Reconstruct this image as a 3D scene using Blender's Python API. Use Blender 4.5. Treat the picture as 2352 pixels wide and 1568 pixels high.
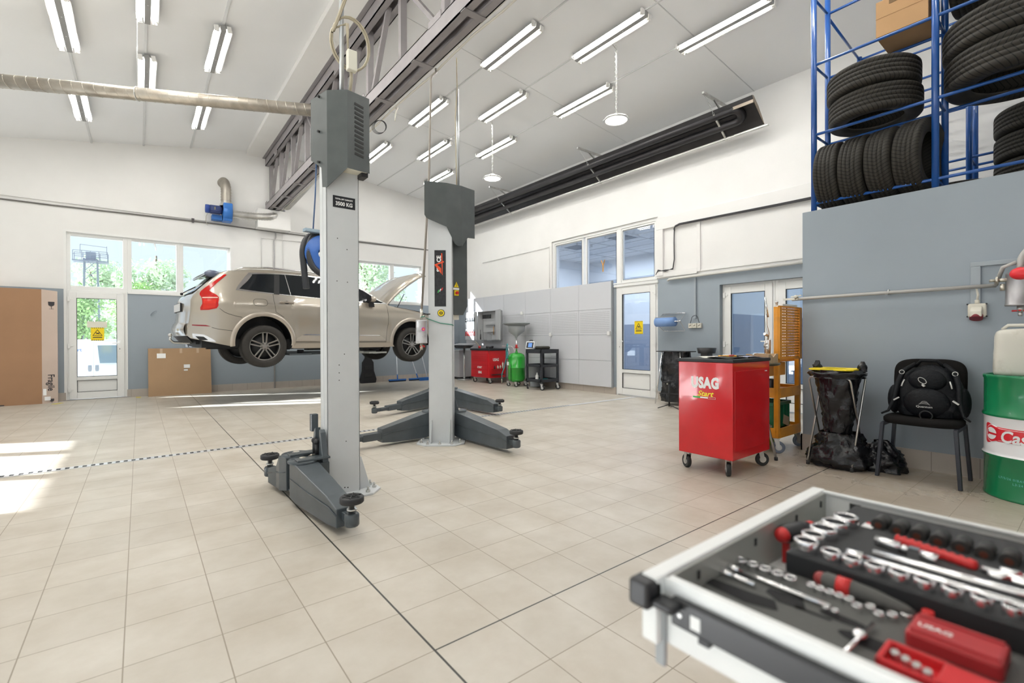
import bpy, bmesh, math, random
from math import sin, cos, pi, radians, atan2, hypot, sqrt
from mathutils import Vector, Matrix, noise
for o in list(bpy.data.objects): bpy.data.objects.remove(o)
SC = bpy.context.scene
COL = SC.collection
# ---------------------------------------------------------------- camera, world, sun, exposure
W_, H_, FPX = 2352, 1568, 1085.17
CAMP = Vector((-0.848, -1.5416, 1.1431))
YAW, PIT, ROL = 0.9031, -0.004048, -0.003851
FW = Vector((cos(PIT)*cos(YAW), cos(PIT)*sin(YAW), sin(PIT)))
RT0 = Vector((sin(YAW), -cos(YAW), 0)); UP0 = RT0.cross(FW)
RT = cos(ROL)*RT0 + sin(ROL)*UP0; UPV = -sin(ROL)*RT0 + cos(ROL)*UP0
cam = bpy.data.cameras.new('camera'); camo = bpy.data.objects.new('camera', cam); COL.objects.link(camo)
m = Matrix.Identity(4)
for i in range(3): m[i][0] = RT[i]; m[i][1] = UPV[i]; m[i][2] = -FW[i]; m[i][3] = CAMP[i]
camo.matrix_world = m
cam.sensor_width = 36; cam.lens = FPX/W_*36; cam.clip_start = 0.05; cam.clip_end = 300
cam.dof.use_dof = True; cam.dof.focus_distance = 5.0; cam.dof.aperture_fstop = 2.4
SC.camera = camo
SC.view_settings.view_transform = 'Standard'; SC.view_settings.look = 'None'
SC.view_settings.gamma = 1; SC.view_settings.use_curve_mapping = False
SC.view_settings.exposure = EXPOSURE = 0.56
wd = bpy.data.worlds.new('world'); SC.world = wd; wd.use_nodes = True
wn = wd.node_tree
bg = wn.nodes['Background']
tc = wn.nodes.new('ShaderNodeTexCoord'); sx = wn.nodes.new('ShaderNodeSeparateXYZ')
wn.links.new(tc.outputs['Generated'], sx.inputs[0])
cr = wn.nodes.new('ShaderNodeValToRGB'); wn.links.new(sx.outputs['Z'], cr.inputs[0])
cr.color_ramp.elements[0].position = 0.0; cr.color_ramp.elements[0].color = (0.80, 0.91, 1.0, 1)
cr.color_ramp.elements[1].position = 0.6; cr.color_ramp.elements[1].color = (0.66, 0.84, 1.0, 1)
wn.links.new(cr.outputs[0], bg.inputs['Color']); bg.inputs['Strength'].default_value = 0.82
sun = bpy.data.lights.new('sun', 'SUN'); suno = bpy.data.objects.new('sun', sun); COL.objects.link(suno)
sun.energy = 24.0; sun.angle = radians(0.8); sun.color = (0.92, 0.965, 1.0)
SD = Vector((0.90, -0.436, -0.385)).normalized()
suno.rotation_euler = SD.to_track_quat('-Z', 'Y').to_euler()
suno.location = (-5, 6, 8)

# ---------------------------------------------------------------- rays through the photograph's pixels
def ray(x, y): return FW + RT*((x-W_/2)/FPX) - UPV*((y-H_/2)/FPX)
def atZ(x, y, z=0.0):
    d = ray(x, y); return CAMP + d*((z-CAMP.z)/d.z)
def atX(x, y, X):
    d = ray(x, y); return CAMP + d*((X-CAMP.x)/d.x)
def atY(x, y, Y):
    d = ray(x, y); return CAMP + d*((Y-CAMP.y)/d.y)
# ---------------------------------------------------------------- materials
MATS = {}
def mat(name, col=(0.8,0.8,0.8), rough=0.5, metal=0.0, var=0.0, vscale=6.0, bump=0.0, bscale=40.0, emit=None, estr=0.0,
        coat=0.0, spec=0.5, rvar=0.0, alpha=1.0, sheen=0.0, dirt=None, dscale=3.0, damt=0.3, trans=0.0, ior=1.45):
    if name in MATS: return MATS[name]
    M = bpy.data.materials.new(name); M.use_nodes = True; MATS[name] = M
    nt = M.node_tree; N = nt.nodes; L = nt.links; b = N['Principled BSDF']
    b.inputs['Base Color'].default_value = (*col, 1); b.inputs['Roughness'].default_value = rough
    b.inputs['Metallic'].default_value = metal; b.inputs['Specular IOR Level'].default_value = spec
    b.inputs['Coat Weight'].default_value = coat; b.inputs['Coat Roughness'].default_value = 0.05
    b.inputs['Alpha'].default_value = alpha; b.inputs['Sheen Weight'].default_value = sheen
    b.inputs['Transmission Weight'].default_value = trans; b.inputs['IOR'].default_value = ior
    if emit: b.inputs['Emission Color'].default_value = (*emit, 1); b.inputs['Emission Strength'].default_value = estr
    t = N.new('ShaderNodeTexCoord')
    c_out = None
    if var > 0:
        n = N.new('ShaderNodeTexNoise'); n.inputs['Scale'].default_value = vscale; n.inputs['Detail'].default_value = 6
        L.new(t.outputs['Object'], n.inputs['Vector'])
        r = N.new('ShaderNodeValToRGB'); r.color_ramp.elements[0].position = .3; r.color_ramp.elements[1].position = .72
        r.color_ramp.elements[0].color = (*[max(0, c*(1-var)) for c in col], 1); r.color_ramp.elements[1].color = (*[min(1, c*(1+var*.6)) for c in col], 1)
        L.new(n.outputs['Fac'], r.inputs[0]); c_out = r.outputs[0]
    if dirt:
        n = N.new('ShaderNodeTexNoise'); n.inputs['Scale'].default_value = dscale; n.inputs['Detail'].default_value = 9; n.inputs['Roughness'].default_value = .65
        L.new(t.outputs['Object'], n.inputs['Vector'])
        r = N.new('ShaderNodeValToRGB'); r.color_ramp.elements[0].position = .5; r.color_ramp.elements[1].position = .75
        r.color_ramp.elements[0].color = (0,0,0,1); r.color_ramp.elements[1].color = (damt,)*3+(1,)
        L.new(n.outputs['Fac'], r.inputs[0])
        mx = N.new('ShaderNodeMixRGB'); L.new(r.outputs[0], mx.inputs[0])
        if c_out: L.new(c_out, mx.inputs[1])
        else: mx.inputs[1].default_value = (*col, 1)
        mx.inputs[2].default_value = (*dirt, 1); c_out = mx.outputs[0]
    if c_out: L.new(c_out, b.inputs['Base Color'])
    if rvar > 0:
        n = N.new('ShaderNodeTexNoise'); n.inputs['Scale'].default_value = vscale*2
        L.new(t.outputs['Object'], n.inputs['Vector'])
        mr = N.new('ShaderNodeMapRange'); mr.inputs[3].default_value = max(0, rough-rvar); mr.inputs[4].default_value = min(1, rough+rvar)
        L.new(n.outputs['Fac'], mr.inputs[0]); L.new(mr.outputs[0], b.inputs['Roughness'])
    if bump > 0:
        n = N.new('ShaderNodeTexNoise'); n.inputs['Scale'].default_value = bscale; n.inputs['Detail'].default_value = 4
        L.new(t.outputs['Object'], n.inputs['Vector'])
        bp = N.new('ShaderNodeBump'); bp.inputs['Strength'].default_value = bump; bp.inputs['Distance'].default_value = .01
        L.new(n.outputs['Fac'], bp.inputs['Height']); L.new(bp.outputs[0], b.inputs['Normal'])
    return M
def nmath(nt, op, a, b=None, c=None):
    n = nt.nodes.new('ShaderNodeMath'); n.operation = op
    for i, v in enumerate((a, b, c)):
        if v is None: continue
        if isinstance(v, (int, float)): n.inputs[i].default_value = v
        else: nt.links.new(v, n.inputs[i])
    return n.outputs[0]
def glass(name, tint=(1,1,1), refl=0.12, rough=0.0):
    if name in MATS: return MATS[name]
    M = bpy.data.materials.new(name); M.use_nodes = True; MATS[name] = M
    nt = M.node_tree; N = nt.nodes; L = nt.links
    for n in list(N): N.remove(n)
    o = N.new('ShaderNodeOutputMaterial'); mx = N.new('ShaderNodeMixShader'); t = N.new('ShaderNodeBsdfTransparent'); g = N.new('ShaderNodeBsdfGlossy')
    fr = N.new('ShaderNodeLayerWeight'); fr.inputs['Blend'].default_value = .5
    pw = nmath(nt, 'MULTIPLY_ADD', nmath(nt, 'POWER', fr.outputs['Facing'], 4.0), .6, refl*.5)
    t.inputs[0].default_value = (*tint, 1); g.inputs['Roughness'].default_value = rough
    L.new(pw, mx.inputs[0]); L.new(t.outputs[0], mx.inputs[1]); L.new(g.outputs[0], mx.inputs[2]); L.new(mx.outputs[0], o.inputs[0])
    return M
# ---------------------------------------------------------------- mesh builder
def rotm(rx=0, ry=0, rz=0):
    return Matrix.Rotation(rz, 3, 'Z') @ Matrix.Rotation(ry, 3, 'Y') @ Matrix.Rotation(rx, 3, 'X')
class MB:
    def __init__(s): s.v = []; s.f = []; s.m = []; s.sm = []; s.mi = 0; s.tf = None
    def _add(s, vs, fs, smooth=False):
        b = len(s.v)
        for p in vs:
            p = Vector(p)
            if s.tf is not None: p = s.tf @ p
            s.v.append(p)
        for f in fs: s.f.append([b+i for i in f]); s.m.append(s.mi); s.sm.append(smooth)
        return s
    def box(s, c, d, r=None):
        hx, hy, hz = d[0]/2, d[1]/2, d[2]/2; c = Vector(c)
        vs = [Vector((x*hx, y*hy, z*hz)) for z in (-1,1) for y in (-1,1) for x in (-1,1)]
        if r is not None: vs = [r @ v for v in vs]
        return s._add([c+v for v in vs], [(0,2,3,1),(4,5,7,6),(0,1,5,4),(2,6,7,3),(0,4,6,2),(1,3,7,5)])
    def bb(s, x0, x1, y0, y1, z0, z1):
        return s.box(((x0+x1)/2, (y0+y1)/2, (z0+z1)/2), (abs(x1-x0), abs(y1-y0), abs(z1-z0)))
    def bar(s, p0, p1, w, h, up=(0,0,1)):
        p0 = Vector(p0); p1 = Vector(p1); d = (p1-p0); l = d.length; d.normalize(); up = Vector(up)
        if abs(d.dot(up)) > .98: up = Vector((1,0,0))
        a = d.cross(up).normalized(); u = a.cross(d)
        vs = []
        for p in (p0, p1):
            for sx_, sz in ((-1,-1),(1,-1),(1,1),(-1,1)): vs.append(p + a*(w/2*sx_) + u*(h/2*sz))
        return s._add(vs, [(0,1,2,3),(4,7,6,5),(0,4,5,1),(1,5,6,2),(2,6,7,3),(3,7,4,0)])
    def cyl(s, p0, p1, r, r2=None, n=20, cap=True, smooth=True):
        p0 = Vector(p0); p1 = Vector(p1); r2 = r if r2 is None else r2
        d = (p1-p0).normalized(); a = d.orthogonal().normalized(); b = d.cross(a)
        vs = [p0 + (a*cos(2*pi*i/n)+b*sin(2*pi*i/n))*r for i in range(n)] + [p1 + (a*cos(2*pi*i/n)+b*sin(2*pi*i/n))*r2 for i in range(n)]
        s._add(vs, [(i, (i+1)%n, n+(i+1)%n, n+i) for i in range(n)], smooth)
        if cap:
            k = len(s.v)-2*n
            s.f.append([k+i for i in range(n)][::-1]); s.m.append(s.mi); s.sm.append(False)
            s.f.append([k+n+i for i in range(n)]); s.m.append(s.mi); s.sm.append(False)
        return s
    def tube(s, pts, r, n=10, closed=False, cap=True):
        pts = [Vector(p) for p in pts]; K = len(pts)
        rr = r if isinstance(r, (list, tuple)) else [r]*K
        vs = []; t0 = None; a = None
        for i, p in enumerate(pts):
            if closed: t = pts[(i+1)%K]-pts[i-1]
            else: t = pts[min(i+1, K-1)]-pts[max(i-1, 0)]
            t.normalize()
            if a is None: a = t.orthogonal().normalized()
            else:
                a = a - t*a.dot(t)
                a = a.normalized() if a.length > 1e-6 else t.orthogonal().normalized()
            b = t.cross(a)
            vs += [p + (a*cos(2*pi*j/n)+b*sin(2*pi*j/n))*rr[i] for j in range(n)]
        fs = []
        for i in range(K if closed else K-1):
            q = ((i+1) % K)*n
            for j in range(n): fs.append((i*n+j, i*n+(j+1)%n, q+(j+1)%n, q+j))
        if cap and not closed: fs += [tuple(range(n))[::-1], tuple(range((K-1)*n, K*n))]
        return s._add(vs, fs, True)
    def lathe(s, prof, c=(0,0,0), ax=(0,0,1), n=28, smooth=True, a0=0.0, a1=2*pi):
        c = Vector(c); ax = Vector(ax).normalized(); a = ax.orthogonal().normalized(); b = ax.cross(a)
        if abs(ax.z) > .99: a = Vector((1,0,0)); b = ax.cross(a)
        K = len(prof); full = abs(a1-a0-2*pi) < 1e-6; nn = n if full else n+1
        vs = [c + ax*h + (a*cos(a0+(a1-a0)*j/n)+b*sin(a0+(a1-a0)*j/n))*r for (r, h) in prof for j in range(nn)]
        fs = []
        for i in range(K-1):
            for j in range(n):
                j2 = (j+1) % n if full else j+1
                fs.append((i*nn+j, i*nn+j2, (i+1)*nn+j2, (i+1)*nn+j))
        return s._add(vs, fs, smooth)
    def prism(s, poly, h0, h1, plane='xy'):
        n = len(poly)
        def P(p, h):
            return {'xy': (p[0], p[1], h), 'xz': (p[0], h, p[1]), 'yz': (h, p[0], p[1])}[plane]
        vs = [P(p, h0) for p in poly] + [P(p, h1) for p in poly]
        return s._add(vs, [tuple(range(n))[::-1], tuple(range(n, 2*n))] + [(i, (i+1)%n, n+(i+1)%n, n+i) for i in range(n)])
    def sph(s, c, r, n=14, sc=(1,1,1)):
        c = Vector(c); vs = []; K = n//2
        for i in range(K+1):
            th = pi*i/K
            for j in range(n): vs.append(c+Vector((sin(th)*cos(2*pi*j/n)*r*sc[0], sin(th)*sin(2*pi*j/n)*r*sc[1], cos(th)*r*sc[2])))
        return s._add(vs, [(i*n+j, (i+1)*n+j, (i+1)*n+(j+1)%n, i*n+(j+1)%n) for i in range(K) for j in range(n)], True)
    def torus(s, c, R, r, ax=(0,0,1), n=32, k=10, sc=(1,1)):
        c = Vector(c); ax = Vector(ax).normalized(); a = ax.orthogonal().normalized()
        if abs(ax.z) > .99: a = Vector((1,0,0))
        b = ax.cross(a)
        return s.tube([c + a*cos(2*pi*i/n)*R*sc[0] + b*sin(2*pi*i/n)*R*sc[1] for i in range(n)], r, k, closed=True)
    def quad(s, *p): return s._add(p, [tuple(range(len(p)))])
    def grid(s, fn, nu, nv, smooth=True):
        vs = [fn(i/nu, j/nv) for j in range(nv+1) for i in range(nu+1)]
        return s._add(vs, [(j*(nu+1)+i, j*(nu+1)+i+1, (j+1)*(nu+1)+i+1, (j+1)*(nu+1)+i) for j in range(nv) for i in range(nu)], smooth)
    def build(s, name, mats, parent=None, bev=0.0, bseg=2, sub=0, solid=0.0, weld=False, world=False, **tags):
        me = bpy.data.meshes.new(name)
        vs = s.v
        if parent is not None and world:
            inv = parent.matrix_basis.inverted(); vs = [inv @ v for v in vs]
        me.from_pydata([tuple(v) for v in vs], [], s.f)
        if not isinstance(mats, (list, tuple)): mats = [mats]
        for mm in mats: me.materials.append(mm)
        me.polygons.foreach_set('material_index', s.m); me.polygons.foreach_set('use_smooth', s.sm)
        bm = bmesh.new(); bm.from_mesh(me)
        if weld: bmesh.ops.remove_doubles(bm, verts=bm.verts, dist=1e-5)
        bmesh.ops.recalc_face_normals(bm, faces=bm.faces); bm.to_mesh(me); bm.free()
        me.update()
        o = bpy.data.objects.new(name, me); COL.objects.link(o)
        if parent is not None: o.parent = parent
        if bev > 0:
            b = o.modifiers.new('bevel', 'BEVEL'); b.width = bev; b.segments = bseg; b.limit_method = 'ANGLE'; b.angle_limit = radians(40)
        if solid: q = o.modifiers.new('solid', 'SOLIDIFY'); q.thickness = solid; q.offset = 0
        if sub: q = o.modifiers.new('sub', 'SUBSURF'); q.levels = sub; q.render_levels = sub
        for k, v in tags.items(): o[k] = v
        return o
def thing(name, label, cat, loc=(0,0,0), rz=0.0, group=None):
    o = bpy.data.objects.new(name, None); COL.objects.link(o); o.empty_display_size = .1
    o.matrix_basis = Matrix.Translation(Vector(loc)) @ Matrix.Rotation(rz, 4, 'Z')
    o['label'] = label; o['category'] = cat
    if group: o['group'] = group
    return o
def tag(o, label, cat, group=None):
    o['label'] = label; o['category'] = cat
    if group: o['group'] = group
    return o
def center_origin(o):
    me = o.data; n = len(me.vertices)
    c = Vector((0,0,0))
    mn = Vector((1e9,)*3); mx = -mn
    for v in me.vertices:
        for i in range(3): mn[i] = min(mn[i], v.co[i]); mx[i] = max(mx[i], v.co[i])
    c = Vector(((mn.x+mx.x)/2, (mn.y+mx.y)/2, mn.z))
    me.transform(Matrix.Translation(-c)); o.location = Vector(o.location)+c
    return o
def single(mb, name, mats, label, cat, group=None, **k):
    return tag(center_origin(mb.build(name, mats, None, **k)), label, cat, group)
def struct(o): o['kind'] = 'structure'; return o
def kids(o): return [c for c in bpy.data.objects if c.parent == o]
def dup(root, loc=None, rz=None, label=None, group=None, basis=None):
    r = root.copy(); COL.objects.link(r)
    if basis is not None: r.matrix_basis = basis
    elif loc is not None: r.matrix_basis = Matrix.Translation(Vector(loc)) @ Matrix.Rotation(rz or 0, 4, 'Z')
    if label: r['label'] = label
    if group: r['group'] = group
    def rec(a, b):
        for c in kids(a):
            d = c.copy(); COL.objects.link(d); d.parent = b; rec(c, d)
    rec(root, r)
    return r
_tmp = None
def text_mb(txt, size, M, depth=0.002, bold=0.0, shear=0.0, spacing=1.0, align='CENTER', xs=1.0):
    """lettering as mesh data: M maps text plane (x right, y up, z out) to the part's space"""
    cu = bpy.data.curves.new('lettering', 'FONT'); cu.body = txt; cu.size = size; cu.extrude = depth/2; cu.offset = bold; cu.shear = shear
    cu.space_character = spacing; cu.align_x = align; cu.align_y = 'CENTER'; cu.resolution_u = 3
    ob = bpy.data.objects.new('lettering', cu); COL.objects.link(ob)
    dg = bpy.context.evaluated_depsgraph_get(); me = bpy.data.meshes.new_from_object(ob.evaluated_get(dg))
    mb = MB()
    mb._add([M @ Vector((v.co.x*xs, v.co.y, v.co.z)) for v in me.vertices], [tuple(p.vertices) for p in me.polygons])
    bpy.data.objects.remove(ob); bpy.data.curves.remove(cu); bpy.data.meshes.remove(me)
    return mb
def frame3(o, x, y, z=None):
    x = Vector(x).normalized(); y = Vector(y).normalized(); z = x.cross(y) if z is None else Vector(z)
    m = Matrix.Identity(4)
    for i in range(3): m[i][0] = x[i]; m[i][1] = y[i]; m[i][2] = z[i]; m[i][3] = o[i]
    return m
# common materials
WHITE = mat('white_plaster', (0.80,0.79,0.77), .85, var=.03, vscale=1.2, bump=.05, bscale=25)
PVC = mat('white_pvc', (0.80,0.80,0.78), .35, spec=.4)
STEEL = mat('brushed_steel', (0.62,0.62,0.61), .32, metal=1.0)
CHROME = mat('chrome', (0.85,0.85,0.86), .12, metal=1.0)
ZINC = mat('galvanised_metal', (0.60,0.60,0.58), .38, metal=.9, var=.15, vscale=12)
BLACKP = mat('black_plastic', (0.02,0.02,0.022), .45)
RUBBER = mat('black_rubber', (0.03,0.03,0.03), .7)
DGREY = mat('dark_grey_enamel', (0.085,0.096,0.096), .30, var=.12, vscale=9, bump=.12, bscale=260)
LGREY = mat('light_grey_enamel', (0.60,0.62,0.63), .32, var=.03, bump=.06, bscale=220)
RED = mat('red_enamel', (0.62,0.012,0.018), .22, coat=.4, var=.10, vscale=3)
REDP = mat('red_plastic', (0.60,0.03,0.03), .35)
BLUEP = mat('blue_enamel', (0.03,0.12,0.42), .28)
YELLOW = mat('yellow_plastic', (0.85,0.66,0.02), .5)
CARD = mat('cardboard', (0.50,0.32,0.18), .85, var=.05, vscale=4, bump=.04, bscale=120)
# ================================================================= THE SETTING
YW, XW, XB, YBK, ZB = 10.9, 6.9, 4.5, 0.42, 2.43      # back wall, right wall, block face, block corner, block top
XL, YF = -6.5, -5.0
def paint_wall(name, split, white=(0.80,0.79,0.77), blue=(0.30,0.345,0.385)):
    M = mat(name, white, .8, bump=.05, bscale=25); nt = M.node_tree; b = nt.nodes['Principled BSDF']
    t = nt.nodes.new('ShaderNodeTexCoord'); s = nt.nodes.new('ShaderNodeSeparateXYZ'); nt.links.new(t.outputs['Object'], s.inputs[0])
    n = nt.nodes.new('ShaderNodeTexNoise'); n.inputs['Scale'].default_value = 1.6; n.inputs['Detail'].default_value = 7; nt.links.new(t.outputs['Object'], n.inputs['Vector'])
    g = nmath(nt, 'GREATER_THAN', s.outputs['Z'], split)
    mx = nt.nodes.new('ShaderNodeMixRGB'); nt.links.new(g, mx.inputs[0]); mx.inputs[1].default_value = (*blue, 1); mx.inputs[2].default_value = (*white, 1)
    hv = nt.nodes.new('ShaderNodeHueSaturation'); nt.links.new(mx.outputs[0], hv.inputs['Color'])
    mr = nt.nodes.new('ShaderNodeMapRange'); mr.inputs[3].default_value = .93; mr.inputs[4].default_value = 1.05
    nt.links.new(n.outputs['Fac'], mr.inputs[0]); nt.links.new(mr.outputs[0], hv.inputs['Value'])
    nt.links.new(hv.outputs[0], b.inputs['Base Color'])
    rr = nmath(nt, 'MULTIPLY_ADD', g, .4, .42); nt.links.new(rr, b.inputs['Roughness'])
    return M
W1M = paint_wall('back_wall_paint', 2.15); W2M = paint_wall('right_wall_paint', 2.28); W3M = paint_wall('block_paint', 9)
CEIL = mat('ceiling_panels', (0.86,0.865,0.87), .8, var=.02, vscale=.8)
# floor tiles
FL = mat('floor_tiles', (0.6,0.55,0.48), .4); nt = FL.node_tree; b = nt.nodes['Principled BSDF']
t = nt.nodes.new('ShaderNodeTexCoord'); s = nt.nodes.new('ShaderNodeSeparateXYZ'); nt.links.new(t.outputs['Object'], s.inputs[0])
def grout(o, per, w, off=0.0):
    a = nmath(nt, 'ADD', o, 300*per-off); f = nmath(nt, 'FRACT', nmath(nt, 'DIVIDE', a, per))
    d = nmath(nt, 'MINIMUM', f, nmath(nt, 'SUBTRACT', 1.0, f)); return nmath(nt, 'LESS_THAN', d, w/per/2)
gx = grout(s.outputs['X'], .3, .0042); gy = grout(s.outputs['Y'], .3, .0042)
ex = nmath(nt, 'MULTIPLY', nmath(nt, 'LESS_THAN', nmath(nt, 'ABSOLUTE', s.outputs['X']), .0042), 1.0)
ey = nmath(nt, 'MULTIPLY', nmath(nt, 'LESS_THAN', nmath(nt, 'ABSOLUTE', s.outputs['Y']), .0036), nmath(nt, 'GREATER_THAN', s.outputs['X'], 0))
ed = nmath(nt, 'MULTIPLY', grout(s.outputs['X'], 1.5, .006, .0), nmath(nt, 'LESS_THAN', s.outputs['Y'], .3))
ed = nmath(nt, 'MULTIPLY', ed, nmath(nt, 'GREATER_THAN', s.outputs['X'], 2.0))
gr = nmath(nt, 'MAXIMUM', gx, gy); de = nmath(nt, 'MAXIMUM', nmath(nt, 'MAXIMUM', ex, ey), ed)
cx = nmath(nt, 'FLOOR', nmath(nt, 'DIVIDE', s.outputs['X'], .3)); cy = nmath(nt, 'FLOOR', nmath(nt, 'DIVIDE', s.outputs['Y'], .3))
cc = nt.nodes.new('ShaderNodeCombineXYZ'); nt.links.new(cx, cc.inputs[0]); nt.links.new(cy, cc.inputs[1])
wnz = nt.nodes.new('ShaderNodeTexWhiteNoise'); nt.links.new(cc.outputs[0], wnz.inputs['Vector'])
n1 = nt.nodes.new('ShaderNodeTexNoise'); n1.inputs['Scale'].default_value = 2.3; n1.inputs['Detail'].default_value = 8; n1.inputs['Roughness'].default_value = .62
nt.links.new(t.outputs['Object'], n1.inputs['Vector'])
r1 = nt.nodes.new('ShaderNodeValToRGB'); r1.color_ramp.elements[0].position = .3; r1.color_ramp.elements[1].position = .7
r1.color_ramp.elements[0].color = (0.44,0.39,0.32,1); r1.color_ramp.elements[1].color = (0.58,0.54,0.475,1); nt.links.new(n1.outputs['Fac'], r1.inputs[0])
# grime worn into the corner by the block
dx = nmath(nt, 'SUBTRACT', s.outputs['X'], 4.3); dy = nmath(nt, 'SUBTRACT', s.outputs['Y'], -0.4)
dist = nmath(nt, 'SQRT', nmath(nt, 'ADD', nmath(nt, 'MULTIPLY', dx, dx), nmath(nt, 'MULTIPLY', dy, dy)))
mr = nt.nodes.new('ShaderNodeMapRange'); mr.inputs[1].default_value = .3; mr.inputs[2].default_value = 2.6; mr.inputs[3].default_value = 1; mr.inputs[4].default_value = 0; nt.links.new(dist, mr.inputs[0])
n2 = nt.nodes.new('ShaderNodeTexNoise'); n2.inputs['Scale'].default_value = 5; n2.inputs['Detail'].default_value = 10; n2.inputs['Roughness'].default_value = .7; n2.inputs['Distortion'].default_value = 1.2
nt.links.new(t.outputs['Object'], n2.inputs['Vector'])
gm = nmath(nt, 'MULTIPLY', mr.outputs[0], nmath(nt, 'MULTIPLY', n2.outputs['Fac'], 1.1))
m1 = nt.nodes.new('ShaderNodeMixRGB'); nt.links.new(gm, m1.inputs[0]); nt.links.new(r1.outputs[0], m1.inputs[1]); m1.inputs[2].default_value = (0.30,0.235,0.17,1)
hv = nt.nodes.new('ShaderNodeHueSaturation'); nt.links.new(m1.outputs[0], hv.inputs['Color'])
nt.links.new(nmath(nt, 'MULTIPLY_ADD', wnz.outputs['Value'], .06, .97), hv.inputs['Value'])
m2 = nt.nodes.new('ShaderNodeMixRGB'); nt.links.new(gr, m2.inputs[0]); nt.links.new(hv.outputs[0], m2.inputs[1]); m2.inputs[2].default_value = (0.27,0.225,0.17,1)
m3 = nt.nodes.new('ShaderNodeMixRGB'); nt.links.new(de, m3.inputs[0]); nt.links.new(m2.outputs[0], m3.inputs[1]); m3.inputs[2].default_value = (0.035,0.035,0.03,1)
nt.links.new(m3.outputs[0], b.inputs['Base Color'])
nt.links.new(nmath(nt, 'MULTIPLY_ADD', n2.outputs['Fac'], .08, nmath(nt, 'MULTIPLY_ADD', mr.outputs[0], -.15, .36)), b.inputs['Roughness'])
bp = nt.nodes.new('ShaderNodeBump'); bp.inputs['Strength'].default_value = .25; bp.inputs['Distance'].default_value = .002; bp.invert = True
nt.links.new(nmath(nt, 'MAXIMUM', gr, de), bp.inputs['Height']); nt.links.new(bp.outputs[0], b.inputs['Normal'])
fo = MB().bb(XL-.2, 7.1, YF, YW+.3, -.12, 0).build('floor', FL); struct(fo)

def wall_with_openings(name, axis, pos, thick, a0, a1, z0, z1, holes, m):
    """axis 'x': wall lies in the plane Y=pos and runs along X; holes are (a0,a1,z0,z1)"""
    mb = MB()
    cuts = sorted({a0, a1, *[h[0] for h in holes], *[h[1] for h in holes]})
    for i in range(len(cuts)-1):
        c0, c1 = cuts[i], cuts[i+1]; mid = (c0+c1)/2
        hs = sorted([h for h in holes if h[0] < mid < h[1]], key=lambda h: h[2]); z = z0
        segs = []
        for h in hs:
            if h[2] > z: segs.append((z, h[2]))
            z = h[3]
        if z < z1: segs.append((z, z1))
        for (s0, s1) in segs:
            if axis == 'x': mb.bb(c0, c1, pos, pos+thick, s0, s1)
            else: mb.bb(pos, pos+thick, c0, c1, s0, s1)
    return struct(mb.build(name, m))
wall_with_openings('wall_back', 'x', YW, .13, XL, 7.2, 0, 5.9,
    [(-1.96,.80,2.14,3.27), (-1.96,-1.05,0,2.14), (3.72,5.62,2.17,3.29), (-5.9,-3.3,2.17,3.27)], W1M)
wall_with_openings('wall_right', 'y', XW, .25, YF, YW, 0, 5.4,
    [(3.80,4.80,0,2.22), (3.80,6.74,2.22,3.47), (.86,2.58,0,2.06)], W2M)
wall_with_openings('wall_left', 'y', XL-.25, .25, YF, YW, 0, 4.4,
    [(5.42,6.5,0,2.25), (6.58,7.6,0,2.25), (7.7,8.4,0,2.25), (-4.6,3.85,0,2.1)], WHITE)  # unseen wall; openings shaped for sun patches, wide one added for light
wall_with_openings('wall_front', 'x', YF-.2, .2, XL, 7.2, 0, 5.9, [(-5.5,-1.6,0,3.6)], WHITE)  # added unseen wall, closed but for one opening to limit light from behind
struct(MB().bb(XB, XW, YF, YBK, 0, ZB).build('wall_block', W3M))
struct(MB().prism([(XL-.2, 4.14), (1.6, 5.64), (1.6, 5.8), (XL-.2, 4.3)], YF, YW+.3, 'xz').build('ceiling', CEIL))
struct(MB().prism([(1.6, 5.66), (7.2, 5.072), (7.2, 5.22), (1.6, 5.8)], YF, YW+.3, 'xz').build('ceiling', CEIL))
struct(MB().bb(1.12, 1.46, YF, YW, 5.46, 5.62).build('trim_1', WHITE))
SEAM = mat('seam_grey', (.66,.665,.67), .7)
def zr(X): return 5.66-.105*(X-1.6)
sm_ = MB()
for X in (3.45, 4.29, 5.17): sm_.bb(X-.012, X+.012, YF, YW, zr(X)-.012, zr(X)-.001)
struct(sm_.build('trim_2', SEAM))
sm_ = MB()
for X in (-1.57, -.76, .05): sm_.bb(X-.014, X+.014, YF, YW, 5.64-.18*(1.6-X)*1.03-.012, 5.64-.18*(1.6-X)*1.03+.02)
struct(sm_.build('trim_3', SEAM))
sm_ = MB(); sm_.bar((1.7, 2.0, zr(1.7)-.004), (6.9, 2.0, zr(6.9)-.004), .012, .006); sm_.bar((1.7, 4.5, zr(1.7)-.002), (6.9, 4.5, zr(6.9)-.002), .006, .004); sm_.bar((1.7, 7.0, zr(1.7)-.002), (6.9, 7.0, zr(6.9)-.002), .006, .004)
struct(sm_.build('trim_4', SEAM))
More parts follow.
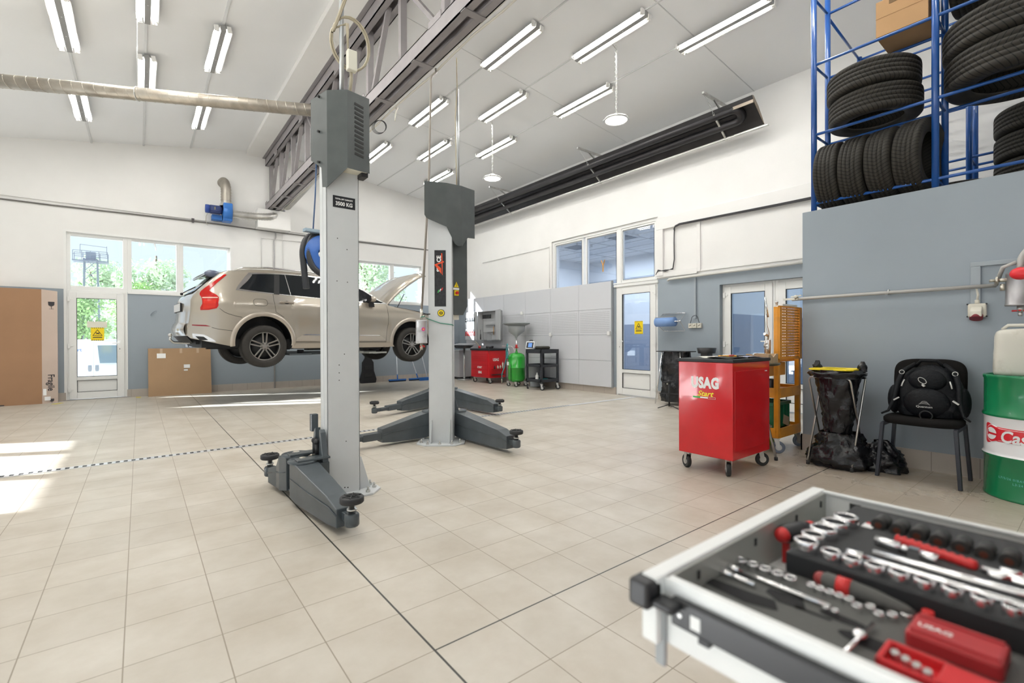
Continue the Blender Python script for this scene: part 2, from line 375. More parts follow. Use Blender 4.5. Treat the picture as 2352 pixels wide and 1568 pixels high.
# baseboards: a row of small tiles
BASE = mat('baseboard_tiles', (0.50,0.45,0.40), .45); nt = BASE.node_tree; b = nt.nodes['Principled BSDF']
t = nt.nodes.new('ShaderNodeTexCoord'); s = nt.nodes.new('ShaderNodeSeparateXYZ'); nt.links.new(t.outputs['Object'], s.inputs[0])
g = grout(nmath(nt, 'ADD', s.outputs['X'], s.outputs['Y']), .3, .004)
n1 = nt.nodes.new('ShaderNodeTexNoise'); n1.inputs['Scale'].default_value = 5; nt.links.new(t.outputs['Object'], n1.inputs['Vector'])
m0 = nt.nodes.new('ShaderNodeMixRGB'); nt.links.new(n1.outputs['Fac'], m0.inputs[0]); m0.inputs[1].default_value = (.40,.35,.30,1); m0.inputs[2].default_value = (.50,.45,.40,1)
m2 = nt.nodes.new('ShaderNodeMixRGB'); nt.links.new(g, m2.inputs[0]); nt.links.new(m0.outputs[0], m2.inputs[1]); m2.inputs[2].default_value = (0.22,0.19,0.16,1); nt.links.new(m2.outputs[0], b.inputs['Base Color'])
mb = MB().bb(-1.05, XW, YW-.014, YW, 0, .155).bb(XL, -1.96, YW-.014, YW, 0, .155); struct(mb.build('baseboard_back', BASE))
mb = MB().bb(XW-.014, XW, 4.80, YW, 0, .15).bb(XW-.014, XW, 2.6, 3.80, 0, .15).bb(XW-.014, XW, .42, .86, 0, .15); struct(mb.build('baseboard_right', BASE))
mb = MB().bb(XB-.014, XB, YF, YBK+.014, 0, .165).bb(XB-.014, XW, YBK, YBK+.014, 0, .165); struct(mb.build('baseboard_block', BASE))

# ---------------------------------------------------------------- windows and doors
GLASS = glass('window_glass', (.97,.99,1.0), .10); DGLASS = glass('interior_glass', (.86,.90,.95), .16)
def pvc_pane(fr_mb, gl_mb, axis, pos, a0, a1, z0, z1, fw=.06, dep=.07):
    def bb(u0, u1, w0, w1, d=dep, off=0):
        if axis == 'x': fr_mb.bb(u0, u1, pos-d/2+off, pos+d/2+off, w0, w1)
        else: fr_mb.bb(pos-d/2+off, pos+d/2+off, u0, u1, w0, w1)
    bb(a0, a0+fw, z0, z1); bb(a1-fw, a1, z0, z1); bb(a0+fw, a1-fw, z0, z0+fw); bb(a0+fw, a1-fw, z1-fw, z1)
    bb(a0+fw*.8, a1-fw*.8, z0+fw*.8, z0+fw+.012, dep*.6); bb(a0+fw*.8, a1-fw*.8, z1-fw-.012, z1-fw*.8, dep*.6)
    if axis == 'x': gl_mb.bb(a0+fw*.7, a1-fw*.7, pos-.004, pos+.004, z0+fw*.7, z1-fw*.7)
    else: gl_mb.bb(pos-.004, pos+.004, a0+fw*.7, a1-fw*.7, z0+fw*.7, z1-fw*.7)
BLK = mat('gasket_black', (.03,.03,.03), .6)
def gaskets(mb, axis, pos, a0, a1, z0, z1, fw, off):
    t_ = .006; o = off
    for (u0, u1, w0, w1) in ((a0+fw, a1-fw, z0+fw, z0+fw+t_), (a0+fw, a1-fw, z1-fw-t_, z1-fw), (a0+fw, a0+fw+t_, z0+fw, z1-fw), (a1-fw-t_, a1-fw, z0+fw, z1-fw)):
        if axis == 'x': mb.bb(u0, u1, pos+o-.002, pos+o+.002, w0, w1)
        else: mb.bb(pos+o-.002, pos+o+.002, u0, u1, w0, w1)
YG = YW+.08
def window(n, axis, pos, panes, sill=None, m_gl=GLASS, gsk=False, handle=None, fws=None):
    fr = MB(); gl = MB(); gk = MB()
    for i, (a0, a1, z0, z1) in enumerate(panes):
        fw = fws[i] if fws else .06
        pvc_pane(fr, gl, axis, pos, a0, a1, z0, z1, fw)
        gaskets(gk, axis, pos, a0, a1, z0, z1, fw+.001, -.037)
    o = struct(fr.build('window_%d' % n, PVC, bev=.004)); gl.build('glass_pane', m_gl, o)
    if gsk: gk.build('gasket', BLK, o)
    if handle: handle.build('handle', PVC, o, bev=.003)
    return o
hd = MB().bb(-.60, -.57, YG-.06, YG-.035, 3.15, 3.20).bar((-.585, YG-.07, 3.17), (-.56, YG-.09, 3.06), .022, .012)
window(1, 'x', YG, [(-1.965,-1.03,2.14,3.275), (-1.03,-.15,2.14,3.275), (-.15,.80,2.14,3.275)], handle=hd, fws=[.075,.065,.06])
hd = MB().bb(4.2, 4.23, YG-.06, YG-.035, 3.17, 3.22).bar((4.215, YG-.07, 3.19), (4.24, YG-.09, 3.08), .022, .012)
window(2, 'x', YG, [(3.72,4.72,2.17,3.29), (4.72,5.62,2.17,3.29)], handle=hd)
window(3, 'x', YG, [(-5.9,-5.0,2.17,3.27), (-5.0,-4.1,2.17,3.27), (-4.1,-3.3,2.17,3.27)])
XG = XW+.09
window(4, 'y', XG, [(3.86,4.72,2.30,3.42), (4.78,5.70,2.10,3.42), (5.76,6.70,2.10,3.42)], m_gl=DGLASS, gsk=True, fws=[.05,.05,.05])
struct(MB().bb(XG-.052, XG+.052, 3.80, 6.74, 3.41, 3.47).bb(XG-.05, XG+.05, 4.70, 4.80, 2.2, 3.45).bb(XG-.048, XG+.048, 3.80, 4.8, 2.2, 2.31).bb(XG-.05, XG+.05, 6.68, 6.74, 2.22, 3.45).bb(XG-.05, XG+.05, 3.80, 3.87, 2.22, 3.45).build('trim_5', PVC, bev=.004))
struct(MB().bb(XW-.03, XW+.04, 3.78, 4.84, 2.21, 2.26).bb(XW-.02, XW+.02, 3.8, 4.86, 2.275, 2.30).build('trim_6', PVC, bev=.004))
# white reveal round the back windows
struct(MB().bb(-1.985, -1.945, YW-.01, YW+.06, 0, 3.30).bb(.785, .825, YW-.01, YW+.06, 2.12, 3.30).bb(-1.985, .825, YW-.012, YW+.06, 3.255, 3.30).bb(-1.065, -1.035, YW-.01, YW+.05, 0, 2.15).bb(-1.03, .825, YW-.02, YW+.05, 2.11, 2.145)
       .bb(3.695, 3.735, YW-.01, YW+.06, 2.15, 3.31).bb(5.605, 5.645, YW-.01, YW+.06, 2.15, 3.31).bb(3.695, 5.645, YW-.012, YW+.06, 3.275, 3.315).bb(3.69, 5.65, YW-.02, YW+.05, 2.145, 2.17).build('trim_7', PVC))
def door(n, axis, pos, a0, a1, z1, kick, fw, m_gl, handle_at, face, sidefw=None):
    """glazed pvc door with a solid kick panel"""
    fr = MB(); gl = MB(); gk = MB(); fz = .14
    def bb(mb, u0, u1, w0, w1, d0, d1):
        if axis == 'x': mb.bb(u0, u1, pos+d0, pos+d1, w0, w1)
        else: mb.bb(pos+d0, pos+d1, u0, u1, w0, w1)
    bb(fr, a0, a0+.05, 0, z1, -.035, .035); bb(fr, a1-.05, a1, 0, z1, -.035, .035); bb(fr, a0+.05, a1-.05, z1-.05, z1, -.035, .035)
    q0, q1 = a0+.04, a1-.04; s0 = -.055; 
    bb(fr, q0, q0+fw, .02, z1-.04, s0, .02); bb(fr, q1-fw, q1, .02, z1-.04, s0, .02); bb(fr, q0+fw, q1-fw, z1-.04-fw, z1-.04, s0, .02)
    bb(fr, q0+fw, q1-fw, .02, .15, s0, .02); bb(fr, q0+fw, q1-fw, kick-.04, kick+.03, s0, .02); bb(fr, q0+fw, q1-fw, .15, kick-.04, s0+.025, 0)
    bb(gl, q0+fw-.01, q1-fw+.01, kick+.02, z1-.04-fw+.01, -.012, -.006)
    for (u0, u1, w0, w1) in ((q0+fw, q1-fw, kick+.03, kick+.037), (q0+fw, q1-fw, z1-.047-fw, z1-.04-fw), (q0+fw, q0+fw+.007, kick+.03, z1-.04-fw), (q1-fw-.007, q1-fw, kick+.03, z1-.04-fw),
                             (q0+fw, q1-fw, .15, .156), (q0+fw, q1-fw, kick-.046, kick-.04), (q0+fw, q0+fw+.006, .15, kick-.04), (q1-fw-.006, q1-fw, .15, kick-.04)):
        bb(gk, u0, u1, w0, w1, s0-.001, s0+.03)
    o = struct(fr.build('door_%d' % n, PVC, bev=.005)); gl.build('glass_pane', m_gl, o); gk.build('gasket', BLK, o)
    h = MB(); bb(h, handle_at-.018, handle_at+.018, .93, 1.15, s0-.008, s0)
    hx = handle_at; d = -.12 if handle_at > (a0+a1)/2 else .12
    if axis == 'x': h.cyl((hx, pos+s0, 1.10), (hx, pos+s0-.05, 1.10), .010).bar((hx-.01*(1 if d>0 else -1), pos+s0-.05, 1.10), (hx+d, pos+s0-.05, 1.10), .014, .022)
    else: h.cyl((pos+s0, hx, 1.10), (pos+s0-.05, hx, 1.10), .010).bar((pos+s0-.05, hx, 1.10), (pos+s0-.05, hx+d, 1.10), .014, .022)
    h.build('door_handle', PVC, o, bev=.003)
    k = MB(); bb(k, handle_at-.004, handle_at+.004, .975, 1.0, s0-.0095, s0-.008); k.build('keyhole', BLK, o)
    hg = MB(); ha = a0+.045 if handle_at > (a0+a1)/2 else a1-.045
    for z in (.2, 1.05, z1-.18): bb(hg, ha-.02, ha+.02, z-.045, z+.045, s0-.022, s0); bb(hg, ha-.02, ha+.06*(1 if ha<(a0+a1)/2 else -1), z-.012, z+.012, s0-.012, s0)
    hg.build('hinge', PVC, o, bev=.004)
    return o
struct(MB().bb(-1.96,-1.03,YG-.045,YG+.04,2.10,2.155).bb(XG-.10,XG+.04,3.78,3.815,0,3.47).build('trim_15', PVC)) if False else struct(MB().bb(-1.96,-1.03,YG-.045,YG+.04,2.10,2.155).build('trim_15', PVC))
d1 = door(1, 'x', YG-.02, -1.96, -1.05, 2.14, .42, .115, GLASS, -1.16, -1)
d2 = door(2, 'y', XG-.05, 3.80, 4.80, 2.22, .50, .125, DGLASS, 4.70, -1)
d3 = door(3, 'y', XW+.13, 1.72, 2.58, 2.06, .42, .115, DGLASS, 1.80, -1)
d4 = door(4, 'y', XW+.13, .86, 1.72, 2.06, .42, .115, DGLASS, 1.62, -1)
# worn step trim at the back door
struct(MB().bb(-2.0, -1.0, YW-.02, YW+.3, 0, .012).build('trim_8', mat('door_sill', (.35,.34,.33), .6)))
# ---------------------------------------------------------------- beyond the glass
GRD = mat('pale_concrete', (.55,.54,.52), .9, var=.1, vscale=1)
struct(MB().bb(-50, 60, YW+.32, 60, -.95, -.75).build('outside_ground_1', GRD))
struct(MB().bb(7.25, 40, -8, YW+.3, -.35, -.15).build('outside_ground_2', GRD))
LEAF = mat('leaf_green', (.34,.52,.20), .7, var=.35, vscale=1.2); LEAF_WASHED = mat('leaf_washed_out', (.60,.72,.52), .7, var=.3, vscale=1.1); BARK = mat('bark', (.16,.12,.09), .9)  # second leaf tone has washed-out daylight put into its colour
def tree(x, y, h, r, label, m=LEAF, n=2600, seed=0, z0=-.75, dens=1.0, lf=.095):
    rnd = random.Random(seed); t = thing('tree', label, 'tree', (x, y, z0), group=None)
    tr = MB(); tr.tube([(0,0,0), (.1,.05,h*.3), (.02,0,h*.6), (.1,.1,h*.85)], [.22,.16,.10,.03], 8)
    blobs = []
    for i in range(16):
        a = rnd.uniform(0, 2*pi); rr = rnd.uniform(.1, .75)*r; z = h*rnd.uniform(.25, .9)
        rr *= (1-.55*max(0, (z/h-.55))/.45)
        c = Vector((cos(a)*rr, sin(a)*rr, z)); blobs.append((c, rnd.uniform(.25, .48)*r))
        tr.tube([(0,0,max(.2, z-.9)), tuple(c*.6+Vector((0,0,z*.38))), tuple(c)], [.07,.045,.015], 5)
    tr.build('trunk', BARK, t)
    f = MB()
    for i in range(int(n*dens)):
        c, br = rnd.choice(blobs); d = Vector((rnd.gauss(0,1), rnd.gauss(0,1), rnd.gauss(0,.8))).normalized()*br*rnd.uniform(.3, 1.05)**.6
        p = c+d; s_ = lf*rnd.uniform(.6, 1.3); u = Vector((rnd.gauss(0,1), rnd.gauss(0,1), rnd.gauss(0,1))).normalized(); w = u.orthogonal().normalized(); w.rotate(Matrix.Rotation(rnd.uniform(0,6), 3, u))
        q = u.cross(w)
        f.quad(p-w*s_, p-q*s_*.45, p+w*s_, p+q*s_*.45)
    f.build('foliage', m, t)
    return t
tree(-2.7, 31, 6.4, 2.0, 'green tree behind the lattice mast, seen through the leftmost pane above the back door', LEAF_WASHED, seed=1, n=7000)
tree(-.35, 24.2, 6.6, 1.55, 'tall loose-leaved tree in the middle pane of the high window over the flat cardboard', LEAF_WASHED, seed=2, n=6000)
tree(2.0, 26, 4.9, 1.5, 'rounded tree low in the right-hand pane above the car tailgate', LEAF_WASHED, seed=3, n=5000)
tree(-2.55, 17.6, 3.7, 1.2, 'bright green bushy tree right behind the white van, left in the glazed back door', LEAF, seed=4, n=6500, lf=.065)
tree(-.75, 19.8, 4.0, 1.3, 'leafy tree above the van window, right side of the glazed back door', LEAF, seed=5, n=6000, lf=.07)
tree(9.0, 24, 7.6, 2.6, 'washed-out bright tree filling the left pane of the window behind the open bonnet', LEAF_WASHED, seed=6, n=9000)
tree(14.4, 25, 8.0, 2.7, 'washed-out bright tree filling the right pane of the window behind the open bonnet', LEAF_WASHED, seed=7, n=9000)
def mast():
    x, y = -2.25, 22.0; t = thing('lattice_mast', 'grey steel lattice mast with a railed platform, outside the leftmost high pane', 'mast', (x, y, -.75))
    MM = mat('mast_steel', (.20,.22,.28), .6)
    H = 4.95; mb = MB()
    for (sx_, sy_) in ((-1,-1),(1,-1),(1,1),(-1,1)): mb.bar((sx_*.26, sy_*.26, 0), (sx_*.18, sy_*.18, H), .04, .04)
    k = 12
    for i in range(k):
        z0, z1 = H*i/k, H*(i+1)/k; r0 = .26-.08*i/k; r1 = .26-.08*(i+1)/k
        for j in range(4):
            c = [(-1,-1),(1,-1),(1,1),(-1,1)]; a, b_ = c[j], c[(j+1)%4]
            if i % 2: a, b_ = b_, a
            mb.bar((a[0]*r0, a[1]*r0, z0), (b_[0]*r1, b_[1]*r1, z1), .02, .02)
    mb.build('tower', MM, t)
    p = MB(); p.bb(-.50, .50, -.3, .3, H-.12, H-.08)
    p.bb(-.14,.14,-.12,.12,H-.07,H+.25)
    for x_ in (-.48, -.24, 0, .24, .48):
        for y_ in (-.28, .28): p.bar((x_, y_, H-.1), (x_, y_, H+.26), .018, .018)
    for z in (H+.26, H+.12):
        for y_ in (-.28, .28): p.bar((-.48, y_, z), (.48, y_, z), .018, .018)
    for x_ in (-.30, .45): p.bar((x_,0,H+.2),(x_,0,H+.52),.016,.016)
    p.bar((-.30,0,H+.52),(.45,0,H+.48),.016,.016)
    p.build('platform', MM, t)
mast()
def van():
    t = thing('van', 'white panel van parked outside the glazed back door', 'van', (-1.15, 13.4, -.75))
    VW = mat('van_white', (.78,.80,.84), .3, coat=.4)
    prof = [(-2.1,.35),(-2.15,.7),(-2.12,1.1),(-1.98,1.74),(-1.8,1.92),(.1,1.94),(.55,1.86),(1.25,1.28),(1.95,1.05),(2.12,.85),(2.14,.35)]
    def body(u, v):
        return None
    mb = MB(); n = len(prof); ys = [(-.92,.0),(-.88,.05),(0,.09),(.88,.05),(.92,.0)]
    sec = [(-.88,.0),(-.92,.0),(-.78,1.0)]
    vs = []; 
    for (y, sc) in ((-.80,.97),(-.90,1.0),(.90,1.0),(.80,.97)):
        for (px_, pz) in prof: vs.append((px_*sc, y*(1-.10*max(0, pz-1.0)), .35+(pz-.35)*(sc if sc<1 else 1)))
    fs = [(r*n+i, r*n+(i+1)%n, (r+1)*n+(i+1)%n, (r+1)*n+i) for r in range(3) for i in range(n)]
    fs += [tuple(range(n)), tuple(range(3*n, 4*n))]
    mb._add([(x, y, z) for x, y, z in vs], fs); mb.build('body', VW, t, bev=.03)
    TG = mat('van_glass', (.12,.17,.20), .1, spec=.8)
    g = MB(); 
    def yy(z): return -.90*(1-.10*max(0, z-1.0))-.006
    for (x0, x1, z0, z1) in ():
        g.prism([(x0, z0), (x1, z0+.02), (x1-.02, z1), (x0+.03, z1)], -.897, -.80, 'xz')
    g.quad((-.40, yy(1.40), 1.40), (.25, yy(1.40), 1.40), (.12, yy(1.80), 1.80), (-.44, yy(1.80), 1.80)); g.build('side_window', TG, t)
    h = MB(); SEAMM = mat('dark_seam', (.10,.10,.11), .5)
    for x_ in (-.565, -.445): h.prism([(x_-.035,1.27),(x_-.025,1.22),(x_+.025,1.22),(x_+.035,1.27),(x_+.03,1.36),(x_-.03,1.36)], -.912, -.90, 'xz')
    h.build('door_handle', mat('handle_recess', (.16,.18,.21), .5), t, bev=.005)
    l = MB(); l.bb(-.506,-.502,-.904,-.895,.45,1.0).bar((-.504,-.902,1.0),(-.504,yy(1.88),1.88),.005,.005); l.bb(-1.8,.9,-.904,-.897,.93,.936) if False else None
    l.build('door_seam', SEAMM, t)
    text_mb('rt', .10, frame3((-.74, -.80, 1.70), (1,0,0), (0,0,1)), .003, .004).build('lettering', mat('van_letter', (.15,.2,.4), .5), t)
    for x_ in (-1.3, 1.25):
        for y_ in (-.82, .82):
            w = MB().lathe([(.18,-.09),(.28,-.10),(.31,-.07),(.31,.07),(.28,.10),(.18,.09)], (x_, y_, .31), (0,1,0)); w.build('wheel', RUBBER, t)
van()
# office behind the right wall
OW = mat('office_white', (.82,.83,.85), .8); OFB = paint_wall('office_paint', 1.6, (.82,.84,.87), (.30,.35,.45))
wall_with_openings('wall_office_far', 'y', 11.2, .15, 2.9, 9.6, -.1, 4.0, [(3.3, 5.3, 1.35, 2.35)], OFB)
struct(MB().bb(7.15, 11.2, 2.75, 2.9, 0, 4.0).bb(7.15, 11.2, 9.6, 9.75, 0, 4.0).build('wall_office_side', OFB))
struct(MB().bb(7.15, 11.35, 2.75, 9.75, 3.72, 3.85).build('ceiling_office', OW))
struct(MB().bb(7.15, 11.35, 2.75, 9.75, -.08, -.002).build('floor_office', mat('office_floor', (.45,.44,.42), .4)))
o5 = window(5, 'y', 11.26, [(3.3, 4.3, 1.35, 2.35), (4.3, 5.3, 1.35, 2.35)])
gl_ = MB()
for k in range(5): gl_.bb(7.15, 11.2, 3.4+k*1.2, 3.412+k*1.2, 3.712, 3.722)
for k in range(6): gl_.bb(7.6+k*.6, 7.612+k*.6, 2.9, 9.6, 3.712, 3.722)
struct(gl_.build('trim_9', mat('grid_grey', (.5,.52,.56), .6)))
LOUV = mat('louvre_grey', (.42,.46,.52), .4, metal=.4)
def office_light(x, y, label):
    t = thing('louvre_light', label, 'ceiling light', (x, y, 3.66), group='louvred lights in the office ceiling')
    MB().bb(-.3,.3,-.3,.3,.045,.06).bb(-.3,-.285,-.3,.3,0,.05).bb(.285,.3,-.3,.3,0,.05).bb(-.3,.3,-.3,-.285,0,.05).bb(-.3,.3,.285,.3,0,.05).build('tray', OW, t)
    l = MB()
    for k in range(1,4): l.bb(-.3+.15*k-.006, -.3+.15*k+.006, -.29, .29, 0, .04)
    for k in range(1,12): l.bb(-.29,.29,-.3+.05*k-.004,-.3+.05*k+.004,.005,.035)
    l.build('louvre', LOUV, t)
for (x, y, lb) in ((8.6,7.55,'louvred office ceiling light in the leftmost window pane'), (8.6,6.0,'louvred office ceiling light in the middle window pane'), (8.6,4.55,'louvred office ceiling light at the left of the right pane'), (7.9,3.35,'louvred office ceiling light at the top right corner of the right pane')): office_light(x, y, lb)
single(MB().bb(11.10, 11.19, 3.6, 9.4, 2.85, 3.05), 'cable_tray', LOUV, 'long grey cable tray high on the far office wall', 'cable tray')
struct(MB().bb(7.3, 7.8, 9.4, 9.6, 0, .01).build('trim_10', OW))
tree(16, 5.2, 3.8, 2.2, 'bright green tree beyond the far office window', LEAF, seed=9, n=3500, z0=-.15)
al = bpy.data.lights.new('office_light', 'AREA'); ao = bpy.data.objects.new('office_light', al); COL.objects.link(ao); al.shape = 'RECTANGLE'; al.size = 3; al.size_y = 5; al.energy = 130; al.color = (.85,.92,1.0); ao.location = (9.2, 6.2, 3.6)  # added area fill brightening the office; the louvred fittings give no light
# low building across the yard, seen through the double door
def shed():
    t = thing('outbuilding', 'low outbuilding with a pale blue corrugated roof beyond the double door', 'building', (12.5, .6, -.15))
    MB().bb(0, 4, -3, 4, 0, 2.0).build('wall', mat('shed_blue', (.16,.20,.26), .6), t)
    BR = mat('corrugated_blue', (.45,.60,.85), .35)
    MB().grid(lambda u, v: (-.4+4.6*v, -3.4+7.8*u, 1.95+1.1*v+.04*cos(u*7.8/.25*2*pi)), 240, 2).build('roof', BR, t, solid=.02)
shed()
# drain channel
def drain():
    t = thing('drain_channel', 'narrow slotted steel drain channel running across the tiled floor', 'drain', (2.6, 4.26, 0))
    m = MB(); 
    MB().bb(-6.5, 4.2, -.035, .035, .0005, .0015).build('channel', BLK, t)
    for y_ in (-.04, .04): m.bb(-6.5, 4.2, y_-.006, y_+.006, .0005, .005)
    x = -6.5
    while x < 2.4: m.bb(x, x+.028, -.035, .035, .001, .0045); x += .058
    m.bb(2.4, 4.2, -.035, .035, .001, .0045)
    m.build('grate', mat('drain_steel', (.80,.81,.83), .35, metal=.6), t)
drain()
# ================================================================= OVERHEAD
TUBE = mat('lamp_tube', (1,1,1), .4, emit=(1.0,.985,.945), estr=54); REFL = mat('lamp_reflector', (.42,.41,.38), .4)
LAMPW = mat('lamp_white', (.80,.79,.76), .4)
def lamp_proto():
    t = thing('fluorescent_light', 'x', 'ceiling light')
    b = MB(); b.bb(-.032, .032, -.63, .63, -.072, 0)
    b.build('housing', mat('lamp_housing', (.30,.30,.29), .5), t, bev=.004)
    for s in (-1, 1):
        r = MB()
        r.grid(lambda u, v: (s*(.03+.085*u), -.60+1.2*v, -.020-.040*u*u), 4, 1); r.build('reflector', REFL, t, solid=.002)
        q = MB().cyl((s*.068, -.585, -.055), (s*.068, .585, -.055), .013, n=10); q.build('lamp_tube', TUBE, t)
        for e in (-1, 1):
            c = MB().cyl((s*.068, e*.585, -.055), (s*.068, e*.61, -.055), .016, n=10).bb(s*.05, s*.10, e*.605, e*.63, -.075, -.005); c.build('lamp_holder', LAMPW, t)
    for k in (-.25, .2): MB().cyl((0, k, -.071), (0, k, -.076), .008, n=8).build('fixing_screw', STEEL, t)
    return t
LP = lamp_proto()
lamps = [  # X, Ycentre, side, label
 (3.44, 3.92, 1, 'twin-tube ceiling light directly right of the truss, nearest of its row'),
 (3.44, 6.42, 1, 'twin-tube ceiling light crossed by the tall vertical pipe, above the middle column'),
 (3.44, 8.82, 1, 'twin-tube ceiling light half hidden behind the motor hood of the near column'),
 (4.30, 2.79, 1, 'twin-tube ceiling light from whose side the nearer round pendant hangs'),
 (4.30, 5.25, 1, 'twin-tube ceiling light from whose end the farther round pendant hangs'),
 (4.30, 7.75, 1, 'twin-tube ceiling light just right of the rod above the middle column'),
 (5.19, 1.62, 1, 'long twin-tube ceiling light nearest the blue tyre rack'),
 (5.17, 4.10, 1, 'twin-tube ceiling light left of the chain of the nearer pendant'),
 (5.15, 6.60, 1, 'twin-tube ceiling light behind the chain of the farther pendant'),
 (5.12, 9.00, 1, 'smallest twin-tube ceiling light, just over the hood of the middle column'),
 (-1.56, 6.35, -1, 'twin-tube ceiling light at the upper left, leftmost of all'),
 (-.76, 5.30, -1, 'twin-tube ceiling light cut by the top edge, left of the truss'),
 (.04, 6.38, -1, 'twin-tube ceiling light nearest the truss on its left side'),
 (-.75, 7.50, -1, 'twin-tube ceiling light whose end is hidden by the spiral duct'),
 (-1.59, 8.85, -1, 'twin-tube ceiling light below the spiral duct, the one farther left'),
 (.06, 8.85, -1, 'twin-tube ceiling light below the spiral duct, the one nearer the truss')]
for (X, Y) in ((3.44,1.42),(3.44,-1.08),(4.3,.3),(4.3,-2.2),(-1.56,3.85),(-.76,2.8),(.04,3.88),(-1.56,1.35),(.04,1.38),(-.76,-.9)):  # unseen lamps added overhead to light the room
    lamps.append((X, Y, 1 if X > 1 else -1, 'added unseen twin-tube ceiling light, continuing the rows overhead to light the room'))
first = True
for (X, Y, sd, lb) in lamps:
    if sd > 0: z = zr(X)-.012; sl = atan2(.105, 1)
    else: z = 5.64-.185*(1.6-X)-.03; sl = -atan2(.185, 1)
    B = Matrix.Translation((X, Y, z)) @ Matrix.Rotation(sl, 4, 'Y')
    if first: LP.matrix_basis = B; LP['label'] = lb; LP['group'] = 'twin-tube ceiling lights'; first = False
    else: dup(LP, label=lb, group='twin-tube ceiling lights', basis=B)
# high bay pendants
BAYE = mat('bay_emitter', (1,1,1), .4, emit=(1.0,.98,.94), estr=9)
def chain(mb, p0, p1, ln=.035, w=.011, r=.0028):
    p0 = Vector(p0); p1 = Vector(p1); d = p1-p0; n = max(2, int(d.length/ln)); d.normalize(); a = d.orthogonal().normalized(); b = d.cross(a)
    for i in range(n):
        c = p0+(p1-p0)*((i+.5)/n); s = a if i % 2 else b
        mb.tube([c + s*cos(2*pi*k/8)*w + d*sin(2*pi*k/8)*ln*.62 for k in range(8)], r, 4, closed=True)
def pendant(x, y, z, zt, lb):
    t = thing('pendant_light', lb, 'pendant light', (x, y, z), group='round pendant lights on chains')
    MB().lathe([(0,.075),(.05,.075),(.06,.05),(.13,.035),(.165,.02),(.17,0),(.163,-.012),(.155,-.012),(.150,0)], n=36).build('housing', LAMPW, t)
    MB().lathe([(0,-.018),(.08,-.016),(.150,-.006),(.152,0)], n=36).build('lens', BAYE, t)
    r = MB().torus((0,0,.0), .168, .006, n=40)
    for k in range(8): r.bb(cos(k*pi/4)*.172-.01, cos(k*pi/4)*.172+.01, sin(k*pi/4)*.172-.01, sin(k*pi/4)*.172+.01, -.008, .012)
    r.build('rim', STEEL, t)
    c = MB(); chain(c, (.0,0,.09), (0,0,zt-z)); c.build('chain', STEEL, t)
    MB().tube([(0.012,0,.08), (.018,.004,(zt-z)*.4), (.008,-.006,(zt-z)*.8), (.01,0,zt-z-.05), (-.06,-.0,zt-z-.02), (-.14,0,zt-z+.01)], .004, 6).build('cable', mat('cable_grey', (.45,.44,.40), .6), t)
pendant(4.53, 2.85, 4.28, zr(4.53)-.01, 'round pendant light nearer to the blue tyre rack')
pendant(4.49, 5.82, 4.24, zr(4.49)-.01, 'round pendant light nearer to the middle column')
# ---------------------------------------------------------------- truss
TRM = mat('truss_grey', (.27,.25,.255), .5, var=.10, vscale=5)
def truss():
    x0, x1 = 1.52, 1.76; t = thing('roof_truss', 'grey steel lattice truss running under the roof ridge to the back wall', 'truss', (1.64, 4, 4.2))
    def ch(mb, xa, xb, z0, z1):   # a channel pair, open between
        th = .012
        for X, s in ((xa, 1), (xb, -1)):
            mb.bb(X, X+s*th, -4.5, YW, z0, z1); mb.bb(X, X+s*.085, -4.5, YW, z0, z0+th); mb.bb(X, X+s*.085, -4.5, YW, z1-th, z1)
    m = MB(); ch(m, x0, x1, 4.20, 4.37); m.build('bottom_chord', TRM, t, world=True)
    m = MB(); ch(m, x0, x1, 5.28, 5.45); m.build('top_chord', TRM, t, world=True)
    m = MB().bb(x0-.06, x0+.02, -4.5, YW, 5.45, 5.47); m.build('top_flange', TRM, t, world=True)
    y = YW-.06; k = 0; step = 1.02
    while y > -3.6:
        p = MB(); p.bb(1.60, 1.68, y-.035, y+.035, 4.3, 5.34); p.build('post', TRM, t, world=True)
        a, b = ((y-.04, 4.34), (y-step+.04, 5.32)) if k % 4 != 3 else ((y-.04, 5.32), (y-step+.04, 4.34))
        a, b = ((y-.05, 4.33), (y-step*.62, 5.33)) if k % 4 != 3 else ((y-.05, 5.33), (y-step+.05, 4.33))
        q = MB().bar((1.64, a[0], a[1]), (1.64, b[0], b[1]), .05, .06, up=(1,0,0)); q.build('diagonal', TRM, t, world=True)
        g = MB(); g.bb(x0-.004, x0+.004, y-.13, y+.1, 5.20, 5.30) if k % 2 else g.bb(x0-.004, x0+.004, y-.10, y+.16, 4.35, 4.42); g.build('gusset_plate', TRM, t, world=True)
        if k % 1 == 0:
            s = MB().bb(x0, x1, y-.04-.5, y+.04-.5, 4.194, 4.206); s.build('batten_plate', TRM, t, world=True)
        y -= step; k += 1
    return t
truss()
struct(MB().bb(1.3, 2.0, YW-.32, YW, 3.75, 4.19).build('trim_11', WHITE, bev=.01))
struct(MB().prism([(1.3,-0),(2.0,0)], 0, .01).build('trim_12', WHITE)) if False else None
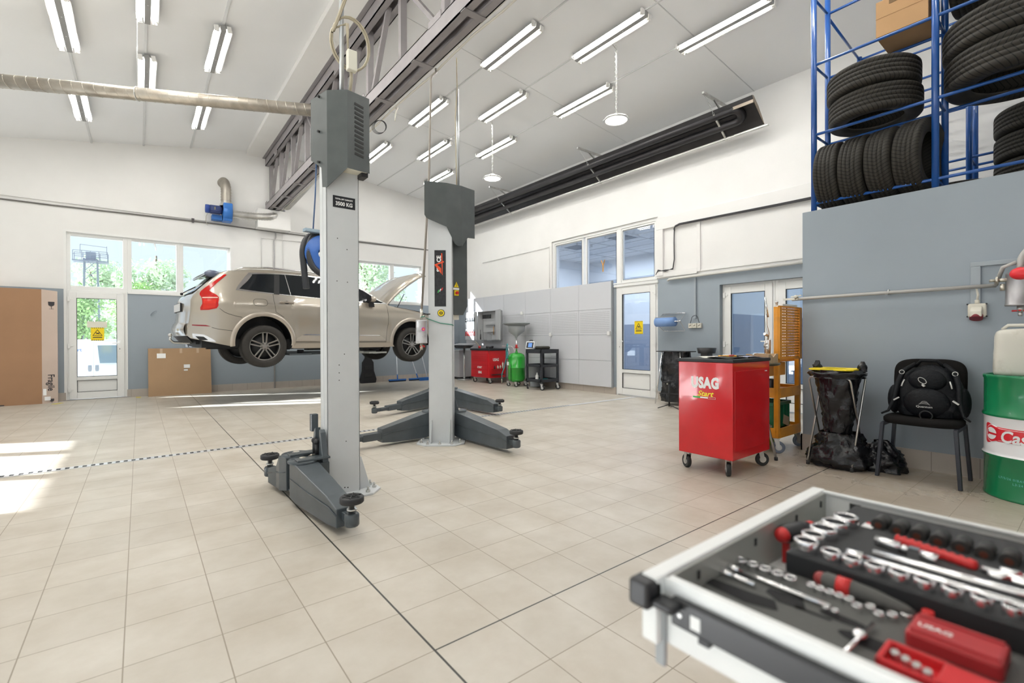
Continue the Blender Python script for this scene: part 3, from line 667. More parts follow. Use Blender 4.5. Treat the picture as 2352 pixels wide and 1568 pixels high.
# cables clipped along the truss
CABL = mat('cable_beige', (.60,.57,.50), .5); CABD = mat('cable_dark', (.05,.05,.055), .5); CABG = mat('cable_brown_grey', (.42,.37,.27), .5)
random.seed(3)
def run(name, pts, r, m, label, cat='cable', group=None, n=8):
    return single(MB().tube(pts, r, n), name, m, label, cat, group)
run('cable', [(1.80+.012*sin(k*1.7), 10.5-k*.45, 4.19-.012*abs(sin(k*2.1))) for k in range(30)], .011, CABL, 'beige cable bundle clipped along the right lower edge of the truss')
run('conduit', [(1.79, 10.6, 4.235), (1.79, -2, 4.235)], .011, LAMPW, 'thin white conduit along the right side of the truss bottom chord', 'conduit')
a = atX(900, 205, 1.8)
run('cable', [(1.8,4.3,4.18), (1.78,4.15,4.13), (1.74,4.12,4.05), (1.72,4.1,3.93)], .008, CABL, 'short beige cable end drooping off the truss beside the near motor hood')
cc_ = atX(870, 292, 1.72); mb = MB()
for k in range(4): mb.torus(cc_+Vector((.008*k,0,.005*k)), .093-.003*k, .003, ax=(.62,.78,0), n=36, k=5)
single(mb, 'coiled_wire', CABD, 'small coil of black wire hanging under the truss right of the near hood', 'wire')
run('conduit', [(3.9, 6.5-.0, zr(3.9)-.02), (1.85, 6.5, zr(1.85)-.02)], .010, mat('conduit_grey', (.45,.44,.43), .5), 'short grey conduit on the ceiling seen through the truss', 'conduit') if False else None
# ---------------------------------------------------------------- radiant heater along the right wall
def heater():
    HB = mat('heater_brown', (.30,.25,.20), .42, metal=.4, var=.25, vscale=3); HD = mat('heater_black', (.032,.03,.032), .38, metal=.3, var=.3, vscale=4)
    ya, yb = 1.72, 10.3; xo = 6.42
    t = thing('radiant_heater', 'long dark gas radiant tube heater mounted high along the right wall', 'heater', (xo, 5, 4.45))
    # reflector hood: open below, tilted towards the room
    pr = [(x*.76, z*.85) for x, z in [(-.26,-.03),(-.24,.09),(-.10,.19),(.14,.19),(.27,.06),(.29,-.03)]]
    tilt = radians(-36)
    def R(x, z): return (xo+x*cos(tilt)+z*sin(tilt), 4.545+x*sin(tilt)-z*-cos(tilt))
    P = [R(*p) for p in pr]; m = MB()
    for i in range(5): m.quad((P[i][0], ya, P[i][1]), (P[i+1][0], ya, P[i+1][1]), (P[i+1][0], yb, P[i+1][1]), (P[i][0], yb, P[i][1]))
    m.build('reflector_hood', HD, t, solid=.006, world=True)
    MB().bar((P[0][0]-.012, ya, P[0][1]+.02), (P[0][0]-.012, yb, P[0][1]+.02), .014, .085).build('hood_edge', HB, t, world=True)
    e = MB()
    for Y in (ya, yb): e.prism(P, Y-.004, Y+.004, 'xz')
    e.build('end_plate', HB, t, world=True)
    # u tube
    a = R(-.105, .045); b = R(.105, .045); mid = ((a[0]+b[0])/2, (a[1]+b[1])/2); rr = hypot(a[0]-b[0], a[1]-b[1])/2
    pts = [(a[0], yb-.2, a[1]), (a[0], ya+.35, a[1])]
    for k in range(1, 12):
        th = pi*k/12; cx_ = cos(th); pts.append((mid[0]+(a[0]-mid[0])*cx_, ya+.35-rr*sin(th), mid[1]+(a[1]-mid[1])*cx_))
    pts += [(b[0], ya+.35, b[1]), (b[0], yb-.2, b[1])]
    MB().tube(pts, .062, 16).build('burner_tube', HD, t, world=True)
    c = R(0, .09); MB().bar((c[0], ya+.3, c[1]), (c[0], yb-.2, c[1]), .10, .012).build('baffle', HD, t, world=True)
    lip = R(.235, -.04); MB().bar((lip[0], ya-.05, lip[1]), (lip[0], yb, lip[1]), .05, .014).build('reflector_lip', ZINC, t, world=True)
    for Y in (2.35, 5.0, 8.0):
        br = MB(); br.bar((5.98, Y, 4.93), (6.88, Y, 4.93-.0), .035, .035).bar((6.30, Y, 4.93), (6.87, Y, 4.62), .02, .03).bb(6.86, 6.895, Y-.03, Y+.03, 4.5, 5.03)
        br.build('bracket', ZINC, t, world=True)
        s1 = R(-.24, -.035); s2 = R(.25, -.045)
        MB().bar((s1[0], Y-.03, s1[1]), (s2[0], Y-.03, s2[1]), .03, .03).build('cradle_bar', ZINC, t, world=True)
        ch_ = MB(); chain(ch_, (6.02, Y, 4.92), (s1[0], Y-.03, s1[1])); ch_.build('chain', STEEL, t, world=True)
heater()
# ---------------------------------------------------------------- ducts
def spiral_duct():
    p0 = Vector((-3.2, 0, 0)); 
    DM = mat('spiral_duct_metal', (.50,.46,.40), .42, metal=.8, var=.22, vscale=7, dirt=(.25,.19,.13), dscale=3, damt=.6)
    A = atY(-60, 178, 6.2); B = atY(735, 256, 6.2); A = Vector((A.x, 6.2, (A.z))); B = Vector((B.x, 6.2, B.z))
    A = atY(0, 186, 7.0); B = atY(722, 254, 5.0)
    # level run: same height at both ends
    zt = 4.12; A = atZ(0, 186, zt); B = atZ(722, 254, zt); d = (B-A); A = A-d*.15; B = B+d*.06
    t = thing('spiral_duct', 'dusty galvanised spiral duct crossing the upper left towards the near column', 'duct', tuple((A+B)/2))
    MB().cyl(A, B, .075, n=24).build('pipe', DM, t, world=True)
    d = (B-A); L = d.length; d.normalize(); a = Vector((0,0,1)); b_ = d.cross(a)
    m = MB(); n = int(L/.11)*12; m.tube([A+d*(L*i/n) + (a*cos(2*pi*i/12)+b_*sin(2*pi*i/12))*.0755 for i in range(n+1)], .0035, 5); m.build('spiral_seam', DM, t, world=True)
    m = MB()
    for f in (.46,): 
        c = A+d*L*f; m.torus(c, .079, .006, ax=d, n=24, k=6); m.cyl(c+Vector((0,0,.07)), (c.x, c.y, 5.64-.185*(1.6-c.x)-.03), .005, n=6)
    m.build('hanger', STEEL, t, world=True)
    return zt
spiral_duct()
def flex(name, pts, r, m, label, cat, n=22, pitch=.022, amp=.004, parent=None, seg=8):
    """corrugated hose through smoothed points"""
    P = [Vector(p) for p in pts]; out = []
    for i in range(len(P)-1):
        p0 = P[max(i-1,0)]; p1 = P[i]; p2 = P[i+1]; p3 = P[min(i+2, len(P)-1)]
        L = (p2-p1).length; k = max(2, int(L/(pitch/2)))
        for j in range(k):
            u = j/k; out.append(.5*((2*p1)+(p2-p0)*u+(2*p0-5*p1+4*p2-p3)*u*u+(3*p1-p0-3*p2+p3)*u**3))
    out.append(P[-1])
    rr = [r+(amp if i % 2 else -amp) for i in range(len(out))]
    mb = MB().tube(out, rr, n)
    if parent is not None: return mb.build(name, m, parent, world=True)
    return single(mb, name, m, label, cat)
ALU = mat('aluminium_foil_duct', (.66,.65,.62), .35, metal=.85, var=.15, vscale=10)
f1 = atY(533, 491, YW-.28); f2 = atY(583, 497, YW-.28); f3 = atY(628, 496, YW-.28)
g = lambda x, y, X: atX(x, y, X)
flex('flexible_duct', [f1+Vector((.0,0,0)), f2, f3, g(655,478,1.98), g(700,430,1.98), g(735,390,1.98), g(790,330,1.98)], .085, ALU, 'crinkled aluminium duct bending from the blue fan up along the truss', 'duct', pitch=.05, amp=.005)
def fan():
    c = atY(512, 488, YW-.28); t = thing('extraction_fan', 'blue wall-mounted extraction fan with motor, high above the back windows', 'fan', tuple(c))
    FB = mat('fan_blue', (.03,.16,.50), .4, var=.1)
    MB().lathe([(0,-.09),(.17,-.09),(.19,-.08),(.19,.08),(.17,.09),(0,.09)], (.08,0,0), (1,0,0), n=30).build('volute', FB, t)
    MB().bb(-.01,.17,-.18,.10,.0,.19).bb(-.01,.17,-.12,.12,-.20,-.05).build('casing', FB, t, bev=.02)
    m = MB().cyl((-.26,0,.04), (-.02,0,.04), .085, n=20)
    for k in range(16): a = 2*pi*k/16; m.bar((-.24, cos(a)*.085, .04+sin(a)*.085), (-.05, cos(a)*.085, .04+sin(a)*.085), .006, .02)
    m.build('motor', mat('motor_blue', (.03,.05,.16), .4), t)
    MB().lathe([(0,-.05),(.085,-.05),(.092,-.03),(.092,.03),(0,.04)], (-.28,0,.04), (1,0,0)).build('motor_cowl', mat('motor_cover_blue', (.03,.07,.30), .35), t)
    MB().bb(-.20,.0,.05,.24,-.16,-.05).build('bracket', FB, t, bev=.01)
    MB().bb(-.16,-.155,-.09,-.05,.02,.08).build('warning_sticker', YELLOW, t)
    ctop = c+Vector((.06,0,.20))
    flex('elbow_duct', [ctop, ctop+Vector((0,0,.14)), ctop+Vector((0,0,.34)), ctop+Vector((-.02,.10,.50)), ctop+Vector((-.03,.26,.52))], .10, mat('dusty_duct', (.42,.39,.34), .45, metal=.7, var=.2), '', '', pitch=.055, amp=.005, parent=t)
    MB().lathe([(.13,0),(.09,.12),(.09,.20)], tuple(Vector((.06,0,.14))), (0,0,1)).build('collar', ZINC, t)
    MB().tube([(-.28,0,-.05), (-.31,.05,-.12), (-.31,.1,-.22), (-.27,.2,-.28)], .006, 6).build('power_cable', CABL, t)
fan()
# ---------------------------------------------------------------- wall cables
yy = YW-.02
pts = [atY(x, y, yy) for x, y in [(-40,451),(0,456),(120,471),(300,491),(480,512),(560,523),(620,531),(730,545),(820,555),(975,573),(1040,580)]]
run('cable', pts, .014, mat('cable_bundle', (.16,.15,.14), .6), 'dark cable run sagging along the whole back wall above the windows')
run('conduit', [(p.x, yy, 3.80+.0*i) for i, p in enumerate(pts)], .010, WHITE, 'painted conduit just above the cable run on the back wall', 'conduit')
run('conduit', [atY(633, 500, yy), atY(633, 545, yy), atY(629, 553, yy), atY(631, 900, yy)], .014, mat('pipe_grey', (.42,.41,.42), .45), 'thin grey vertical pipe on the back wall, disappearing behind the car roof', 'pipe')
run('conduit', [atY(648, 500, yy), atY(650, 640, yy)], .007, WHITE, 'white vertical conduit beside the grey pipe on the back wall', 'conduit')
bx = atY(644, 528, yy); single(MB().box(bx, (.09,.05,.07)), 'junction_box', PVC, 'small white junction box on the back wall at the cable run', 'junction box', bev=.005)
bx = atY(653, 516, yy); single(MB().box(bx, (.09,.06,.09)).cyl(bx+Vector((.01,0,.04)), bx+Vector((.01,0,.35)), .012, n=8).cyl(bx+Vector((-.02,0,.04)), bx+Vector((-.02,0,.35)), .008, n=8), 'junction_box', mat('box_grey', (.32,.34,.38), .5), 'grey junction box with two pipes, below the end of the truss', 'junction box', bev=.005)
run('conduit', [atY(600, 612, yy), atY(600, 546, yy), atY(700, 556, yy)], .009, WHITE, 'painted L-shaped conduit on the back wall above the car roof', 'conduit')
q = atY(443, 503, yy); single(MB().box(q, (.05,.04,.03)).box(q+Vector((0,-.02,-.05)), (.04,.06,.05)), 'wall_bracket', mat('bracket_dark', (.10,.09,.09), .6), 'small dark bracket above the cable run right of the high window', 'bracket')
q = atY(353, 719, yy); single(MB().torus(q, .045, .004, ax=(0,1,0), sc=(1.5,.5)), 'oval_plate', mat('plate_grey', (.24,.29,.33), .5), 'small oval plate painted grey-blue on the back wall right of the door', 'plate')
# right wall cabling (white zone)
xw = XW-.012
def wp(x, y, X=xw): return atX(x, y, X)
struct(MB().bb(XW-.05, XW, .42, 3.80, 3.20, 3.42).build('trim_13', WHITE, bev=.004))
struct(MB().bb(XW-.045, XW, 3.66, 3.80, 2.33, 3.2).bb(XW-.03, XW, 2.92, 2.98, 2.33, 3.25).bb(XW-.02, XW, .42, 2.92, 2.33, 2.36).bb(XW-.03, XW, 2.98, 3.8, 2.30, 2.40).build('trim_14', WHITE, bev=.003))
mb = MB()
for k in range(5): mb.tube([(XW-.06-.008*(k%2), 3.42-.006*k, 3.15-.010*k), (XW-.062, 3.39, 3.21-.008*k), (XW-.063, 3.30, 3.235-.008*k), (XW-.06-.006*(k%3), 2.6, 3.225-.008*k+.006*sin(k*3)), (XW-.06, 1.6, 3.205-.008*k), (XW-.06, .45, 3.195-.008*k)], .0048, 6)
single(mb, 'cable_bundle', CABD, 'bundle of black cables along the white band on the right wall', 'cable')
mb = MB()
for k in range(2): mb.tube([(XW-.03, 3.42+.01*k, 3.18), (XW-.03, 3.425+.01*k, 2.9), (XW-.03, 3.42+.012*k, 2.6), (XW-.035, 3.45+.01*k, 2.42)], .005, 6)
for k in range(4): mb.tube([(XW-.04, 3.45, 2.42+.008*k), (XW-.05, 3.6, 2.43-.01*k), (XW-.05, 3.76, 2.42+.01*k), (XW-.04, 3.82, 2.36)], .005, 6)
single(mb, 'cable_bundle', CABD, 'thin dark cables dropping down the white panel beside the office door', 'cable')
run('pipe', [(XW-.05, 3.55, 2.22), (XW-.05, 3.52, 2.245), (XW-.05, 3.4, 2.25), (XW-.05, .43, 2.275)], .022, mat('pipe_cream', (.66,.65,.61), .4), 'cream pipe running along the top of the grey-blue paint above the double door', 'pipe')
run('conduit', [(XW-.02, 6.80, 2.38), (XW-.02, 6.80, 3.36), (XW-.02, 9.6, 3.34)], .008, WHITE, 'painted thin conduit left of the office windows', 'conduit')
# ================================================================= LIFTS
from mathutils.geometry import delaunay_2d_cdt
PAD = mat('pad_rubber', (.025,.025,.027), .6); BOLT = mat('bolt_metal', (.55,.52,.45), .35, metal=.9)
ARM = mat('arm_grey', (.078,.092,.102), .27, var=.10, vscale=8, bump=.08, bscale=200)
def arm(parent, piv, pad, stages=1, hz=.30, padz=.215, short=False):
    """swing arm from pivot to lifting pad, world xy coordinates"""
    P = Vector((piv[0], piv[1], 0)); Q = Vector((pad[0], pad[1], 0)); d = Q-P; L = d.length; d.normalize(); a = Vector((-d.y, d.x, 0))
    m = MB()
    def sec(s, w, z0, z1): p = P+d*s; return [p+a*(-w)+Vector((0,0,z0)), p+a*w+Vector((0,0,z0)), p+a*w+Vector((0,0,z1)), p+a*(-w)+Vector((0,0,z1))]
    def beam(secs):
        vs = []; 
        for s in secs: vs += sec(*s)
        fs = [(0,1,2,3), tuple(len(vs)-4+i for i in (3,2,1,0))]
        for i in range(len(secs)-1):
            for j in range(4): fs.append((i*4+j, i*4+(j+1)%4, i*4+4+(j+1)%4, i*4+4+j))
        m._add(vs, fs)
    e1 = L-.085 if stages == 1 else L*.62
    beam([(-.02,.085,.05,hz), (.10,.08,.03,hz-.01), (e1-.14,.062,.03,hz-.10), (e1,.058,.045,hz-.145 if stages==1 else hz-.13)])
    o = m.build('arm', ARM, parent, bev=.006, world=True)
    # raised welt along the flank
    w = MB()
    for s in (-1, 1): w.tube([P+d*.0+a*s*.086+Vector((0,0,.185)), P+d*(L*.3)+a*s*.076+Vector((0,0,.16)), P+d*(e1-.1)+a*s*.066+Vector((0,0,.145)), P+d*e1+a*s*.06+Vector((0,0,.12))], .004, 5)
    w.build('weld_seam', ARM, o, world=False) if False else w.build('weld_seam', ARM, parent, world=True)
    if stages > 1:
        m = MB()
        beam([(e1-.05,.048,.075,.155), (L*.82,.048,.075,.15)]); m.build('arm_extension', ARM, parent, bev=.004, world=True)
        m = MB(); beam([(L*.80,.036,.085,.135), (L-.10,.036,.085,.13)]); m.build('arm_extension', ARM, parent, bev=.004, world=True)
    c = Q
    MB().lathe([(0,.07),(.036,.07),(.042,.08),(.042,.135),(.036,.145),(0,.145)], tuple(c)).bar(P+d*(L-.15)+Vector((0,0,.11)), c-d*.03+Vector((0,0,.11)), .05, .05).build('pad_socket', ARM, parent, bev=.004, world=True)
    MB().lathe([(0,.14),(.022,.14),(.022,.16),(.028,.16),(.028,.172),(.018,.172),(.018,padz-.005),(0,padz)], tuple(c)).build('pad_screw', STEEL, parent, world=True)
    t = MB().lathe([(0,padz-.01),(.062,padz-.01),(.068,padz-.004),(.068,padz+.022),(.062,padz+.027),(0,padz+.027)], tuple(c), n=28)
    t.build('lifting_pad', PAD, parent, world=True)
    g = MB()
    for k in range(3):
        an = k*pi/3; g.bar(c+Vector((cos(an)*.055, sin(an)*.055, padz+.029)), c-Vector((cos(an)*.055, sin(an)*.055, -padz-.029)), .006, .006)
    g.torus(c+Vector((0,0,padz+.028)), .036, .004, n=20, k=5).build('pad_tread', RUBBER, parent, world=True)
    MB().lathe([(0,hz),(.03,hz),(.03,hz+.015),(.02,hz+.022),(0,hz+.022)], tuple(P), n=12).build('pivot_bolt', BOLT, parent, world=True)
    MB().lathe([(.10,hz-.008),(.10,hz+.006),(0,hz+.006)], tuple(P), n=20).bar(P+Vector((0,0,hz)), P-d*.02+Vector((0,0,hz)), .1, .01).build('pivot_plate', ARM, parent, world=True)
    return o
def column(name, label, C_, o_, w, dep, H, lip=.055):
    """C-section lift column; o_ = direction of its opening"""
    o_ = Vector((o_[0], o_[1], 0)).normalized(); s_ = Vector((-o_.y, o_.x, 0)); C3 = Vector((C_[0], C_[1], 0))
    t = thing(name, label, 'vehicle lift', tuple(C3)); M_ = frame3(C3, s_, o_, Vector((0,0,1)))
    if M_.determinant() < 0: pass
    mb = MB(); mb.tf = M_; th = .008; hw, hd = w/2, dep/2
    mb.bb(-hw, hw, -hd, -hd+th, 0, H)
    for s in (-1, 1): mb.bb(s*hw, s*(hw-th), -hd, hd, 0, H); mb.bb(s*hw, s*(hw-lip), hd-th, hd, 0, H)
    mb.build('post', LGREY, t, bev=.003, world=True)
    # base plate
    mb = MB(); mb.tf = M_; e = .13
    mb.prism([(-hw-e,-hd-.05),(-hw-e+.1,-hd-.15),(hw+e-.1,-hd-.15),(hw+e,-hd-.05),(hw+e,hd+.02),(-hw-e,hd+.02)], 0, .014)
    for s in (-1, 1): mb.prism([(-hd-.09,.014),(-hd,.014),(-hd,.26),(-hd-.02,.26)], s*(hw-.03)-.004, s*(hw-.03)+.004, 'yz')
    mb.build('base_plate', LGREY, t, bev=.002, world=True)
    for (x, y) in ((-hw-.08,-hd-.03),(hw+.08,-hd-.03),(-hw+.0,-hd-.11),(hw,-hd-.11),(0,-hd-.11),(hw+.09,hd-.05),(-hw-.09,hd-.05)):
        q = MB(); q.tf = M_; q.cyl((x,y,.014),(x,y,.03),.016,n=6,smooth=False).cyl((x,y,.03),(x,y,.055),.008,n=10).build('anchor_bolt', ZINC, t, world=True)
    # carriage
    mb = MB(); mb.tf = M_
    mb.bb(-hw+.02, hw-.02, -.02, hd-.012, .09, .85)
    mb.bb(-hw-.06, hw+.06, hd+.004, hd+.07, .05, .28)
    for s in (-1, 1): mb.prism([(s*(hw-.03),.28),(s*(hw+.06),.28),(s*(hw-.0),.48),(s*(hw-.03),.50)], hd+.01, hd+.05, 'xz'); mb.bb(s*(hw-.02), s*(hw+.07), hd+.0, hd+.22, .05, .065); mb.bb(s*(hw-.02), s*(hw+.07), hd+.0, hd+.22, .305, .32)
    mb.build('carriage', ARM, t, bev=.004, world=True)
    for s in (-1, 1):
        q = MB(); q.tf = M_; q.cyl((s*(hw-.05), hd+.06, .32),(s*(hw-.05), hd+.06, .40),.014,n=10).sph((s*(hw-.05), hd+.06, .41),.022,n=10).build('release_knob', BLACKP, t, world=True)
    return t, M_
def zpx(P, ypx):   # height above point P whose image row is ypx
    v = Vector((P[0], P[1], 0))-CAMP; z = v.dot(FW); 
    r = ray(W_/2, ypx); return CAMP.z + r.z*v.dot(Vector((FW.x,FW.y,0)))/Vector((FW.x,FW.y)).length
def sheet(name, P, tops, bots, m, parent, th=.003, slots=None):
    """folded sheet following the plan points P, with z tops/bottoms (bots: list per panel of polygons bottoms)"""
    mb = MB()
    for i in range(len(P)-1):
        a, b_ = P[i], P[i+1]
        poly = [(a[0], a[1], tops[i]), (b_[0], b_[1], tops[i+1])]
        pr = bots[i]   # list of (frac, z) from b to a
        for (f, z) in pr: poly.append((b_[0]+(a[0]-b_[0])*f, b_[1]+(a[1]-b_[1])*f, z))
        mb._add(poly, [tuple(range(len(poly)))])
    return mb.build(name, m, parent, solid=th, world=True, weld=True)
# --- near column
c1, M1 = column('lift_column', 'tall light grey lift column nearest the camera, marked 3500 KG, with grey motor hood', (.334,2.045), (-1,0), .16, .238, 2.62, lip=.076)
HP = [(.165,2.15), (.214,1.93), (.325,1.835), (.50,1.87)]
ztop = [zpx(HP[0],228), zpx(HP[1],212), zpx(HP[2],207), zpx(HP[3],228)]
sheet('motor_hood', HP, [2.93]*4, [[(0,zpx(HP[1],428)),(.3,zpx(HP[1],424)),(.35,zpx(HP[1],378)),(1,zpx(HP[0],368))], [(0,zpx(HP[2],384)),(1,zpx(HP[1],428))], [(0,zpx(HP[3],398)),(1,zpx(HP[2],384))]], DGREY, c1, .004)
mb = MB()
for k in range(12):
    z = zpx(((HP[2][0]*.5+HP[3][0]*.5), HP[2][1]*.5+HP[3][1]*.5), 243+k*10.3)
    for (f0, f1) in ((.32,.72),):
        p0 = Vector(HP[2]).lerp(Vector(HP[3]), f0); p1 = Vector(HP[2]).lerp(Vector(HP[3]), f1); n_ = Vector((.20,-.97))*.0035
        mb.bar((p0.x+n_.x, p0.y+n_.y, z+.006), (p1.x+n_.x, p1.y+n_.y, z-.004), .003, .017)
mb.build('vent_slot', BLK, c1, bev=.003, world=True, kind='stuff') if False else mb.build('vent_slots', BLK, c1, world=True)
for k, yp in enumerate((222, 302, 372)): 
    p = Vector(HP[0]).lerp(Vector(HP[1]), .55); z = zpx(tuple(p), yp); MB().cyl((p.x-.0, p.y, z), (p.x-.018, p.y-.006, z), .009, n=8).build('hood_screw', BLK, c1, world=True)
MB().box((.41,1.94,2.43), (.16,.14,.10)).build('terminal_box', mat('box_cream', (.72,.70,.60), .5), c1, bev=.01, world=True)
MB().prism([(.33,2.445),(.37,2.445),(.35,2.475)], 1.897, 1.899, 'xz').build('warning_sticker', YELLOW, c1, world=True)
MB().box((.47,1.93,2.40), (.05,.10,.10)).cyl((.36,2.0,2.5),(.36,2.0,2.85),.08).build('motor', BLACKP, c1, bev=.004, world=True)
PLATE = mat('plate_black', (.015,.016,.02), .35); INKW = mat('ink_white', (.85,.85,.84), .5)
zl = [zpx((.28,1.975), 434), zpx((.40,1.975), 462)]
pm = 1.9755-.001
mb = MB().bb(.262,.425,1.9625,1.965,2.115,2.20).build('capacity_plate', PLATE, c1, world=True)
FR1 = lambda x, z: frame3((x, 1.9622, z), (1,0,0), (0,0,1), Vector((0,-1,0)))
text_mb('3500 KG', .038, FR1(.343,2.143), .001, .0012, xs=.9).build('lettering', INKW, c1, world=True)
text_mb('TOTAL LIFT CAPACITY', .014, FR1(.343,2.178), .001, .0006, xs=.9).build('lettering', INKW, c1, world=True)
mb = MB()
for (x, y) in ((775,547),(797,573),(774,645),(798,648),(791,813),(779,838),(779,856),(779,873),(795,1013),(792,1119),(799,1119)):
    q = atY(x, y, 1.9652); mb.cyl(q, q+Vector((0,-.0012,0)), .004 if y<1100 else .005, n=8)
mb.build('bolt_hole', BLK, c1, world=True)
pv1 = atZ(724,1062,.33); pv2 = atZ(712,1080,.33)
arm(c1, (.06,2.20), tuple(atZ(620,1043,.24))[:2]); arm(c1, (.05,1.98), tuple(atZ(808,1140,.24))[:2])
q = atX(734,1013,.21); MB().box((.19,2.21,.52), (.05,.05,.13)).build('cable_stop', ARM, c1, bev=.004, world=True)
MB().lathe([(0,.09),(.03,.09),(.034,.10),(.034,.13),(0,.13)], (.02,1.86,0)).build('spare_adapter', RUBBER, c1, world=True)
# --- middle column
o2 = (.60,.80); C2 = Vector((1.76,3.04))+Vector(o2)*.11
c2, M2 = column('lift_column', 'light grey lift column in the middle with a black vertical brand panel and yellow round badge', tuple(C2), o2, .262, .22, 2.62)
HP = [(1.575,3.05), (1.80,2.965), (1.985,2.95), (2.19,3.0)]
sheet('motor_hood', HP, [2.86]*4, [[(0,zpx(HP[1],520)),(.9,zpx(HP[0],500)),(1,zpx(HP[0],492))], [(0,zpx(HP[2],563)),(.25,zpx(HP[2],566)),(.45,zpx(HP[2],562)),(1,zpx(HP[1],520))], [(0,zpx(HP[3],548)),(.55,zpx(HP[3],550)),(1,zpx(HP[2],566))]], DGREY, c2, .004)
b1 = [Vector((1.93,3.06)), Vector((2.10,3.075))]
mb = MB(); P_ = [(1.925, 2.15), (2.11, 2.15)]
za, zb, zc_ = zpx((1.93,3.05),520), zpx((1.93,3.05),722), zpx((2.11,3.07),704)
mb.prism([(1.918,za),(1.918,zb),(2.06,zb),(2.115,zc_),(2.115,za)], 3.04, 3.20, 'xz'); mb.build('control_box', DGREY, c2, bev=.006, world=True)
MB().bb(1.94,2.02,3.07,3.14,zb-.055,zb).build('cable_entry', mat('box_cream'), c2, bev=.004, world=True)
z0 = zpx((1.97,3.04),655)
MB().prism([(1.935,z0-.02),(1.995,z0-.02),(1.965,z0+.04)], 3.034, 3.038, 'xz').build('warning_triangle', YELLOW, c2, world=True)
MB().bb(1.925,2.0,3.034,3.038,z0-.05,z0-.028).build('warning_strip', INKW, c2, world=True)
MB().bb(1.937,1.993,3.032,3.038,z0-.115,z0-.055).build('switch_plate', YELLOW, c2, world=True)
MB().cyl((1.965,3.034,z0-.085),(1.965,3.012,z0-.085),.018,n=16).bar((1.965,3.008,z0-.068),(1.965,3.008,z0-.102),.008,.012).build('main_switch', REDP, c2, world=True)
MB().tube([(1.965,3.0315,z0+.028),(1.955,3.0315,z0+.008),(1.972,3.0315,z0+.004),(1.962,3.0315,z0-.014)], .002, 5).build('bolt_symbol', BLK, c2, world=True)
# brand panel on the back face of the column
def on2(u, z, off=.0): p = M2 @ Vector((u, -.11-off, z)); return p
sgn = 1 if (M2 @ Vector((1,0,0)) - M2 @ Vector((0,0,0))).dot(RT) > 0 else -1
F2 = lambda u, z, off=.002: frame3(on2(u*sgn, z, off), (M2.to_3x3() @ Vector((sgn,0,0))), (0,0,1), (M2.to_3x3() @ Vector((0,-1,0))))
zt, zb_ = zpx((1.76,3.04),574), zpx((1.76,3.04),703); um = 0
pa = MB(); pa.tf = F2(0,0,.0012); pa.box((-.0,(zt+zb_)/2,0), (.125, zt-zb_, .002)); pa.build('brand_panel', mat('panel_black', (.022,.022,.025), .35, var=.5, vscale=40), c2, world=True)
Mr = F2(-.012, zb_+(zt-zb_)*.76, .004) @ Matrix.Rotation(pi/2, 4, 'Z')
text_mb('SP   CE', .062, Mr, .001, .0022, spacing=.95).build('lettering', INKW, c2, world=True)
ra = MB(); ra.tf = Mr
ORR = mat('brand_orange', (.75,.08,.02), .4)
ra._add([(-.115,-.028,.001),(-.01,.052,.001),(.03,-.05,.001),(.015,-.055,.001),(-.012,.02,.001),(-.05,-.022,.001)], [(0,1,4,5),(1,2,3,4)])
ra._add([(-.125,-.035,.0012),(.115,-.024,.0012),(.115,-.036,.0012),(-.125,-.04,.0012)], [(0,1,2,3)]); ra.build('brand_swoosh', ORR, c2, world=True)
for k, (cm, nm) in enumerate(((mat('flag_green', (.05,.5,.1), .4), -.02), (INKW, .0), (mat('flag_red', (.7,.03,.03), .4), .02))):
    fl = MB(); fl.tf = F2(nm, zb_+(zt-zb_)*.27+.012*k, .004); fl._add([(-.010,-.018,0),(.0,-.014,0),(.012,.016,0),(0,.014,0)], [(0,1,2,3)]); fl.build('flag_stripe', cm, c2, world=True)
bd = MB(); bd.tf = F2(.008, zpx((1.76,3.04),718), .001); bd.cyl((0,0,0),(0,0,.003),.040,n=30).build('badge', BLK, c2, world=True)
bd = MB(); bd.tf = F2(.008, zpx((1.76,3.04),718), .004); bd.cyl((0,0,0),(0,0,.001),.034,n=30); bd.build('badge_disc', YELLOW, c2, world=True)
bd = MB(); bd.tf = F2(.008, zpx((1.76,3.04),718), .0055); bd.torus((0,0,0),.017,.0035,n=24,k=4).box((0,0,0),(.03,.008,.001)).build('badge_ring', BLK, c2, world=True)
pR = M2 @ Vector((sgn*.16, .20, 0)); pL = M2 @ Vector((-sgn*.16, .20, 0))
arm(c2, tuple(pR)[:2], tuple(atZ(1186,988,.24))[:2], hz=.32); arm(c2, tuple(pL)[:2], tuple(atZ(790,1004,.15))[:2], stages=2, hz=.32, padz=.2)
# --- far column, mostly hidden behind the middle one
c3p = atZ(1018, 930, 0); c3c = Vector((c3p.x, c3p.y))
o3 = (C2-c3c).normalized(); 
c3, M3 = column('lift_column', 'farther lift column hidden behind the middle one, only its low arms showing', tuple(c3c), tuple(o3), .26, .22, 2.45)
qa = M3 @ Vector((.15,.20,0)); qb = M3 @ Vector((-.15,.20,0))
if (qa-qb).dot(RT) < 0: qa, qb = qb, qa
arm(c3, tuple(qa)[:2], tuple(atZ(1148,918,.24))[:2], hz=.32); arm(c3, tuple(qb)[:2], tuple(atZ(860,922,.24))[:2], stages=2, hz=.32)
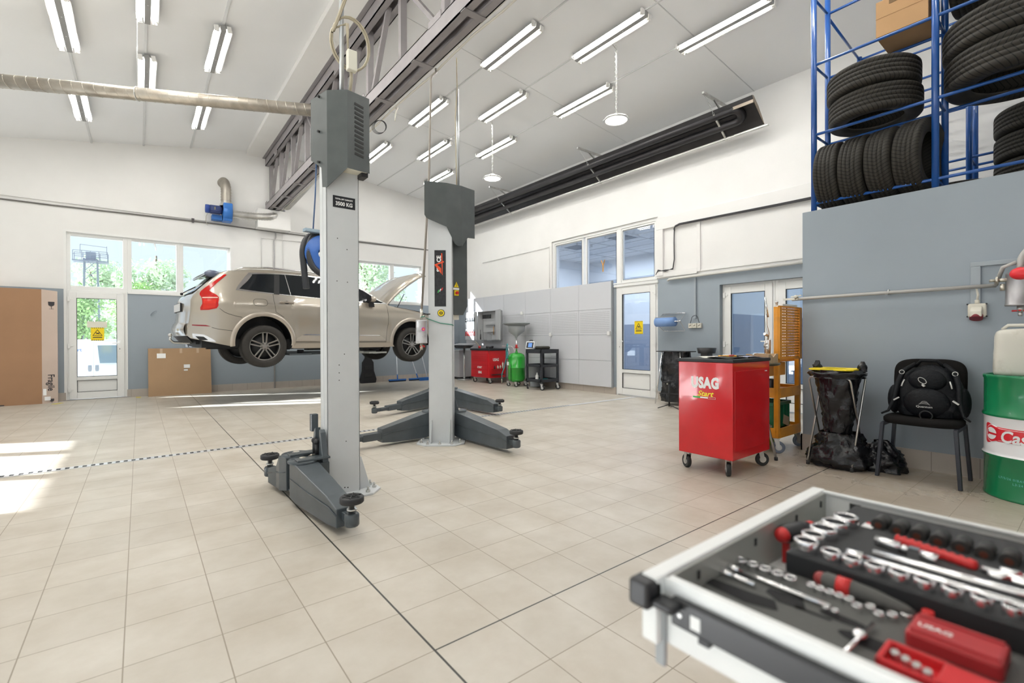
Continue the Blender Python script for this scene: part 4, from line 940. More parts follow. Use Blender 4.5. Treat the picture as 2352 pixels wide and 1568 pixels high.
# rods rising from the middle column
q0 = atY(1052, 430, 3.1); q1 = atY(1050, 205, 3.1); q2 = atY(1049, 100, 3.1)
run('conduit', [q0, q1], .019, mat('galv_pipe', (.55,.57,.58), .35, metal=.7), 'galvanised conduit standing on top of the middle column', 'conduit')
zq = zr(q0.x)-.0
mb = MB().tube([q0+Vector((-.03,-.02,0)), q0.lerp(q1,.3)+Vector((-.035,-.02,0)), q0.lerp(q1,.7)+Vector((-.04,-.02,0)), q1+Vector((-.012,-.02,0)), q1+Vector((-.012,-.01,.35)), q2+Vector((0,0,-.2)), (q2.x, q2.y, 4.24)], .007, 6)
single(mb, 'cable', CABG, 'thin grey cable running from the truss down to the middle column conduit', 'cable')
# near column service pipe and cables
n0 = Vector((.36, 2.02, 2.90)); 
run('conduit', [n0+Vector((-.01,0,0)), (.35,2.02,5.38)], .018, mat('galv_pipe'), 'galvanised conduit rising from the top of the near column', 'conduit')
lp = []
cL = atY(806, 100, 2.0)
for k in range(26): th = pi*.95-2*pi*k/24; lp.append(cL+Vector((cos(th)*.14, .008*k*.2, sin(th)*.19)))
mb = MB()
for s in (0, .012): mb.tube([(.385+s,1.99,5.38),(.38+s,1.99,4.3),(.385+s,1.985,3.75)]+[p+Vector((s,0,s)) for p in lp]+[(.375+s,1.985,3.5),(.385,1.985,3.3)], .0075, 6)
mb.tube([(.40,1.98,3.25),(.41,1.985,3.1),(.395,2.0,2.92)], .012, 6)
single(mb, 'cable_loop', CABG, 'brown cable hanging in a big loop above the near column', 'cable')
single(MB().box((.405,1.965,3.22), (.07,.05,.15)), 'junction_box', mat('box_cream'), 'cream junction box among the cables on top of the near column', 'junction box', bev=.006)
# ================================================================= CAR
CY = radians(4.46); CO = Vector((.90,7.73,0)) - Vector((cos(CY),sin(CY),0))*1.08 + Vector((-sin(CY),cos(CY),0))*.95; LIFT = .665
BODY = mat('car_champagne', (.38,.34,.285), .28, metal=.45, coat=1.0, spec=.5)
CGL = mat('car_glass', (.010,.012,.014), .03, spec=.45); CBLK = mat('car_black', (.012,.012,.013), .5); CCHR = mat('car_chrome', (.78,.77,.75), .18, metal=1)
CLAD = mat('car_clad', (.43,.38,.32), .32, metal=.4, coat=.8)
def interp(T, x):
    if x <= T[0][0]: return T[0][1]
    for i in range(len(T)-1):
        if x <= T[i+1][0]:
            f = (x-T[i][0])/(T[i+1][0]-T[i][0]+1e-9); return T[i][1]+(T[i+1][1]-T[i][1])*f
    return T[-1][1]
TOP = [(-.04,.72),(-.015,.80),(.0,.96),(.01,1.16),(.05,1.24),(.2,1.40),(.33,1.54),(.45,1.655),(.55,1.695),(.7,1.725),(.94,1.765),(1.3,1.785),(1.8,1.785),(2.2,1.765),(2.55,1.715),(2.8,1.645),(3.03,1.525),(3.2,1.42),(3.4,1.29),(3.55,1.215),(3.7,1.185),(3.9,1.16),(4.1,1.13),(4.3,1.095),(4.5,1.05),(4.65,1.0),(4.76,.93),(4.84,.84),(4.88,.70),(4.90,.58)]
BOT = [(-.04,.56),(0,.52),(.2,.47),(.42,.415),(.62,.37),(1.5,.36),(1.56,.33),(3.5,.33),(3.6,.36),(4.4,.36),(4.7,.34),(4.84,.40),(4.90,.50)]
ARC = ((1.07,.45,.462),(4.045,.43,.462))
def bot(x):
    z = interp(BOT, x)
    for (cx_, cz, r) in ARC:
        if abs(x-cx_) < r: z = max(z, cz+sqrt(r*r-(x-cx_)**2))
    return z
def dtop(x, z):
    d = 9
    for i in range(len(TOP)-1):
        ax_, az = TOP[i]; bx_, bz = TOP[i+1]; L2 = (bx_-ax_)**2+(bz-az)**2
        f = max(0, min(1, ((x-ax_)*(bx_-ax_)+(z-az)*(bz-az))/L2)); d = min(d, hypot(x-ax_-f*(bx_-ax_), z-az-f*(bz-az)))
    return d
def yS(x, z, edge=True):
    y = .945
    if z > 1.12: y -= (z-1.12)*.34+ .10*(z-1.12)**2
    if z > .95: y -= .012*min(1, (z-.95)/.1)
    y -= .020*math.exp(-((z-.72)/.16)**2)*(1 if 1.6 < x < 3.5 else .0)
    if z < .45: y -= (.45-z)*.25
    if x < .65: y -= .17*((.65-x)/.65)**2.2
    if x > 4.15: y -= .25*((x-4.15)/.75)**2.2
    if edge:
        r = .07 if x > .6 else .05
        d = dtop(x, z)
        if d < r: y -= r*.8*(1-sqrt(max(0, 1-(1-d/r)**2)))
    return y
car = thing('car', 'champagne estate car raised on a lift with its bonnet open', 'car', (CO.x, CO.y, 0), CY)
def carpart(mb, name, m, **k):
    for v in mb.v: v.z += LIFT
    return mb.build(name, m, k.pop('parent', car), **k)
xs = sorted(set([round(-.04+.01*i, 3) for i in range(10)] + [round(.06+.035*i, 3) for i in range(139)] + [4.80,4.82,4.84,4.86,4.87,4.88,4.89,4.90] + [c-r+e for (c, _, r) in ARC for e in (0,.004,.012,.025)] + [c+r-e for (c, _, r) in ARC for e in (0,.004,.012,.025)]))
xs = [x for x in xs if x <= 4.9]
NR = 30; mb = MB()
for s in (-1, 1):
    vs = []
    for x in xs:
        z0, z1 = bot(x), interp(TOP, x)
        for j in range(NR+1):
            f = j/NR; f = 1-(1-f)**1.35; z = z0+(z1-z0)*f; vs.append((x, s*yS(x, z), z))
    n = NR+1
    mb._add(vs, [(i*n+j, i*n+j+1, (i+1)*n+j+1, (i+1)*n+j) for i in range(len(xs)-1) for j in range(NR)], True)
NB = 10
def band(x, z, v, sx_=0):
    w = yS(x, z); f = v*2-1; y = f*w; k = 1-f*f; dx = 0; dz = 0
    if x < .6: dx = -.07*k*(1-max(0,x)/.6)
    if x > 4.2: dx = .13*k*(x-4.2)/.7
    if .5 < x < 3.4: dz = .025*k
    return (x+dx, y, z+dz)
endr = [(-.04, .56+.16*i/4) for i in range(4)]
bandpts = endr + [(x, interp(TOP, x)) for x in xs if x <= 3.55]
fr_ = [(x, interp(TOP, x)) for x in xs if x >= 4.72]+[(4.90, .58-.08*i/3) for i in range(1, 4)]
for B_ in (bandpts, fr_):
    vs = [band(x, z, j/NB) for (x, z) in B_ for j in range(NB+1)]
    mb._add(vs, [(i*(NB+1)+j, i*(NB+1)+j+1, (i+1)*(NB+1)+j+1, (i+1)*(NB+1)+j) for i in range(len(B_)-1) for j in range(NB)], True)
carpart(mb, 'body', BODY, weld=True)
mb = MB().bb(.15,4.6,-.80,.80,.36,.5).bb(1.56,3.5,-.86,.86,.33,.40).bb(.1,.6,-.6,.6,.42,.6)
for x in (1.2, 2.2, 3.0): mb.bb(x, x+.5, -.3, .3, .30, .37)
mb.bar((.3,-.3,.36),(3.6,-.25,.32),.08,.06).bb(1.9,2.6,-.75,-.5,.29,.34).bb(3.0,3.4,-.75,-.5,.29,.34)
carpart(mb, 'underbody', CBLK)
for (cx_, cz, r) in ARC:
    for s in (-1, 1):
        mb = MB().grid(lambda u, v: (cx_-(r+.002)*cos(pi*u), s*(.55+(yS(cx_, .9)-.60)*v), cz+(r+.002)*sin(pi*u)), 20, 2)
        mb.prism([(cx_-r*cos(pi*i/16), cz+r*sin(pi*i/16)) for i in range(17)], s*.54, s*.55, 'xz'); carpart(mb, 'wheel_arch_liner', CBLK)
carpart(MB().bb(3.62,4.70,-.70,.70,.6,1.08).bb(3.75,4.35,-.35,.35,1.0,1.14), 'engine_bay', CBLK)
def smooth_loop(P, k=4):
    n = len(P); out = []
    for i in range(n):
        p0, p1, p2, p3 = [Vector(P[(i+j) % n]) for j in (-1,0,1,2)]
        for j in range(k): u = j/k; q = .5*((2*p1)+(p2-p0)*u+(2*p0-5*p1+4*p2-p3)*u*u+(3*p1-p0-3*p2+p3)*u**3); out.append((q.x, q.y))
    return out
def patch(poly, off, name, m, sides=(-1,), th=.004, grid_=.06, edge=False, parent=car, **tags):
    dens = []
    for i in range(len(poly)):
        a, b_ = poly[i], poly[(i+1) % len(poly)]; k = max(1, int(hypot(a[0]-b_[0], a[1]-b_[1])/.05))
        for j in range(k): dens.append(Vector((a[0]+(b_[0]-a[0])*j/k, a[1]+(b_[1]-a[1])*j/k)))
    nb = len(dens); pts = list(dens)
    x0, x1 = min(p.x for p in dens), max(p.x for p in dens); z0, z1 = min(p.y for p in dens), max(p.y for p in dens)
    x = x0+grid_/2
    while x < x1:
        z = z0+grid_/2
        while z < z1:
            pts.append(Vector((x, z))); z += grid_
        x += grid_
    V, E, F, *_ = delaunay_2d_cdt(pts, [(i, (i+1) % nb) for i in range(nb)], [], 1, 1e-5)
    res = None
    for s in sides:
        mb = MB(); k = len(V)
        def y(v): return s*(yS(v.x, v.y, edge)+off)
        mb._add([(v.x, y(v), v.y) for v in V]+[(v.x, y(v)-s*(th+.004), v.y) for v in V], [tuple(f) for f in F]+[tuple(k+i for i in f)[::-1] for f in F])
        b0 = len(mb.v)
        # rim
        E2 = {}
        for f in F:
            for i in range(len(f)):
                e = (f[i], f[(i+1) % len(f)]); kk = tuple(sorted(e)); E2.setdefault(kk, []).append(e)
        rim = [v_[0] for v_ in E2.values() if len(v_) == 1]
        mb._add([(v.x, y(v), v.y) for v in V]+[(v.x, y(v)-s*(th+.004), v.y) for v in V], [(a, b_, k+b_, k+a) for a, b_ in rim])
        res = carpart(mb, name, m, parent=parent, **tags)
    return res
# side glazing
WO = [(.655,1.375),(.72,1.345),(1.26,1.315),(1.81,1.29),(2.4,1.27),(3.42,1.235),(3.30,1.325),(3.05,1.49),(2.80,1.60),(2.5,1.675),(2.2,1.71),(1.81,1.725),(1.4,1.72),(.93,1.69),(.86,1.66),(.77,1.55)]
WI = [(.725,1.40),(.76,1.375),(1.26,1.335),(1.81,1.305),(2.4,1.285),(3.33,1.255),(3.25,1.32),(3.03,1.47),(2.78,1.58),(2.5,1.655),(2.2,1.69),(1.81,1.705),(1.4,1.70),(.97,1.665),(.925,1.635),(.845,1.53)]
patch(smooth_loop(WO), .004, 'window_trim', CCHR, (-1,1)); patch(smooth_loop(WI), .009, 'side_window', CGL, (-1,1))
for X0, X1 in ((1.25,1.36),(2.42,2.53)):
    o = patch([(X0,1.315 if X0<2 else 1.28),(X1-.02,1.312 if X0<2 else 1.275),(X1+.03,1.69 if X0<2 else 1.65),(X0+.05,1.69 if X0<2 else 1.65)], .011, 'pillar_trim', CBLK, (-1,1))
patch([(1.535,1.305),(1.545,1.305),(1.49,1.70),(1.48,1.70)], .012, 'quarter_divider', CCHR, (-1,1), grid_=.2)
# seams
def seam(pts, name='door_seam', r=.0035, m=CBLK, sides=(-1,1)):
    for s in sides:
        mb = MB(); P = []
        for i in range(len(pts)-1):
            a, b_ = pts[i], pts[i+1]; k = max(1, int(hypot(a[0]-b_[0], a[1]-b_[1])/.05))
            for j in range(k): x, z = a[0]+(b_[0]-a[0])*j/k, a[1]+(b_[1]-a[1])*j/k; P.append((x, s*(yS(x, z)+.0), z))
        x, z = pts[-1]; P.append((x, s*yS(x, z), z)); mb.tube(P, r, 5); carpart(mb, name, m)
seam([(1.30,1.69),(1.25,1.5),(1.235,1.31),(1.24,1.2),(1.265,.99),(1.40,.90)]); seam([(2.48,1.28),(2.47,.9),(2.45,.45)]); seam([(3.45,1.22),(3.48,1.0),(3.48,.84),(3.44,.6),(3.42,.44)])
seam([(1.58,.45),(2.4,.44),(3.42,.44)]); seam([(1.54,.62),(1.57,.45)])
seam([(.39,1.02),(.46,.96),(.52,.93),(.62,.90),(.72,.88)]); seam([(.28,.70),(.36,.675),(.5,.655),(.605,.64)])
FLP = smooth_loop([(.90,1.15),(.925,1.20),(1.0,1.212),(1.10,1.205),(1.13,1.155),(1.11,1.10),(1.02,1.09),(.93,1.095)]); seam(FLP+[FLP[0]], 'fuel_flap_seam', .0028, sides=(-1,))
seam([(3.66,1.19),(4.0,1.145),(4.3,1.10),(4.55,1.045)], 'bonnet_gap', .008)
# tail lights, bumper details, cladding
TL = mat('tail_red', (.45,.008,.006), .12, spec=.5); TL2 = mat('tail_red_bright', (.62,.025,.012), .15, spec=.4)
tlp = [(.13,.985),(.35,1.02),(.375,1.12),(.385,1.215),(.33,1.27),(.265,1.315),(.30,1.37),(.41,1.49),(.53,1.61),(.49,1.615),(.45,1.58),(.28,1.43),(.15,1.31),(.13,1.24),(.15,1.20),(.155,1.09)]
tl = patch(smooth_loop(tlp, 2), .007, 'tail_light', TL, (-1,1), grid_=.04)
patch([(.16,1.00),(.33,1.035),(.35,1.17),(.17,1.165)], .010, 'tail_light_lens', TL2, (-1,1), grid_=.04)
patch([(.16,1.185),(.37,1.195),(.37,1.212),(.16,1.203)], .012, 'tail_light_bar', mat('lens_pale', (.9,.55,.45), .2), (-1,1), grid_=.05)
patch([(.02,.745),(.20,.74),(.27,.715),(.10,.722),(.02,.73)], .006, 'reflector', mat('reflector_dark_red', (.25,.01,.02), .2), (-1,1), grid_=.05)
patch([(.06,.555),(.17,.545),(.23,.49),(.12,.485)], .010, 'exhaust_outlet', CBLK, (-1,1), grid_=.05)
patch([(.02,.60),(.18,.58),(.30,.50),(.34,.46),(.22,.47),(.03,.53)], .004, 'bumper_trim', mat('skid_silver', (.72,.72,.73), .25, metal=.5), (-1,1), grid_=.05)
for (cx_, cz, r) in ARC:
    for s in (-1, 1):
        mb = MB()
        def f(u, v):
            a_ = radians(-8)+(pi+radians(16))*u; rr = r-.004+(.075)*v; x = cx_-rr*cos(a_); z = max(.36, cz+rr*sin(a_)); o_ = .014*(1-abs(2*v-1)**3)
            return (x, s*(yS(x, min(z, 1.0), False)+o_+.004), z)
        mb.grid(f, 40, 5); carpart(mb, 'arch_trim', CLAD)
patch([(1.62,.52),(1.72,.575),(3.30,.565),(3.40,.50),(3.42,.465),(1.60,.465)], .010, 'door_cladding', CLAD, (-1,1), grid_=.12)
patch([(1.72,.575),(1.78,.595),(3.26,.585),(3.30,.565)], .014, 'cladding_strip', CCHR, (-1,1), grid_=.12)
patch([(1.55,.42),(3.55,.42),(3.62,.34),(1.53,.34)], .012, 'sill', CLAD, (-1,1), grid_=.12)
for s in (-1, 1):
    for x in (1.455, 2.62):
        mb = MB(); z = 1.175 if x < 2 else 1.165; mb.bar((x-.12, s*(yS(x,z)+.028), z+.003), (x+.12, s*(yS(x,z)+.028), z-.003), .022, .03)
        for e in (-.11,.11): mb.box((x+e, s*(yS(x,z)+.012), z), (.03,.03,.026))
        carpart(mb, 'door_handle', CLAD, bev=.005)
for s in (-1,1):
    for x in (1.455, 2.62): z = 1.165; mb = MB().sph((x, s*(yS(x,z)-.004), z), .04, 12, (1.2,.35,.9)); carpart(mb, 'handle_recess', CBLK)
for s in (-1, 1):
    mb = MB().tube([(.66, s*.70, 1.715), (.80, s*.70, 1.765), (1.2, s*.70, 1.80), (1.9, s*.70, 1.795), (2.5, s*.70, 1.745), (2.62, s*.70, 1.70)], [.010,.016,.018,.018,.016,.010], 8); carpart(mb, 'roof_rail', CCHR)
for s in (-1, 1):
    carpart(MB().sph((3.08, s*1.02, 1.315), .10, 14, (.75,1.1,.62)), 'mirror', CLAD)
for s in (-1, 1): mb = MB().prism([(3.05,1.16),(3.14,1.16),(3.12,1.27),(3.05,1.27)], s*.90, s*1.0, 'xz').box((3.005, s*1.02, 1.315), (.012,.18,.10)); carpart(mb, 'mirror_foot', CBLK, bev=.006)
mb = MB(); mb.grid(lambda u, v: (.50-.02*(1-abs(2*v-1)**2)-.26*u, (v*2-1)*(.60-.04*u), 1.70-.065*u-.0*(2*v-1)**2), 6, 14); mb.grid(lambda u, v: (.50-.26*u, (v*2-1)*(.60-.04*u), 1.675-.06*u), 6, 14)
mb.bb(.24,.27,-.56,.56,1.61,1.645)
carpart(mb, 'spoiler', BODY, bev=.004)
# bundled coat-like cover hung behind the spoiler end
mb = MB().sph((.34,-.60,1.63), .10, 16, (1.15,.55,.62)); 
for v in mb.v: v += Vector((0,0,.012*noise.noise(v*22))) + Vector((.012*noise.noise(v*30+Vector((5,0,0))),0,0))
carpart(mb, 'spoiler_end', mat('spoiler_gloss', (.08,.10,.16), .15, coat=1))
# tailgate glass, plate, wiper, bumper
mb = MB()
def bz(x, v, o=.008):
    z = interp(TOP, x); p = band(x, z, v); return (p[0]-o, p[1], p[2]+o)
mb.grid(lambda u, v: bz(.08+.33*u, .10+.80*v), 8, 10); carpart(mb, 'rear_window', CGL)
mb = MB(); mb.tube([bz(.10,.5,.03), bz(.13,.3,.03), bz(.16,.12,.03)], .009, 6).sph(bz(.08,.5,.03), .025, 8); carpart(mb, 'rear_wiper', CBLK)
mb = MB().box((-.075,0,1.05), (.02,.62,.13)); carpart(mb, 'number_plate', mat('plate_white', (.7,.7,.7), .4), bev=.002)
mb = MB().box((-.066,0,1.05),(.02,.64,.15)); carpart(mb, 'plate_frame', CBLK)
mb = MB(); mb.grid(lambda u, v: (band(-.03, .60, .05+.9*v)[0]-.012+.10*u, band(-.03,.60,.05+.9*v)[1]*.97, .575-.13*u), 5, 12); carpart(mb, 'rear_valance', CBLK)
mb = MB(); mb.grid(lambda u, v: (band(-.02, .72, .04+.92*v)[0]-.02-.03*sin(pi*u), band(-.02,.72,.04+.92*v)[1]*.985, .56+.22*u), 6, 14); carpart(mb, 'rear_bumper', BODY)
MB_ = MB().tube([(.30,-.08,.47),(.05,-.08,.44),(-.14,-.08,.45),(-.19,-.08,.50),(-.19,-.08,.555)], .022, 8).sph((-.19,-.08,.58), .032, 12); carpart(MB_, 'tow_bar', STEEL)
# windscreen
mb = MB(); mb.grid(lambda u, v: (lambda x: (band(x, interp(TOP, x), .07+.86*v)[0], band(x, interp(TOP, x), .07+.86*v)[1], interp(TOP, x)+.018+.02*(1-(2*v-1)**2)))(2.84+.66*u), 8, 10); carpart(mb, 'windscreen', CGL)
# bonnet, open
HPf = [(3.46,1.27),(3.60,1.42),(3.80,1.60),(4.02,1.765),(4.25,1.91),(4.42,1.99),(4.50,2.005)]
def hood(u, v):
    i = min(int(u*6), 5); f = u*6-i; x = HPf[i][0]+(HPf[i+1][0]-HPf[i][0])*f; z = HPf[i][1]+(HPf[i+1][1]-HPf[i][1])*f
    w = .80-.10*u*u; t_ = v*2-1; e = max(0, abs(t_)-.86)/.14
    # panel normal pointing back and up
    nx, nz = -.62, .78; dep = -.085*e**1.5 + .02*(1-t_*t_) + (.012 if .55 < abs(t_) < .62 else 0)
    return (x+nx*dep, t_*w, z+nz*dep)
mb = MB(); mb.grid(hood, 24, 40); carpart(mb, 'bonnet', BODY, solid=.02)
mb = MB()
for s in (-1, 1): mb = MB().tube([(3.80,s*.70,1.15),(3.98,s*.72,1.50)], .008, 6).bar((3.52,s*.74,1.18),(3.56,s*.74,1.34),.02,.03); carpart(mb, 'bonnet_strut', CBLK)
mb = MB(); mb.grid(lambda u, v: (3.50+.14*u, (v*2-1)*.74, 1.20+.05*sin(pi*u)), 3, 10); carpart(mb, 'wiper_cowl', CBLK)
for s in (-1,1): mb = MB().prism([(4.30,.95),(4.62,.93),(4.72,.86),(4.70,.80),(4.45,.82)], s*(yS(4.5,.88)-.01), s*(yS(4.5,.88)+.0), 'xz'); carpart(mb, 'headlight', mat('headlight', (.55,.57,.6), .1, coat=1))
# wheels
RIM = mat('rim_gunmetal', (.30,.29,.27), .3, metal=.85); DISC = mat('brake_disc', (.30,.14,.11), .5, metal=.5)
def wheel(x, s, z=.3775, steer=0):
    R0 = .375; w = .118; yo = s*(.95-w)
    prof = [(.250,-w+.012),(.262,-w),(.30,-w-.004),(.345,-w+.002),(.366,-w+.018),(.375,-w+.045),(.3765,0),(.375,w-.045),(.366,w-.018),(.345,w-.002),(.30,w+.004),(.262,w),(.250,w-.012)]
    mb = MB().lathe([(r, h*s) for r, h in prof], (x, yo, z), (0,1,0), n=56)
    tyre = carpart(mb, 'wheel', mat('tyre_rubber', (.030,.027,.024), .75, var=.2, vscale=10))
    tr = MB()
    for k in range(72):
        a_ = 2*pi*k/72
        for (h0, h1) in ((-.10,-.055),(-.045,-.003),(.003,.045),(.055,.10)):
            d = .02*(1 if h0 < 0 else -1); r_ = .3775
            p = lambda ang, h: (x+cos(ang)*r_, yo+h, z+sin(ang)*r_)
            tr.quad(p(a_, h0), p(a_+.055, h0), p(a_+.055+d, h1), p(a_+d, h1))
    tr.v = tr.v; carpart(tr, 'tread', mat('tread_rubber', (.030,.028,.026), .8), parent=tyre)
    r = MB().lathe([(.250,-w+.012),(.244,-w+.02),(.236,-w+.04),(.232,w-.05),(.236,w-.014),(.246,w-.006),(.252,w-.012)], (x, yo, z), (0,1,0), n=48) if s > 0 else MB().lathe([(.252,-w+.012),(.246,-w+.004),(.236,-w+.014),(.232,-w+.05),(.232,w-.02),(.250,w-.01)], (x, yo, z), (0,1,0), n=48)
    yf = yo+s*(w-.03)
    for k in range(5):
        a_ = pi/2+2*pi*k/5
        for e in (-1, 1):
            c0 = Vector((x+cos(a_+e*.40)*.060, yf-s*.0, z+sin(a_+e*.40)*.060)); c1_ = Vector((x+cos(a_+e*.150)*.236, yf+s*.012, z+sin(a_+e*.150)*.236))
            r.bar(c0, c1_, .023, .022, up=(0,1,0))
    r.lathe([(0,.0),(.06,.0),(.068,-.012),(.068,-.05),(0,-.05)], (x, yf+s*.012, z), (0,s,0), n=24)
    carpart(r, 'rim', RIM, parent=tyre, bev=.003)
    lug = MB().cyl((x, yf+s*.010, z), (x, yf+s*.016, z), .030, n=20)
    carpart(lug, 'hub_cap', mat('hub_cap', (.35,.34,.33), .3, metal=.8), parent=tyre)
    l2 = MB()
    for k in range(5): a_ = pi/2+2*pi*(k+.5)/5; l2.cyl((x+cos(a_)*.052, yf+s*.005, z+sin(a_)*.052), (x+cos(a_)*.052, yf+s*.0135, z+sin(a_)*.052), .010, n=8)
    carpart(l2, 'wheel_nut', CBLK, parent=tyre)
    d = MB().lathe([(0,.0),(.165,.0),(.165,.02),(0,.02)], (x, yo+s*.01, z), (0,1,0), n=36); carpart(d, 'brake_disc', DISC, parent=tyre)
    c = MB().lathe([(0,-.03),(.230,-.03),(.230,-.025),(0,-.025)], (x, yo-s*.0, z), (0,1,0), n=36); carpart(c, 'wheel_well', CBLK, parent=tyre)
for x in (1.08, 4.05):
    for s in (-1, 1): wheel(x, s)
# in-ground ram lift under the car
LX, LY = 2.72, .0
B = car.matrix_basis; Lc = B @ Vector((LX, LY, 0))
rl = thing('ram_lift', 'in-ground ram lift whose grey swing arms carry the raised car', 'vehicle lift', tuple(Lc), CY)
MB().cyl((0,0,0),(0,0,LIFT+.20),.11,n=28).build('ram', CHROME, rl); MB().cyl((0,0,0),(0,0,.01),.2).build('base_ring', ARM, rl)
MB().bb(-.2,.2,-.25,.25,LIFT+.19,LIFT+.26).build('carrier', ARM, rl, bev=.006)
for (x, y) in ((-.95,-.68),(.62,-.68),(-.95,.68),(.62,.68)):
    MB().bar((0,.15*(1 if y>0 else -1),LIFT+.225),(x,y,LIFT+.225),.12,.05).bb(x-.24,x+.16,y-.14,y+.14,LIFT+.20,LIFT+.235).build('swing_arm', ARM if x<0 else mat('arm_pale', (.42,.43,.40), .4), rl, bev=.004)
    MB().cyl((x,y,LIFT+.235),(x,y,LIFT+.30),.06,n=20).build('lifting_pad', PAD, rl)
# ================================================================= RIGHT SIDE OF THE SHOP
def caster(parent, x, y, rz=0.0, r=.05, h=.13, brake=False, wm=RUBBER, fm=ZINC, world=True):
    R_ = Matrix.Translation((x, y, 0)) @ Matrix.Rotation(rz, 4, 'Z')
    w = MB(); w.tf = R_; w.lathe([(0,-.014),(r*.62,-.014),(r*.66,-.017),(r*.92,-.017),(r,-.010),(r,.010),(r*.92,.017),(r*.66,.017),(r*.62,.014),(0,.014)], (0,-.02,r), (1,0,0), n=28)
    o = w.build('caster_wheel', wm, parent, world=world)
    f = MB(); f.tf = R_
    for s in (-1, 1): f.prism([(-.022,h-.004),(.022,h-.004),(.0,r-.012),(-.035,r-.012)], s*.021-.0015, s*.021+.0015, 'yz')
    f.bb(-.03,.03,-.03,.03,h-.006,h); f.cyl((-.026,-.02,r),(.026,-.02,r),.006,n=8)
    f.build('caster_fork', fm, parent, world=world)
    h_ = MB(); h_.tf = R_; h_.cyl((-.0185,-.02,r),(.0185,-.02,r),r*.5,n=18); h_.build('caster_hub', fm, o, world=False) if False else h_.build('caster_hub', fm, parent, world=world)
# ---- big red roller cabinet
tx0, tx1, ty0, ty1, tz0, tz1 = 2.93, 3.60, .36, .85, .145, .945
t = thing('roller_cabinet', 'large red roller cabinet with white USAG lettering in the middle of the floor', 'tool cabinet', ((tx0+tx1)/2, (ty0+ty1)/2, 0))
MB().bb(tx0,tx1,ty0,ty1,tz0,tz1).build('body', RED, t, bev=.006, world=True)
mb = MB().bb(tx0+.035,tx1-.02,ty0-.002,ty0+.003,tz0+.07,tz1-.07); mb.build('side_panel', RED, t, bev=.0015, world=True)
MB().bb(tx0-.008,tx1+.008,ty0-.008,ty1+.008,tz1,tz1+.028).build('top_mat', mat('mat_black', (.022,.024,.028), .5, bump=.1, bscale=150), t, bev=.006, world=True)
for (x, y, r) in ((tx0+.05,ty0+.06,2.2),(tx1-.06,ty0+.06,.9),(tx0+.05,ty1-.06,2.6),(tx1-.06,ty1-.06,2.0)): caster(t, x, y, r, r=.058, h=.145)
FX = lambda y, z: frame3((tx0-.0015, y, z), (0,-1,0), (0,0,1), Vector((-1,0,0)))
ub = text_mb('USAG', .122, FX(.60,.765), .001, .0072, spacing=1.08, xs=.76); ub.build('lettering', INKW, t, world=True)
text_mb('Start', .062, FX(.60,.675), .001, .0012, shear=.35, xs=1.15).build('lettering', mat('ink_yellow', (.85,.75,.05), .5), t, world=True)
for k, cm in enumerate((mat('flag_green'), INKW, RED)):
    mb = MB(); mb.tf = FX(.60,.643); mb.box((-.075+.068*k,0,.0005),(.068,.012,.001)); mb.build('flag_stripe', cm, t, world=True)
mb = MB(); mb.tf = FX(.60,.643); mb.box((.06,.0065,.0005),(.07,.002,.001)).box((.06,-.0065,.0005),(.07,.002,.001)).box((.095,0,.0005),(.002,.013,.001)); mb.build('flag_outline', INKW, t, world=True)
MB().bb(3.50,3.54,ty0-.004,ty0,.855,.862).build('small_label', INKW, t, world=True)
ztop = tz1+.028
random.seed(5)
def sheet_paper(cx_, cy_, w, d, rz, label, m, nm='paper_sheet', h=.001, z=ztop, grp='papers on the red cabinet'):
    mb = MB(); R_ = Matrix.Rotation(rz, 3, 'Z')
    mb.grid(lambda u, v: Vector((cx_, cy_, z+.002+h*(sin(u*5+cx_*9)*.5+.5)*3))+R_@Vector(((u-.5)*w, (v-.5)*d, 0)), 6, 4)
    return single(mb, nm, m, label, 'paper', grp, solid=.0008)
PAPER = mat('paper', (.75,.76,.78), .7); 
sheet_paper(3.28,.56,.21,.29,.4,'white printed sheet under the yellow-handled cutter on the red cabinet',PAPER,h=.004)
sheet_paper(3.42,.50,.20,.28,-.5,'bluish printed sheet beside the wooden tray on the red cabinet',mat('paper_blue',(.45,.50,.66),.6),h=.005)
sheet_paper(3.15,.64,.16,.22,1.1,'pale leaflet at the back edge of the red cabinet top',mat('paper_cream',(.66,.64,.58),.7),h=.004)
single(MB().bar((3.13,.58,ztop+.014),(3.30,.52,ztop+.014),.03,.022), 'knife', mat('knife_orange',(.80,.38,.03),.4), 'orange and black cutter knife lying on the red cabinet', 'knife', bev=.005)
single(MB().bar((3.31,.515,ztop+.014),(3.44,.47,ztop+.012),.028,.02), 'knife_sheath', BLACKP, 'black sheath next to the orange knife on the red cabinet', 'sheath', bev=.005)
single(MB().grid(lambda u,v:(2.97+.34*u,.40+.20*v,ztop+.004+.012*sin(3*u+2*v)**2),10,6), 'rubber_mat', mat('mat_dull',(.04,.04,.035),.8), 'crumpled black mat across the front of the red cabinet top', 'mat', solid=.003)
sheet_paper(3.50,.62,.14,.20,.2,'small white card at the far right corner of the red cabinet top',PAPER,h=.006)
single(MB().bb(3.02,3.12,.50,.56,ztop,ztop+.018),'notebook',mat('notebook_dark',(.03,.04,.07),.5),'small dark notebook among the papers on the red cabinet','notebook',bev=.003)
for k,(x,y,a) in enumerate(((3.04,.44,.3),(3.42,.42,.8))):
    single(MB().bar((x,y,ztop+.028),(x+.10*cos(a),y+.05*sin(a),ztop+.028),.014,.012), 'marker_pen', REDP if k==0 else STEEL, ['red pen on the black mat of the red cabinet','small steel tool near the front corner of the red cabinet'][k], ['pen','tool'][k], bev=.003)
